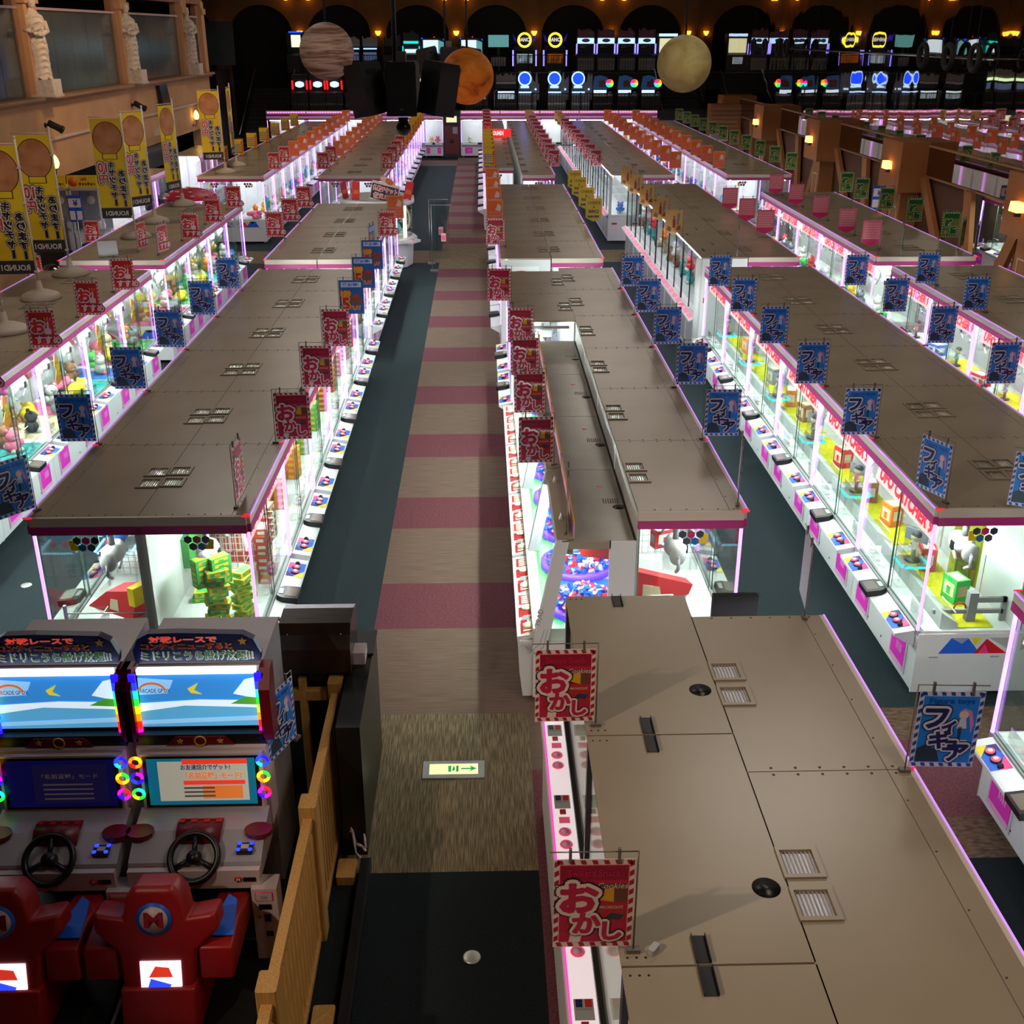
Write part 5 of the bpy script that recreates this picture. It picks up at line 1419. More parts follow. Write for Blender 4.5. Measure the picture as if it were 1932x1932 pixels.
# middle row below the flags
for i in range(4):
    y0 = Y2 + i * L
    mat_patch(-5.70 - .46, y0 + .88, .80, 1.5, ['pink', 'green', 'teal', 'green'][i], '%s fluffy mat in the %s bay, middle row below the flags' % (['pink', 'green', 'teal', 'green'][i], ORD[i]))
    for (dx, dy), (c, c2, ly) in zip(SPOT, PLS[(i + 3) % 6]):
        prize('plush_toy', lying_mesh(c) if ly else plush_mesh(c, c2), (-5.70 + dx, y0 + dy, ZP + .02), PI / 2, '%s plush in the %s bay, middle row below the flags' % (c, ORD[i]), 'plush toy')
    prize('plush_toy', lying_mesh('yellow'), (-5.70 - .75, y0 + 1.0, ZP + .25), .8, 'big yellow plush at the back of the %s bay, middle row below the flags' % ORD[i], 'plush toy')
# near row left of the aisle, aisle side: snack boxes, bags and a rack of strings
SN = [('red', 'white'), ('brown', 'cream'), ('orange', 'yellow'), ('green', 'yellow'), ('red', 'yellow'), ('pink', 'white')]
for i in range(1, 6):
    y0 = Y1 + i * L
    for j in range(4):
        for k in range(5):
            c, c2 = SN[(i + (j > 1)) % 6]
            prize('snack_box', box_mesh(.20, .13, .075, c, c2), (-2.01 - .30 - .17 * (j % 2), y0 + .45 + .85 * (j // 2), ZP + k * .0765), PI / 2 + .12 * ((k * 3 + j) % 3 - 1), '%s snack box, %s from bottom, %s %s stack, %s' % (c, ORD[k], ['near', 'far'][j // 2], ['front', 'back'][j % 2], ORD[i] + ' bay left row'), 'snack box')
    for q in range(5):
        c = ['brown', 'red', 'cream', 'blue', 'orange'][(q + i) % 5]
        prize('snack_bag', box_mesh(.17, .06, .24, c, 'white'), (-2.01 - .74, y0 + .25 + q * .32, ZP), PI / 2, '%s snack bag along the back of the %s bay, left of the aisle' % (c, ORD[i]), 'snack bag')
# first bay, seen through the end glass: tumbling green and yellow snack boxes
gb = box_mesh(.185, .10, .052, 'green', 'yellow'); yb = box_mesh(.185, .10, .052, 'yellow', 'green')
for k in range(11):
    prize('green_snack_box', yb if k % 3 else gb, (-2.40 + .02 * math.sin(k * 2.1), 8.88 + .015 * math.cos(k * 1.7), ZP + k * .0535), .35 + .35 * math.sin(k * 1.3), 'yellow-green snack box, %s from the bottom of the front tower' % ORD[k], 'snack box')
for k in range(9):
    prize('green_snack_box', gb if k % 3 == 0 else yb, (-2.22 + .03 * math.sin(k * 1.9), 9.10 + .02 * math.cos(k * 2.2), ZP + k * .0535), .9 + .4 * math.sin(k * 1.1), 'yellow-green snack box, %s from the bottom of the rear tower' % ORD[k], 'snack box')
for k in range(5):
    for j in range(2):
        prize('green_snack_box', gb, (-2.50 + j * .13, 8.90 + .04 * j, ZP + 11 * .0535 - .16 + k * .0535), .75, 'green snack box, %s from the bottom of the leaning %s column' % (ORD[k], ['left', 'right'][j]), 'snack box')
prize('green_snack_box', gb, (-2.68, 9.42, ZP), .15, 'green snack box lying alone near the middle glass', 'snack box')
prize('green_snack_box', yb, (-2.66, 9.43, ZP + .053), .2, 'yellow snack box on the lone green box', 'snack box')
m = MB()
for q in range(13): m.tube((-.39 + q * .065, 0, 0), (-.39 + q * .065, 0, .62), .004, WHITE2, 4)
for q in range(10): m.tube((-.39, 0, q * .068), (.39, 0, q * .068), .004, WHITE2, 4)
GRID = m.mesh('wire_grid')
tag(link('wire_grid', GRID, None, (-2.46, 10.0, ZP + .05)), 'white wire grid behind the snack towers', 'grid')
tag(link('wire_grid', GRID, None, (-3.36, 9.9, ZP + .05)), 'white wire grid behind the red bag, left half', 'grid')
for q in range(7):
    m = box_mesh(.085, .03, .5, 'red', 'white')
    prize('red_snack_pack', m, (-2.75 + q * .095, 10.12, ZP + .06), .05, 'red snack pack on the grid, %s from left' % ORD[q], 'snack pack')
for k in range(8):
    prize('red_snack_box', box_mesh(.20, .12, .07, 'red', 'white'), (-2.16, 9.85 + .015 * math.sin(k * 2), ZP + k * .0715), PI / 2 + .1 * math.sin(k * 3), 'red snack box, %s from the bottom of the tower beside the grid' % ORD[k], 'snack box')
tag(MB().box(-.05, .05, -.3, .3, 0, .3, pm('green')).box(-.04, .04, -.28, .28, .3, .42, GLASS).build('green_chute', None, (-2.86, 9.9, ZP + .25)), 'green guard panel beside the middle pillar, front end', 'panel')
# pillar between the two front halves
tag(MB().box(-.045, .045, -.012, .02, .0, 1.14, WHITE2).box(-.02, .02, -.03, -.01, .0, 1.14, ACRY).build('centre_pillar', None, (-2.905, 8.60, ZP)), 'clear and steel pillar in the middle of the front end, left row', 'pillar')
# left half of the front end: red bag on a slope, lit platforms
m = MB(); m.at((0, 0, 0), (0, 0, -.55)); m.extr([(-.30, 0), (.28, 0), (.34, .16), (.28, .30), (-.02, .22)], -.11, .11, pm('red'), 'y'); m.extr([(.0, .05), (.12, .05), (.12, .17), (.03, .16)], -.115, .115, pm('cream'), 'y'); m.box(.28, .36, -.12, .12, .16, .34, pm('yellow'))
tag(m.build('big_snack_bag', None, (-3.42, 9.28, ZP)), 'big red snack bag leaning in the front left half', 'snack bag')
def platform(x, y, z, ledm, label, w_=.34):
    t = thing('lit_platform', label, 'platform', (x, y, z))
    m = MB(); m.bev(-w_ / 2, w_ / 2, -w_ / 2, w_ / 2, 0, .03, .05, ACRY); link('clear_top', m.mesh('k'), t)
    m = MB()
    for q in range(10): m.ball((-w_ * .4 + q * w_ * .089, -w_ / 2 - .004, .012), .013, ledm, 6, 4); m.ball((w_ / 2 + .004, -w_ * .4 + q * w_ * .089, .012), .013, ledm, 6, 4); m.ball((-w_ / 2 - .004, -w_ * .4 + q * w_ * .089, .012), .013, ledm, 6, 4)
    link('light_dots', m.mesh('k'), t)
    m = MB()
    for sx in (-1, 1): m.box(sx * w_ * .4 - .008, sx * w_ * .4 + .008, -.01, .01, -z + ZP, 0, ACRY)
    link('clear_leg', m.mesh('k'), t)
platform(-3.52, 9.75, ZP + .42, ICELED, 'clear platform with ice-blue lights in the front left half'); platform(-3.30, 10.5, ZP + .42, ICELED, 'second ice-blue lit platform deeper in the front left half')
prize('figure_toy', plush_mesh('blue', 'red'), (-3.52, 9.75, ZP + .455), 0, 'small blue and red toy on the ice-blue platform', 'toy')
m = MB()
for q in range(3): m.tube((-3.74, 8.78, ZP + .1 + q * .06), (-2.96, 8.78, ZP + .1 + q * .06), .006, METAL)
for x in (-3.72, -3.0): m.box(x - .012, x + .012, 8.765, 8.795, ZP, ZP + .3, WHITE2)
tag(m.build('chrome_bars'), 'chrome guard bars across the front left half', 'bars')
m = MB()
for q in range(4): m.box(-3.75, -2.97, 10.05, 10.4, ZP + .3 + q * .12, ZP + .305 + q * .12, GREYV)
tag(m.build('grey_louvres'), 'grey louvre panel at the back of the front left half', 'panel')
# near row right of the aisle, front end: red wedge, lit platforms, figures
m = MB(); m.at((0, 0, 0), (0, 0, .35)); m.extr([(-.30, 0), (.30, 0), (.34, .10), (-.26, .34)], -.07, .07, pm('red'), 'y'); m.extr([(-.2, .05), (.0, .05), (-.02, .14), (-.2, .2)], -.073, .073, pm('cream'), 'y')
tag(m.build('red_wedge_bag', None, (1.62, 9.35, ZP + .02)), 'long red snack bag leaning inside the front end right of the aisle', 'snack bag')
prize('red_snack_box', box_mesh(.26, .1, .18, 'red', 'white'), (1.75, 9.9, ZP + .3), .4, 'red snack box on the rack, front end right of the aisle', 'snack box')
platform(1.9, 9.95, ZP + .34, ICELED, 'ice-blue lit platform in the front end right of the aisle'); platform(1.60, 10.25, ZP + .46, ICELED, 'rear ice-blue lit platform, front end right of the aisle')
prize('prize_carton', box_mesh(.34, .12, .20, 'white', 'teal'), (1.55, 8.98, ZP), .1, 'white and teal carton low in the front end right of the aisle', 'box')
prize('prize_carton', box_mesh(.3, .12, .17, 'lilac', 'grey'), (1.62, 8.85, ZP), -.1, 'lilac and grey carton before the teal carton', 'box')
tag(link('wire_grid', GRID, None, (1.72, 10.25, ZP + .05)), 'white wire grid in the front end right of the aisle', 'grid')
prize('plush_toy', plush_mesh('blue', 'yellow'), (1.72, 10.1, ZP + .8), 0, 'small blue toy high in the front end right of the aisle', 'toy')
# near row second right: yellow mats, figures in clear boxes
YM = noise_mat('yellow_print_mat', (216, 214, 8), (240, 236, 60), 14, .6, .2, 3)
FBOX = {}
def boxed(c, c2): return box_mesh(.20, .15, .24, c, c2)
def figure_mesh(c):
    k = ('fig', c)
    if k in _PL: return _PL[k]
    m = MB(); m.cyl((0, 0, 0), .075, .014, BLACK, 20); m.lathe([(.02, .014), (.022, .10), (.034, .13), (.028, .17), (.034, .20), (.012, .215)], pm(c), (0, 0, 0), 10); m.ball((0, 0, .25), .046, pm('cream'), 12, 8); m.ball((0, .008, .268), .05, pm('black'), 12, 8, (1, 1, .8))
    for s in (-1, 1): m.path([(s * .03, 0, .195), (s * .055, -.01, .15), (s * .03, -.03, .13)], .011, pm('cream'), 6)
    _PL[k] = m.mesh('figure_toy'); return _PL[k]
NC = ['green', 'orange', 'red', 'brown', 'grey', 'orange']
for i in range(6):
    y0 = Y1 + i * L
    tag(MB().box(-.17, .17, -.80, .80, 0, .01, YM).build('yellow_mat', None, (4.40, y0 + L / 2, ZP + .001)), 'yellow printed mat in the %s' % bay_name(i, 3), 'mat')
    tag(MB().extr([(-.02, 0), (.14, 0), (.14, .05), (-.02, .16)], -.80, .80, WHITE2, 'y').build('white_ramp', None, (4.10, y0 + L / 2, ZP + .001)), 'white ramp in the %s' % bay_name(i, 3), 'ramp')
    prize('prize_carton', boxed(NC[i], 'cream'), (4.42, y0 + .62, ZP + .012), -PI / 2 + .25, '%s carton on the yellow mat, %s' % (NC[i], bay_name(i, 3)), 'box')
    if i in (0, 1, 3): prize('prize_carton', boxed(NC[(i + 2) % 6], 'white'), (4.40, y0 + 1.30, ZP + .012), -PI / 2 - .2, 'farther %s carton, %s' % (NC[(i + 2) % 6], bay_name(i, 3)), 'box')
    platform(4.12, y0 + .98, ZP + .22, CYANLED, 'clear platform ringed with cyan lights, %s' % bay_name(i, 3), .26)
    prize('figure_toy', figure_mesh(['white', 'pink', 'grey', 'blue', 'white', 'red'][i]), (4.12, y0 + .98, ZP + .252), -PI / 2 + .3, 'dark-haired figure on a black disc, %s' % bay_name(i, 3), 'figure')
    tag(MB().box(-.12, .12, -.004, .004, 0, .3, ACRY).box(-.12, .12, -.006, .006, .16, .28, pm('grey')).build('backing_card', None, (4.17, y0 + 1.08, ZP + .25), (0, 0, -.9)), 'clear backing card behind the figure, %s' % bay_name(i, 3), 'card')
for k in range(5):
    for j in range(3 if k < 2 else 2):
        c = ['red', 'green', 'orange', 'brown', 'teal'][(k + j) % 5]
        prize('prize_carton', box_mesh(.17, .13, .20, c, 'cream'), (4.93 - .05 * k, 9.02 + k * .19, ZP + j * .202), -.5, '%s carton, %s layer of the %s carton stack from the front, second row right' % (c, ORD[j], ORD[k]), 'box')
tag(MB().box(-.003, .003, -.3, .3, 0, .75, glass_mat('yellow_acrylic', (238, 236, 120), .08, .4)).build('yellow_acrylic_sheet', None, (4.72, 9.5, ZP), (0, 0, .6)), 'yellow tinted clear sheet beside the carton stacks', 'sheet')
m = MB(); m.box(4.06, 4.70, 8.83, 8.86, ZP + .08, ZP + .12, GREYV); m.box(4.36, 4.44, 8.80, 8.88, ZP, ZP + .30, GREYV); m.box(4.4, 4.72, 8.83, 8.86, ZP + .19, ZP + .24, GREYV); m.box(4.68, 4.72, 8.83, 8.86, ZP, ZP + .24, GREYV); m.torus((4.30, 8.84, ZP + .13), .055, .008, REDP, 16, 6, 'y', 0, PI)
tag(m.build('grey_latch_frame'), 'grey latch frame inside the front end of the yellow-mat row', 'frame')
# near row beside the partition
for i in range(6):
    y0 = Y1 + i * L
    if i < 3: continue
    prize('prize_carton', box_mesh(.28, .2, .18, ['orange', 'red', 'blue'][i % 3], 'white'), (7.55, y0 + .5, ZP), -1.3, '%s carton in the %s' % (['orange', 'red', 'blue'][i % 3], bay_name(i, 4)), 'box')
    prize('figure_toy', figure_mesh(['lilac', 'teal', 'pink'][i % 3]), (7.45, y0 + 1.2, ZP + .1), -1.5, '%s figure in the %s' % (['lilac', 'teal', 'pink'][i % 3], bay_name(i, 4)), 'figure')
    tag(MB().box(-.25, .25, -.4, .4, 0, .1, pm('yellow') if i < 5 else pm('white')).build('display_block', None, (7.5, y0 + 1.15, ZP)), 'low display block in the %s' % bay_name(i, 4), 'display')
# middle and far rows, a few coloured plush in each bay
def fill(row, block, x, sgn, ystart, n, cols, per=3):
    for i in range(n):
        for q in range(per):
            c = cols[(i * per + q * 2 + i // 2) % len(cols)]
            prize('plush_toy', lying_mesh(c) if (i + q) % 3 == 0 else plush_mesh(c, 'white'), (x - sgn * (.32 + .14 * (q % 2)), ystart + i * L + .30 + q * (1.2 / max(1, per - 1)), ZP), sgn * PI / 2, '%s plush, %s in the %s bay of %s row %s' % (c, ORD[q], ORD[i], block, ROW[row]), 'plush toy')
CC = ['pink', 'white', 'orange', 'teal', 'yellow', 'blue', 'red', 'cream', 'lilac']
fill(1, 'middle', -2.05, 1, Y2, 4, ['brown', 'red', 'yellow', 'orange', 'cream'])
fill(0, 'far', -6.2, 1, Y3, 10, CC)
fill(1, 'far', -2.8, 1, Y3, 8, CC)
fill(4, 'middle', 7.10, -1, Y2, 5, ['green', 'red', 'white', 'yellow', 'grey'])
fill(4, 'far', 7.0, -1, Y3, 10, CC)
for i in range(6):
    for q in range(3):
        c = ['brown', 'orange', 'cream', 'red', 'teal', 'white'][(i * 2 + q) % 6]
        prize('plush_toy', plush_mesh(c, 'white'), (3.88 + .45 - .1 * (q % 2), Y2 + i * L + .4 + q * .45, .775 if q != 1 else 1.132), -PI / 2, '%s plush, %s in glass-door cabinet %s from front, second right of the aisle' % (c, ORD[q], ORD[i]), 'plush toy')
# front ends of the middle and far rows
for (x, y, c, t_) in ((-6.9, 20.6, 'yellow', 'lying'), (-6.4, 20.6, 'grey', 'sitting'), (-6.1, 20.5, 'orange', 'sitting'), (-7.2, 20.5, 'white', 'lying'), (-7.5, 33.2, 'cream', 'sitting'), (-7.1, 33.2, 'orange', 'sitting'), (-6.6, 33.1, 'pink', 'lying'), (-4.2, 33.2, 'blue', 'lying'), (-3.7, 33.2, 'white', 'sitting'), (4.0, 33.1, 'blue', 'sitting'), (4.9, 33.2, 'orange', 'lying'), (7.4, 33.2, 'white', 'lying'), (8.0, 33.2, 'teal', 'sitting')):
    prize('plush_toy', lying_mesh(c) if t_ == 'lying' else plush_mesh(c, 'white'), (x, y, ZP + .05 if x != 4.0 else .775), -.2, '%s %s plush at the front glass of %s row %s' % (c, t_, 'middle' if y < 25 else 'far', ROW[0 if x < -5 else 1 if x < 0 else 3 if x < 6 else 4]), 'plush toy')
# ------------------------------------------------------------------ video games on the two terraces
GB = mat('game_body_black', (18, 18, 22), .5); GS = mat('game_body_silver', (120, 126, 136), .4, .3); GP = mat('game_picture_blue', (34, 78, 128), .5, 0, .25); GPW = mat('game_picture_pale', (150, 150, 156), .5)
WHGL = mat('white_game_letters', (235,235,235), .5, 0, .8)
E_BL = glow('game_blue_disc', (20, 60, 255), 2.2); E_ICE = glow('game_ice_white', (170, 210, 255), 1.5); E_WH = glow('game_white_screen', (214, 234, 250), 1.1); E_RED = glow('game_red_light', (255, 24, 30), 1.6); E_TEAL = glow('game_teal', (20, 220, 210), 1.2); E_LAV = glow('game_lavender', (140, 130, 255), 2.0); E_YEL = glow('game_yellow_ring', (255, 236, 60), 1.8); E_CREAM = glow('game_cream_screen', (226, 226, 180), .95); E_SEA = glow('game_sea_screen', (96, 160, 160), .8); E_PIC = glow('game_dim_picture', (96, 110, 150), .5); E_DK = mat('game_dark_screen', (12, 12, 16), .2); E_GRW = glow('game_green_white', (220, 255, 200), 1.3); E_INDIGO = glow('game_indigo', (60, 40, 220), 1.2); SCULPT = mat('game_sculpted_topper', (110, 104, 104), .6); TPINK = mat('game_pink_topper', (120, 70, 100), .6)
def game(x, y, z, label, parts):
    t = thing('arcade_cabinet', label, 'arcade game', (x, y, z))
    for n, m in parts: link(n, m.mesh('g'), t)
def body(w_, h_, d_, c=GB, deck=.9):
    m = MB(); m.extr([(0, 0), (d_, 0), (d_, h_), (.30, h_), (.42, deck + .12), (.0, deck - .05)], -w_ / 2, w_ / 2, c, 'x'); return m
def scr(w_, z0, z1, c, y=.30, off_=0): 
    m = MB(); m.box(off_ - w_ / 2, off_ + w_ / 2, y - .02, y, z0, z1, c); return m
def jag(m, x0, x1, z0, z1, y, c, n=9, seed=1):
    r = random.Random(seed); pts = [(x1, z0), (x0, z0)] if False else []
    xs = [x0 + (x1 - x0) * i / n for i in range(n + 1)]
    m.extr([(x0, z0)] + [(x1, z0)] + [(xx, z1 - (z1 - z0) * .45 * r.random()) for xx in xs[::-1]], y, y + .06, c, 'y'); return m
Y_1, Z_1, Y_2, Z_2 = 60.0, 1.95, 64.7, 3.62
for i, x in enumerate((-9.15, -8.25, -7.4)):
    m = MB()
    for s in (-1, 1): m.box(s * .36 - .04, s * .36 + .04, .25, .3, 1.0, 1.42, E_RED)
    e = MB(); e.extr([(.22 * math.cos(q * PI / 6) * (1 + .15 * (q % 2)), 1.24 + .15 * math.sin(q * PI / 6)) for q in range(12)], .26, .28, E_WH, 'y')
    game(x, Y_1, Z_1, 'black game with red light bars and a white burst screen, %s from left' % ORD[i], [('cabinet_body', body(.82, 1.7, .9)), ('light_bar', m), ('screen', e)])
for i, x in enumerate((-6.5, -5.75)):
    m = jag(MB(), -.3, .3, 1.35, 1.65, .27, E_RED if i else SCULPT, 7, i); f = MB(); f.ball((-.05 if i else .1, .25, 1.5), .14, E_GRW if not i else E_RED, 10, 7)
    e = MB(); [e.box(-.26, .26, .27, .285, .9 + q * .07, .93 + q * .07, REDP) for q in range(4)]
    game(x, Y_1, Z_1, 'dark game with glowing red lettering, %s beside the speakers' % ORD[i], [('cabinet_body', body(.74, 1.6, .9)), ('topper', m), ('lamp', f), ('red_print', e)])
for i, x in enumerate((-3.6, -2.75, -1.9)):
    m = jag(MB(), -.34, .34, 1.45, 1.95, .27, SCULPT, 8, i + 3); e = MB(); e.box(-.33, .33, .2, .28, 1.36, 1.5, E_GRW)
    game(x, Y_1, Z_1, 'game with a flowery topper and blue screen, %s behind the hanging speakers' % ORD[i], [('cabinet_body', body(.76, 1.5, .9)), ('topper', m), ('light_bar', e), ('screen', scr(.5, .75, 1.25, E_PIC))])
for i, x in enumerate((-.2, 1.25)):
    m = jag(MB(), -.5, .5, 1.38, 1.78, .25, SCULPT, 9, i + 7); e = MB(); e.box(-.5, .5, .2, .27, 1.25, 1.36, GPW)
    p = MB(); p.path([(-.6, -.1, 0), (-.6, -.1, .9), (-.45, -.1, 1.0)], .03, GPW)
    game(x, Y_1, Z_1, 'dark gun game with a carved topper and white screen, %s from left' % ORD[i], [('cabinet_body', body(1.1, 1.4, 1.0)), ('topper', m), ('title_board', e), ('screen', scr(.84, .55, .92, E_WH, .02)), ('side_pipe', p)])
for i, x in enumerate((2.45, 3.95, 5.15)):
    x -= .12
    m = MB(); m.box(-.42, .16, .22, .3, 1.0, 1.85, GS); m.extr([(-.13 + .25 * math.cos(q * PI / 10), 1.5 + .25 * math.sin(q * PI / 10)) for q in range(20)], .2, .22, E_BL, 'y')
    e = MB(); e.box(-.34, .08, .19, .22, 1.06, 1.16, E_ICE); e.torus((-.13, .21, 1.5), .31, .035, E_ICE, 24, 6, 'y'); e.box(-.44, .2, .02, .08, .82, .9, E_ICE); e.box(-.42, .14, -.02, .02, -.12, -.02, E_BL)
    r = jag(MB(), .18, .60, .5, 1.82, .24, GS, 8, i + 2); r.ball((.42, .2, 1.0), .05, E_ICE, 8, 6)
    game(x, Y_1, Z_1, 'silver game with a glowing blue disc and grey robot panel, %s from left' % ORD[i], [('cabinet_body', body(.9, 1.0, .9, GS, .78)), ('blue_disc_board', m), ('light_trim', e), ('robot_panel', r)])
RB = [glow('disc%d' % q, c, 1.4) for q, c in enumerate([(255, 40, 160), (255, 60, 60), (255, 160, 40), (200, 255, 60), (60, 255, 120), (40, 230, 255)])]
for i, x in enumerate((6.15, 7.4, 8.6)):
    m = MB(); m.extr([(-.5, 1.0), (.25, 1.0), (.25, 1.55), (-.1, 1.66), (-.42, 1.6)], .24, .3, GP, 'y'); jag(m, -.2, .2, 1.1, 1.5, .21, BRN, 6, i)
    e = MB()
    for q in range(6): e.extr([(.35 + .2 * math.cos(a), 1.28 + .2 * math.sin(a)) for a in (PI - q * PI / 3, PI - q * PI / 3 - PI / 6, PI - (q + 1) * PI / 3)] + [(.35, 1.28)], .18, .2, RB[q], 'y')
    p = MB(); p.ball((.38, .15, .65), .14, GPW, 10, 8, (1, 1, 1.7)); p.box(-.45, .2, .2, .24, .78, .96, E_WH)
    game(x, Y_1, Z_1, 'fishing-picture game with a rainbow disc, %s from left' % ORD[i], [('cabinet_body', body(.95, 1.0, .9, GB, .72)), ('picture_board', m), ('rainbow_disc', e), ('pale_trim', p)])
# upper terrace
m = MB(); m.box(-.35, .35, .2, .25, 1.95, 2.03, E_BL)
game(-9.9, Y_2, Z_2, 'dark game with a green and white screen, leftmost on the upper terrace', [('cabinet_body', body(1.0, 2.0, .9)), ('screen', scr(.5, 1.25, 1.85, E_GRW)), ('blue_lights', m)])
for i, x in enumerate((-6.9, -5.95)):
    m = jag(MB(), -.4, .4, 1.3, 1.85, .25, GPW, 8, i); e = MB(); e.box(-.36, .36, .2, .24, 1.14, 1.2, E_ICE)
    game(x, Y_2, Z_2, 'game with a pale picture topper and blue light bar, %s right of the striped planet' % ORD[i], [('cabinet_body', body(.85, 1.3, .9)), ('picture_topper', m), ('light_bar', e), ('lower_screen', scr(.7, .6, 1.0, E_PIC, .02))])
m = jag(MB(), -.45, .45, 1.3, 1.9, .25, mat('dark_topper', (40, 44, 48), .6), 9, 4)
game(-4.75, Y_2, Z_2, 'unlit dark game with a winged topper behind the speaker pole', [('cabinet_body', body(.95, 1.4, .9)), ('topper', m)])
m = jag(MB(), -.42, .42, 1.55, 2.1, .25, mat('dark_topper', (40, 44, 48), .6), 9, 6); e = MB(); e.box(-.4, .4, .22, .27, 1.42, 1.55, E_TEAL)
for s in (-1, 1): e.box(s * .44 - .03, s * .44 + .03, .2, .26, .7, 1.3, E_TEAL)
game(-3.75, Y_2, Z_2, 'teal-lit game right of the speaker pole on the upper terrace', [('cabinet_body', body(.95, 1.6, .9)), ('topper', m), ('teal_trim', e), ('screen', scr(.68, .7, 1.15, E_WH))])
for i, x in enumerate((-2.6, -.55)):
    m = MB(); m.box(-.5, .3, .26, .28, .95, 1.6, E_WH); m.poly([(.3, .27, .95), (.62, -.05, .85), (.62, -.05, 1.5), (.3, .27, 1.6)], E_SEA)
    e = MB(); e.ball((-.55, .2, 1.68), .04, E_BL, 6, 4); e.ball((.62, 0, 1.62), .04, E_BL, 6, 4); e.ball((.1, .2, 1.75), .035, E_RED, 6, 4)
    game(x, Y_2, Z_2, 'open game with a white corner screen, %s on the upper terrace' % ORD[i], [('cabinet_body', body(1.3, 1.7, 1.1)), ('corner_screen', m), ('marker_light', e)])
m = MB(); m.box(-.07, .07, .3, .36, 0, 1.3, GB)
game(.95, Y_2, Z_2, 'wide flat screen showing sea green on a post, upper terrace', [('post', m), ('screen', scr(1.1, 1.25, 1.85, E_SEA)), ('lower_board', scr(.8, .3, .75, GPW, .28))])
for i, x in enumerate((2.35, 4.0)):
    m = MB(); m.torus((0, .2, 1.6), .33, .055, E_YEL, 32, 8, 'y'); m.extr([(.32 * math.cos(q * PI / 12), 1.6 + .32 * math.sin(q * PI / 12)) for q in range(24)], .2, .22, GB, 'y')
    w2 = MB()
    for s in (-1, 1): 
        for q in range(3): w2.extr([(s * (.42 + .05 * q), 1.45 + .02 * q), (s * (.56 + .05 * q), 1.85 + .05 * q), (s * (.46 + .05 * q), 1.6 + .03 * q)], .21, .23, E_INDIGO, 'y')
        w2.box(s * .62 - .04, s * .62 + .04, .1, .16, .3, 1.1, E_LAV)
    lt = MB().at((0, .19, 1.52), (PI / 2, 0, 0)); lt.text('DANCE', 0, 0, .2, WHGL, .04, center=True, w=.74)
    o = MB(); o.box(-.42, .42, .0, .04, .45, .9, E_WH if not i else ORGS)
    game(x, Y_2, Z_2, 'dance game with a glowing yellow ring, %s on the upper terrace' % ORD[i], [('cabinet_body', body(1.1, 1.3, .9)), ('yellow_ring', m), ('wing_lights', w2), ('ring_lettering', lt), ('screen', o)])
for i, x in enumerate((5.65, 6.75, 7.85, 8.95)):
    m = jag(MB(), -.45, .45, 1.72, 2.22, .25, TPINK, 8, i); m.ball((.25, .25, 2.02), .12, SCULPT, 8, 6)
    e = MB(); e.box(-.45, .45, .24, .28, 1.42, 1.7, E_ICE); e.ball((0, .22, 1.58), .16, GPW, 12, 6, (1.4, .2, .6))
    l_ = MB()
    for s in (-1, 1): l_.box(s * .48 - .035, s * .48 + .035, .2, .27, .85, 1.42, E_LAV)
    tx = MB().at((-.3, .255, 1.3), (PI / 2, 0, 0)); tx.box(0, .5, 0, .025, 0, .001, GPW); tx.box(0, .3, -.07, -.045, 0, .001, GPW)
    game(x, Y_2, Z_2, 'lavender-edged rhythm game, %s from left on the upper terrace' % ORD[i], [('cabinet_body', body(1.0, 1.72, .9)), ('topper', m), ('lit_header', e), ('edge_light', l_), ('screen', scr(.86, .9, 1.42, E_DK)), ('screen_text', tx), ('lower_panel', scr(.9, .1, .7, GPW, -.0))])
m = MB(); m.box(-.5, .5, .2, .25, 1.78, 1.92, E_ICE); m.box(-.5, .5, .2, .26, 1.70, 1.76, REDP)
game(10.1, Y_2, Z_2, 'game with a large cream screen left of the pale yellow planet', [('cabinet_body', body(1.2, 1.9, .9)), ('header', m), ('screen', scr(.9, .95, 1.68, E_CREAM)), ('lower_screen', scr(.5, .4, .75, E_WH, .02))])

# ------------------------------------------------------------------ back row of cranes closing the floor
LP2 = MB(); 
for q in range(15): LP2.bev(.06 + q * .115, .06 + q * .115 + .08, -.05, .0, H + .18, H + .23, .01, LEDP)
LP2.box(0, L, -.03, .0, H, H + .28, PLASTIC_W); LP2.box(0, L, -.035, .0, H + .02, H + .12, MAG)
TOPM = LP2.mesh('lit_topper')
for i in range(4):
    t = thing('claw_crane_cabinet', 'back-row crane cabinet with a pink lit top, %s from the left end' % ORD[i], 'crane game', (-10.3 + i * 1.875, 56.7, 0))
    t.scale = (1.061, 1, 1); stamp(t, PLAIN); link('lit_topper', TOPM, t)
t = thing('claw_crane_cabinet', 'narrow back-row crane cabinet just left of the black change machine', 'crane game', (-2.78, 56.7, 0)); t.scale = (.51, 1, 1); stamp(t, PLAIN); link('lit_topper', TOPM, t)
for i in range(5):
    t = thing('claw_crane_cabinet', 'back-row crane cabinet with a pink lit top, %s right of the black machine' % ORD[i], 'crane game', (-1.02 + i * 1.9, 56.7, 0))
    t.scale = (1.07, 1, 1); stamp(t, PLAIN); link('lit_topper', TOPM, t)
for i in range(10):
    x = -10.3 + i * 1.875 + .45 if i < 5 else -1.02 + (i - 5) * 1.9 + .45
    for q in range(2):
        c = ['orange', 'blue', 'cream', 'pink', 'white', 'brown'][(i * 2 + q) % 6]
        prize('plush_toy', plush_mesh(c, 'cream'), (x + .8 * q if i != 4 else x - .1 + .3 * q, 57.05, ZP), 0, '%s plush, %s one in back-row crane %s counted from the left' % (c, ['left', 'right'][q], ORD[i]), 'plush toy')
t = thing('change_machine', 'black and red change machine between the back-row cranes', 'change machine', (-1.45, 56.7, 0))
m = MB(); m.box(-.40, .40, 0, .7, 0, 2.1, GB); link('cabinet_body', m.mesh('g'), t)
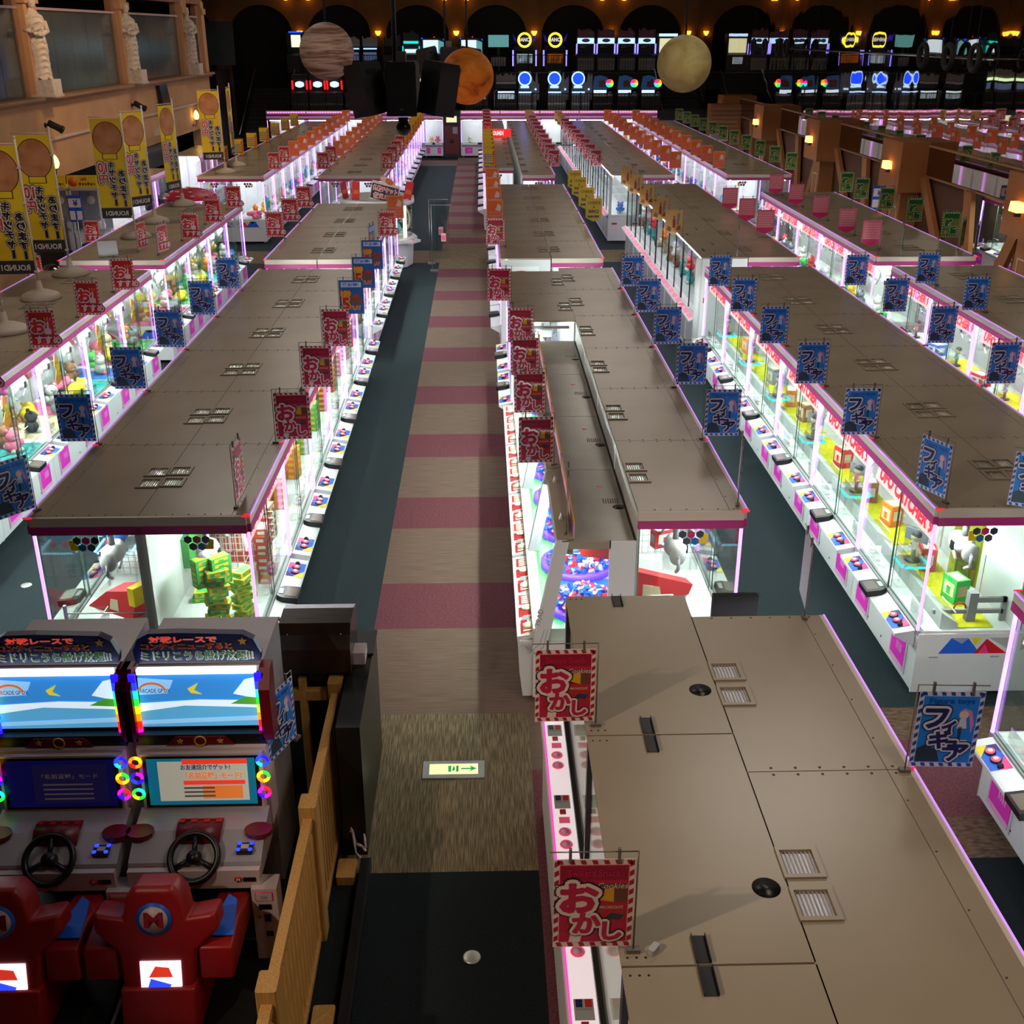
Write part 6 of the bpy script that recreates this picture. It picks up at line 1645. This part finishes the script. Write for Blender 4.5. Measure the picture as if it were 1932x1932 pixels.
m = MB(); m.box(-.34, .34, -.01, 0, .15, 1.45, mat('dark_red_front', (92, 26, 20), .4)); m.cyl((.0, -.02, .75), .09, .015, GB, 16, 'y'); link('red_front', m.mesh('g'), t)
m = MB(); m.box(-.25, .25, -.012, 0, 1.62, 1.9, E_CREAM); m.box(.05, .28, -.02, -.01, 1.1, 1.4, GPW); link('lit_panel', m.mesh('g'), t)
# ------------------------------------------------------------------ things hanging over the hall
def planet_mat(name, cols, scale, stretch, dist=0.0, rot=(0, 0, 0)):
    m = mat(name, cols[0], .75, 0, 0, .2)
    nt, N, L_, b = nodes_of(m)
    tc = N.new('ShaderNodeTexCoord'); mp = N.new('ShaderNodeMapping'); nz = N.new('ShaderNodeTexNoise'); rp = N.new('ShaderNodeValToRGB')
    mp.inputs['Scale'].default_value = stretch; mp.inputs['Rotation'].default_value = rot
    nz.inputs['Scale'].default_value = scale; nz.inputs['Detail'].default_value = 6; nz.inputs['Distortion'].default_value = dist
    e = rp.color_ramp.elements
    e[0].position = .3; e[0].color = rgb(cols[0]); e[1].position = .7; e[1].color = rgb(cols[-1])
    for i, c in enumerate(cols[1:-1]):
        q = e.new(.3 + .4 * (i + 1) / (len(cols) - 1)); q.color = rgb(c)
    L_.new(tc.outputs['Object'], mp.inputs[0]); L_.new(mp.outputs[0], nz.inputs['Vector']); L_.new(nz.outputs[0], rp.inputs[0]); L_.new(rp.outputs[0], b.inputs['Base Color'])
    return m
PL = [('striped brown and cream planet globe hanging at the left', (-2.55, 20, 5.31), .445, planet_mat('striped_planet', [(96, 62, 50), (150, 112, 92), (196, 166, 146), (120, 80, 62), (186, 156, 134)], 1.6, (.5, .5, 5.5), .3, (0, .42, 0))),
      ('orange-brown planet globe hanging over the carpet aisle', (-.235, 20, 4.92), .445, planet_mat('orange_planet', [(150, 62, 16), (206, 110, 30), (222, 128, 40), (236, 150, 62)], 2.6, (1, 1, 1.6), .8)),
      ('pale yellow planet globe hanging at the right', (3.40, 20, 5.115), .452, planet_mat('pale_planet', [(150, 130, 76), (190, 168, 106), (206, 188, 128), (166, 160, 110)], 2.2, (1, 1, 1), .4))]
for lab, p, r, m_ in PL:
    t = thing('planet_globe', lab, 'planet', p)
    m = MB(); m.ball((0, 0, 0), r, m_, 48, 28); link('globe', m.mesh('k'), t)
    m = MB(); m.cyl((0, 0, r - .01), .018, 9.98 - p[2] - r, DARKM, 8); link('hanging_rod', m.mesh('k'), t)
for s, col, p in ((14, (1, .55, .2), (-.3, 18.6, 3.6)),):
    spot_light('globe_uplight', p, (-.235, 20, 4.9), s, col, 40, .1)
spot_light('globe_light', (-1.5, 16.5, 6.5), (-2.55, 20, 5.1), 40, (1, .85, .75), 22, .2)
spot_light('globe_light', (4.0, 16.5, 6.0), (3.4, 20, 5.0), 44, (1, .9, .65), 22, .2)
SPK = mat('speaker_black', (30, 30, 32), .6); SPG = mat('speaker_grille', (22, 22, 24), .8)
def cluster(x, y, z, k, lab):
    t = thing('speaker_cluster', lab, 'speakers', (x, y, z))
    m = MB(); m.tube((-.06 * k, 0, .2 * k), (-.06 * k, 0, 9.98 - z), .022, DARKM, 8); m.box(-.05 * k, .05 * k, -.05 * k, .05 * k, .2 * k, .36 * k, METAL); link('pole', m.mesh('k'), t)
    for i, (dx, rz, tilt) in enumerate(((0, 0, 0), (-.33, -2.5, .3), (.33, 2.5, .3), (0, PI, 0))):
        m = MB(); m.M = Matrix.Translation((dx * k, (0 if i < 3 else .3) + (.06 if i in (1, 2) else 0), .02)) @ Matrix.Rotation((-.20 if i == 1 else .17 if i == 2 else 0), 4, 'Y') @ Matrix.Rotation(rz, 4, 'Z')
        m.extr([(-.15 * k, -.18 * k), (.15 * k, -.18 * k), (.12 * k, .10 * k), (-.12 * k, .10 * k)], -.26 * k, .22 * k, SPK)
        m.extr([(-.14 * k, -.17 * k), (.14 * k, -.17 * k), (.11 * k, .09 * k), (-.11 * k, .09 * k)], .22 * k, .245 * k, SPK)
        b = m
        o = link('speaker_box', b.mesh('k'), t)
        g = MB(); g.M = m.M.copy(); g.box(-.14 * k, .14 * k, -.188 * k, -.18 * k, -.24 * k, .20 * k, SPG); g.box(-.015, .015, -.192 * k, -.188 * k, -.2 * k, -.185 * k, METAL)
        if i in (1, 2):
            for s in (-1, 1): g.box(-.05 * k, .05 * k, .10 * k, .105 * k, s * .15 * k - .02, s * .15 * k + .02, BLACKM); 
        link('grille', g.mesh('k'), o)
    m = MB(); m.cyl((0, 0, -.34 * k), .05 * k, .08 * k, SPK, 14); m.ball((0, 0, -.36 * k), .075 * k, BLACK, 16, 10); link('dome_camera', m.mesh('k'), t)
cluster(-.73, 11, 5.11, .92, 'cluster of black loudspeakers hanging on a pole over the left rows')
cluster(-.75, 28, 4.95, 1.3, 'distant dark speaker cluster behind the orange planet')

# ------------------------------------------------------------------ left wall fittings
STN = noise_mat('statue_stone', (190, 170, 152), (210, 192, 174), 9, .75, .2, 4, bump=.2)
def statue(y, lab):
    t = thing('statue', lab, 'statue', (XL + .06, y, 4.13), 0)
    m = MB(); m.box(-.22, .40, -.31, .31, 0, .40, STN); m.box(-.24, .43, -.33, .33, -.0, .05, STN); link('pedestal', m.mesh('k'), t)
    nz_, na = 80, 40
    vs = []; fs = []
    prof = [(0, .27), (.08, .25), (.25, .225), (.5, .215), (.7, .23), (.85, .22), (1.0, .20), (1.15, .235), (1.3, .26), (1.42, .25), (1.52, .15), (1.58, .075), (1.62, .07)]
    def rad(h):
        for (h0, r0), (h1, r1) in zip(prof[:-1], prof[1:]):
            if h0 <= h <= h1: u = (h - h0) / (h1 - h0); u = u * u * (3 - 2 * u); return r0 + (r1 - r0) * u
        return prof[-1][1]
    for i in range(nz_ + 1):
        h = 1.62 * i / nz_
        for j in range(na):
            a = 2 * PI * j / na
            r = rad(h)
            front = max(0, math.cos(a - .2))
            # swags hang in arcs across the front, pleats run down the back and sides
            if h < 1.45:
                ph = h * 44 + 5.0 * (math.sin(a * 1.0 - .3)) ** 2 * 1.6
                r += .034 * math.sin(ph) * front * (1 if h > .12 else .3) + .010 * math.sin(a * 13) * (1 - front)
            sx = .82
            vs.append((.08 + r * math.cos(a) * sx, r * math.sin(a) * 1.0 + .02 * math.sin(h * 3), .40 + h))
    for i in range(nz_):
        for j in range(na): fs.append((i * na + j, i * na + (j + 1) % na, (i + 1) * na + (j + 1) % na, (i + 1) * na + j))
    fs.append(tuple(range(nz_ * na, nz_ * na + na)))
    m = MB(); m.add(vs, fs, STN, True)
    # folded arms over the chest
    m.path([(.08, -.26, 1.72), (.16, -.29, 1.52), (.29, -.12, 1.50), (.31, .06, 1.60)], .055, STN, 10); m.path([(.08, .26, 1.72), (.15, .28, 1.50), (.29, .10, 1.42), (.32, -.04, 1.44)], .055, STN, 10)
    for p in ((.16, -.29, 1.52), (.29, -.12, 1.50), (.15, .28, 1.50), (.29, .10, 1.42)): m.ball(p, .057, STN, 10, 7)
    m.ball((.32, .07, 1.61), .05, STN, 10, 7, (.6, 1, 1.3)); m.ball((.33, -.05, 1.44), .05, STN, 10, 7, (.6, 1.3, 1))
    m.ball((.10, 0, 2.12), .105, STN, 20, 14, (1.08, .86, 1.2)); m.ball((.21, 0, 2.11), .022, STN, 8, 6, (1, .7, 1.4)); m.ball((.185, 0, 2.06), .024, STN, 8, 6, (.6, 1.2, .5))
    for s in (-1, 1): m.ball((.185, s * .036, 2.145), .016, STN, 8, 6, (.6, 1.2, .7)); m.ball((.10, s * .092, 2.11), .026, STN, 8, 6, (.7, .4, 1.2))
    m.ball((.05, 0, 2.17), .118, STN, 20, 12, (1.05, .98, .95)); m.ball((-.03, 0, 2.03), .08, STN, 12, 8)
    m.ball((.30, .12, .43), .05, STN, 8, 6, (1.6, .8, .6)); m.ball((.30, -.10, .43), .05, STN, 8, 6, (1.6, .8, .6))
    link('robed_figure', m.mesh('k'), t, (.02, .02, 0), (0, 0, -.95))
statue(29.9, 'stone statue in a draped robe, first from the left'); statue(37.7, 'stone statue in a draped robe, second from the left'); statue(45.4, 'stone statue in a draped robe, at the far end of the wall')
FLAME = glow('sconce_flame', (255, 206, 90), 7.0, True)
for i, (y, z) in enumerate(((29.75, 2.42), (37.6, 2.5), (45.1, 2.55))):
    t = thing('wall_sconce', 'lit flame-shaped wall sconce, %s along the left wall' % ORD[i], 'lamp', (XL + .16, y, z))
    m = MB(); m.lathe([(.05, 0), (.09, .06), (.105, .13), (.085, .22), (.045, .30), (.004, .34)], FLAME, (0, 0, 0), 16); link('flame_globe', m.mesh('k'), t)
    m = MB(); m.path([(-.15, 0, -.18), (-.06, 0, -.24), (0, 0, -.12), (0, 0, 0)], .014, DARKM); m.cyl((0, 0, -.02), .06, .025, DARKM, 12); m.cyl((-.16, 0, -.2), .05, .01, DARKM, 10, 'x'); link('bracket', m.mesh('k'), t)
for i, (y, z) in enumerate(((29.9, 3.45), (37.5, 3.5))):
    t = thing('spotlight', 'black spotlight on the left wall, %s from the left' % ORD[i], 'spotlight', (XL, y, z))
    m = MB(); m.cyl((0, 0, 0), .06, .03, BLACKM, 12, 'x'); m.tube((.02, 0, 0), (.14, 0, .0), .025, BLACKM); link('mount', m.mesh('k'), t)
    m = MB(); m.tube((.12, -.06, .06), (.34, .12, -.10), .085, BLACKM, 14); m.tube((.34, .12, -.10), (.38, .15, -.13), .10, BLACK, 14); link('lamp_head', m.mesh('k'), t)
t = thing('wall_screen', 'dark portrait screen hanging on the left wall', 'screen', (XL + .14, 41.0, 3.55))
m = MB(); m.at((0, 0, 0), (0, -.12, 0)); m.box(-.05, .03, -.52, .52, -.62, .55, BLACK); link('screen_body', m.mesh('k'), t)
m = MB(); m.at((0, 0, 0), (0, -.12, 0)); m.box(.03, .035, -.48, .48, -.58, .5, E_DK); m.box(.036, .038, -.25, .3, -.55, -.48, WHGL); link('screen_glass', m.mesh('k'), t)
m = MB(); m.tube((-.05, 0, -.6), (-.1, 0, -1.15), .02, BLACKM); link('cable_pole', m.mesh('k'), t)
t = thing('medal_sign', 'dark grey MEDAL board over the opening in the left wall', 'sign', (XL + .04, 40.3, 1.78))
m = MB(); m.box(-.04, .04, -1.95, 1.95, -.34, .34, mat('slate_board', (66, 66, 68), .6)); link('board', m.mesh('k'), t)
m = MB(); m.M = Matrix.Translation((.045, .55, -.12)) @ Matrix.Rotation(PI / 2, 4, 'Z') @ Matrix.Rotation(PI / 2, 4, 'X'); m.text('MEDAL', 0, 0, .24, CARDW, .05, w=.9); link('lettering', m.mesh('k'), t)
m = MB(); m.box(0, .02, 39.7, 40.5, 2.38, 2.62, PLAST); m.box(0, .02, 40.55, 41.4, 2.38, 2.62, PLAST); tag(m.build('wall_letter_plates', None, (XL, 0, 0)), 'two pale plates on the left wall above the MEDAL board', 'plate')
# pancake-catcher cabinets, yen board and other things by the left wall
for i, xx in enumerate((-10.0, -9.28)):
    t = thing('pancake_catcher', 'white catcher cabinet with a yellow pancake header, %s by the left wall' % ['left', 'right'][i], 'crane game', (xx, 27.0, 0))
    m = MB(); m.box(-.34, .34, 0, .75, 0, 1.25, WHITE); m.box(-.34, .34, .7, .75, 1.25, 2.25, GPW); m.box(-.34, .34, 0, .75, 2.22, 2.28, WHITE); 
    for s in (-1, 1): m.box(s * .34 - .03, s * .34 + .03, 0, .05, 1.25, 2.25, WHITE)
    m.box(-.25, .25, -.01, 0, .15, .85, BLACK); link('cabinet_body', m.mesh('k'), t)
    m = MB(); m.box(-.34, .34, -.04, .02, 2.28, 2.56, FY); m.cyl((-.2, -.045, 2.42), .11, .006, ORC, 18, 'y'); m.at((-.07, -.046, 2.33), (PI / 2, 0, 0)); m.text('キャッチャー', 0, 0, .08, INK, .05, .001, w=.38); m.text('10円', .05, .11, .07, REC, .04, .001); link('header', m.mesh('k'), t)
    m = MB(); m.box(-.31, .31, .005, .012, 1.27, 2.2, GLASS); link('window', m.mesh('k'), t)
    m = MB(); m.ball((0, .4, 1.95), .1, WHITE, 10, 8); m.ball((.15, .45, 1.36), .11, pm('white'), 10, 8); m.ball((-.12, .4, 1.35), .1, pm('pink'), 10, 8); link('claw_and_prizes', m.mesh('k'), t)
t = thing('yen_board', 'white and blue yen board standing before the pancake catchers', 'sign', (-9.42, 26.7, 0))
m = MB(); m.box(-.16, .16, -.01, .01, 1.55, 2.15, FIGD); m.box(-.14, .14, -.014, -.01, 1.88, 2.08, CARDW); m.box(-.14, -.02, -.014, -.01, 1.6, 1.8, CARDW); m.box(.02, .14, -.014, -.01, 1.6, 1.8, CARDW); m.at((-.045, -.016, 1.91), (PI / 2, 0, 0)); m.text('¥', 0, 0, .14, FIGD, .04); link('board', m.mesh('k'), t)
m = MB(); m.cyl((0, 0, 0), .014, 1.6, METAL, 8); m.cyl((0, 0, 0), .18, .02, METAL, 18); link('stand', m.mesh('k'), t)
t = thing('payment_kiosk', 'black kiosk with lit cream panels by the left wall', 'kiosk', (-9.75, 25.6, 0))
m = MB(); m.box(-.32, .30, 0, .5, 0, 1.75, BLACK); link('kiosk_body', m.mesh('k'), t)
m = MB(); m.box(.0, .2, -.012, 0, 1.52, 1.68, E_CREAM); m.box(.0, .2, -.012, 0, 1.2, 1.48, E_CREAM); m.box(-.25, -.12, -.012, 0, 1.48, 1.55, E_CREAM); m.ball((-.18, -.0, 1.3), .05, E_CREAM, 8, 6); link('lit_panel', m.mesh('k'), t)
for i, (x, y, zz) in enumerate(((-8.55, 22.0, 1.45), (-8.7, 26.0, 1.5))):
    t = thing('capsule_machine', 'black capsule machine with a clear dome, %s beside the flag row' % ORD[i], 'capsule machine', (x, y, 0))
    m = MB(); m.box(-.35, .4, -.3, .3, 0, zz - .3, BLACK); m.box(-.1, .1, -.31, -.3, .5, .9, RED); link('machine_body', m.mesh('k'), t)
    m = MB(); m.ball((.15, 0, zz - .25), .26, ACRY, 18, 12); link('clear_dome', m.mesh('k'), t)
    m = MB(); [m.ball((.15 + .13 * math.cos(q * 2.4), .13 * math.sin(q * 2.4), zz - .33 + .02 * q), .06, pm(['white', 'pink', 'red', 'cream'][q % 4]), 8, 6) for q in range(8)]; o = link('capsule_fill', m.mesh('k'), t); o['kind'] = 'stuff'
    sign('osusume', 1, x - .3, y - .2, '', 0, z=zz - .3, text='red pointing-hand sign on the %s capsule machine beside the flag row' % ORD[i])
for i, y in enumerate((31.2, 33.0, 38.5, 40.3)):
    bay('R', -9.3, y, PLAIN, 'dim crane cabinet by the left wall opening, %s from front' % ORD[i])
tag(MB().bev(-.17, .17, -.01, .01, 0, .28, .004, GREYV).build('grey_board', None, (-6.75, 20.45, H), (0, 0, .2)), 'plain grey board leaning on the middle left roof', 'board')
# polka-dot mushroom cabinet
MUSH = mat('mushroom_red', (186, 32, 60), .45); MDOT = mat('mushroom_dot', (226, 186, 186), .5)
t = thing('mushroom_cabinet', 'round cabinet with a red polka-dot mushroom roof', 'crane game', (-7.85, 31.1, 0))
m = MB(); m.lathe([(.5, 0), (.5, .7), (.42, .75)], WHITE, (0, 0, 0), 24); link('base', m.mesh('k'), t)
m = MB(); m.lathe([(.45, .75), (.45, 1.5)], GLASS, (0, 0, 0), 24); link('glass_drum', m.mesh('k'), t)
m = MB(); pr = [(.74, 1.50), (.70, 1.56), (.55, 1.66), (.3, 1.74), (.0, 1.77)]; m.lathe(pr, MUSH, (0, 0, 0), 36)
for k, (r, z) in enumerate(((.63, 1.615), (.42, 1.705), (.16, 1.765))):
    for q in range((10, 7, 3)[k]): a = 2 * PI * (q + .5 * k) / (10, 7, 3)[k]; m.ball((r * math.cos(a), r * math.sin(a), z), .07, MDOT, 10, 5, (1, 1, .22))
link('mushroom_roof', m.mesh('k'), t)
m = MB(); m.torus((0, 0, 1.46), .46, .02, LEDP, 28, 6); link('ring_light', m.mesh('k'), t)
# round ticket cabinet
t = thing('round_crane_cabinet', 'round white crane cabinet topped with a ticket board', 'crane game', (-2.7, 29.45, 0))
m = MB(); m.lathe([(.86, .03), (.90, .62), (1.0, .66), (1.0, .74), (.9, .78)], WHITE, (0, 0, 0), 12, smooth=False); link('base', m.mesh('k'), t)
m = MB(); m.lathe([(.88, .78), (.88, 1.60)], GLASS, (0, 0, 0), 32); link('glass_drum', m.mesh('k'), t)
m = MB(); m.lathe([(.92, 1.58), (.95, 1.60), (.95, 1.74), (.90, 1.74), (.88, 1.66), (.0, 1.66)], WHITE, (0, 0, 0), 40); link('top_ring', m.mesh('k'), t)
for a in (-.55, -1.9, -2.6, 1.2, 2.4):
    m = MB(); m.box(-.035, .035, -.03, .03, .78, 1.58, TUBEW); link('light_column', m.mesh('k'), t, (.84 * math.cos(a), .84 * math.sin(a), 0), (0, 0, a))
for a in (-.5, -1.6):
    m = MB(); m.extr([(.9, -.25), (1.15, -.2), (1.15, .2), (.9, .25)], .66, .72, WHITE); m.cyl((1.05, 0, .72), .04, .02, BTN, 10); link('control_shelf', m.mesh('k'), t, (0, 0, 0), (0, 0, a))
m = MB(); m.cyl((0, 0, 1.3), .12, .3, WHITE, 14); m.ball((0, 0, 1.25), .14, WHITE, 14, 9); link('claw', m.mesh('k'), t)
for q, c in enumerate(('yellow', 'white', 'orange', 'cream', 'teal')):
    a = -2.6 + q * .55; prize('plush_toy', plush_mesh(c, 'white'), (-2.7 + .55 * math.cos(a), 29.45 + .55 * math.sin(a), .79), a + PI / 2, '%s plush inside the round ticket cabinet' % c, 'plush toy')
t = thing('ticket_board', 'tilted black board with red ticket lettering on the round cabinet', 'sign', (-2.5, 28.95, 1.68), -.15)
m = MB(); m.at((0, 0, 0), (0, .22, 0)); m.box(-.36, .36, -.02, .02, .0, .46, CARDW); m.box(-.34, .34, -.024, -.02, .03, .40, INK); link('board', m.mesh('k'), t)
m = MB(); m.at((0, 0, 0), (0, .22, 0)); m.M = m.M @ Matrix.Translation((0, -.026, 0)) @ Matrix.Rotation(PI / 2, 4, 'X')
for s, y in (('体験チケット', .235), ('使えます', .06)): m.text(s, 0, y, .125, CARDW, .12, 0, center=True, w=.62 if y > .1 else .54); m.text(s, 0, y, .12, REC, .03, .006, center=True, w=.60 if y > .1 else .52)
link('lettering', m.mesh('k'), t)
m = MB(); m.at((.12, 0, .47), (0, .4, 0)); m.ball((0, 0, .03), .2, CARDW, 16, 8, (1, .12, .42)); m.ball((.05, -.02, .04), .11, ORC, 12, 7, (1, .15, .7)); link('egg_picture', m.mesh('k'), t)
for i, (x, y, c, rz) in enumerate(((-3.45, 29.2, CRIM, .9), (-3.3, 29.3, CARDW, 1.2), (-3.2, 29.0, REC, .5), (-1.92, 29.0, REC, .1))):
    m = MB(); m.box(-.1, .1, -.004, .004, .06, .5, c); m.box(-.008, .008, -.004, .004, 0, .06, WIRE); m.box(-.07, .07, -.006, .006, .2, .3, ORC)
    tag(m.build('paper_pennant', None, (x, y, 1.66), (0, .15 * (i - 1.5), rz)), '%s paper pennant on the round cabinet roof' % ['crimson', 'white', 'red', 'red and orange, right-hand'][i], 'pennant')
for i, (x, y) in enumerate(((-1.15, 29.6), (-1.05, 28.6))):
    t = thing('bag_stand', 'clear plastic bags on a hanger stand right of the round cabinet, %s' % ['rear', 'front'][i], 'bag stand', (x, y, 0))
    m = MB(); m.box(-.22, .22, -.003, .003, .3, 1.62, ACRY); m.box(-.16, .2, -.03, -.026, .5, 1.55, ACRY); link('clear_bags', m.mesh('k'), t)
    m = MB(); m.tube((-.24, 0, 0), (-.24, 0, 1.64), .008, METAL); m.tube((-.26, 0, 1.64), (.26, 0, 1.64), .01, METAL); m.box(-.3, -.1, -.15, .15, 0, .02, METAL); link('stand', m.mesh('k'), t)
    m = MB(); m.box(.0, .12, -.04, -.034, .75, .95, CARDW); m.box(.01, .11, -.042, -.04, .78, .9, BTN); link('price_tag', m.mesh('k'), t)
# red lit sign on the far roof right of the aisle
E_SR = glow('red_lit_sign', (255, 40, 44), 1.1)
t = thing('lit_red_sign', 'lit red ROUND1 sign on the far roof right of the aisle', 'sign', (.60, 45.2, H))
m = MB(); m.box(-.52, .52, -.04, .04, .02, .30, E_SR); link('sign_box', m.mesh('k'), t)
m = MB(); m.at((0, -.042, .08), (PI / 2, 0, 0)); m.text('ROUND1', 0, 0, .15, WHGL, .05, center=True, w=.46); link('lettering', m.mesh('k'), t)
# lamps on the far wall
AMB = glow('amber_wall_light', (255, 170, 50), 4.0)
for i, x in enumerate((-14.2, -9.95, -5.65, -1.35, 2.95, 7.25, 11.5)):
    t = thing('wall_lamp', 'amber lamp on the far wall between arches, %s from the left' % ORD[i], 'lamp', (x, YW - .12, 5.55))
    m = MB(); m.lathe([(.05, -.12), (.14, .0), (.16, .12), (.10, .12)], AMB, (0, 0, 0), 14); link('shade', m.mesh('k'), t)
    m = MB(); m.box(-.03, .03, .02, .12, -.2, 0, DARKM); link('bracket', m.mesh('k'), t)
    for s in (-.6, .6) if i % 2 == 1 else ():
        t = thing('picture_lamp', 'amber lamp high on the far wall, %s of wall lamp %s from the left' % ('left' if s < 0 else 'right', ORD[i]), 'lamp', (x + s, YW - .3, 7.3))
        m = MB(); m.ball((0, 0, 0), .16, AMB, 12, 8, (1.2, 1, .7)); link('shade', m.mesh('k'), t)
        m = MB(); m.tube((0, 0, .1), (0, .3, .3), .02, DARKM); link('arm', m.mesh('k'), t)
# end of the partition
p = MB(); p.box(10.6, 12.3, 54.2, 55.2, 0, 2.55, BRW)
for q in range(12): p.box(10.62, 12.28, 54.17, 54.2, .2 + q * .19, .2 + q * .19 + .15, TAND)
struct('trim_60', p, label='brown louvred end of the partition')
tag(MB().box(-.42, .42, -.02, .02, 0, .5, CARDW).box(-.38, .38, -.025, -.02, .34, .46, REDP).box(-.38, .38, -.025, -.02, .05, .3, GPW).build('notice_board', None, (11.0, 54.1, .95)), 'white notice with a red heading on the louvred partition end', 'notice')
for i in range(2):
    bay('L', 12.6, 25.0 + i * L, MID, 'bright crane cabinet seen through the gap in the brown partition, %s' % ['near', 'far'][i])
t = thing('yen_board', 'small white and blue yen board by the brown pillars', 'sign', (10.3, 29.6, 0))
m = MB(); m.box(-.16, .16, -.01, .01, 1.35, 1.95, FIGD); m.box(-.14, .14, -.014, -.01, 1.68, 1.88, CARDW); m.box(-.14, .14, -.014, -.01, 1.4, 1.6, CARDW); m.at((-.045, -.016, 1.70), (PI / 2, 0, 0)); m.text('¥', 0, 0, .14, FIGD, .04); link('board', m.mesh('k'), t)
m = MB(); m.cyl((0, 0, 0), .014, 1.4, METAL, 8); m.cyl((0, 0, 0), .18, .02, METAL, 18); link('stand', m.mesh('k'), t)
# hanging sign beside the fence
sign('figure', -1, -1.32, 6.5, '', 1.25, z=1.10, text='pale blue sign turned edge-on at the slatted fence')
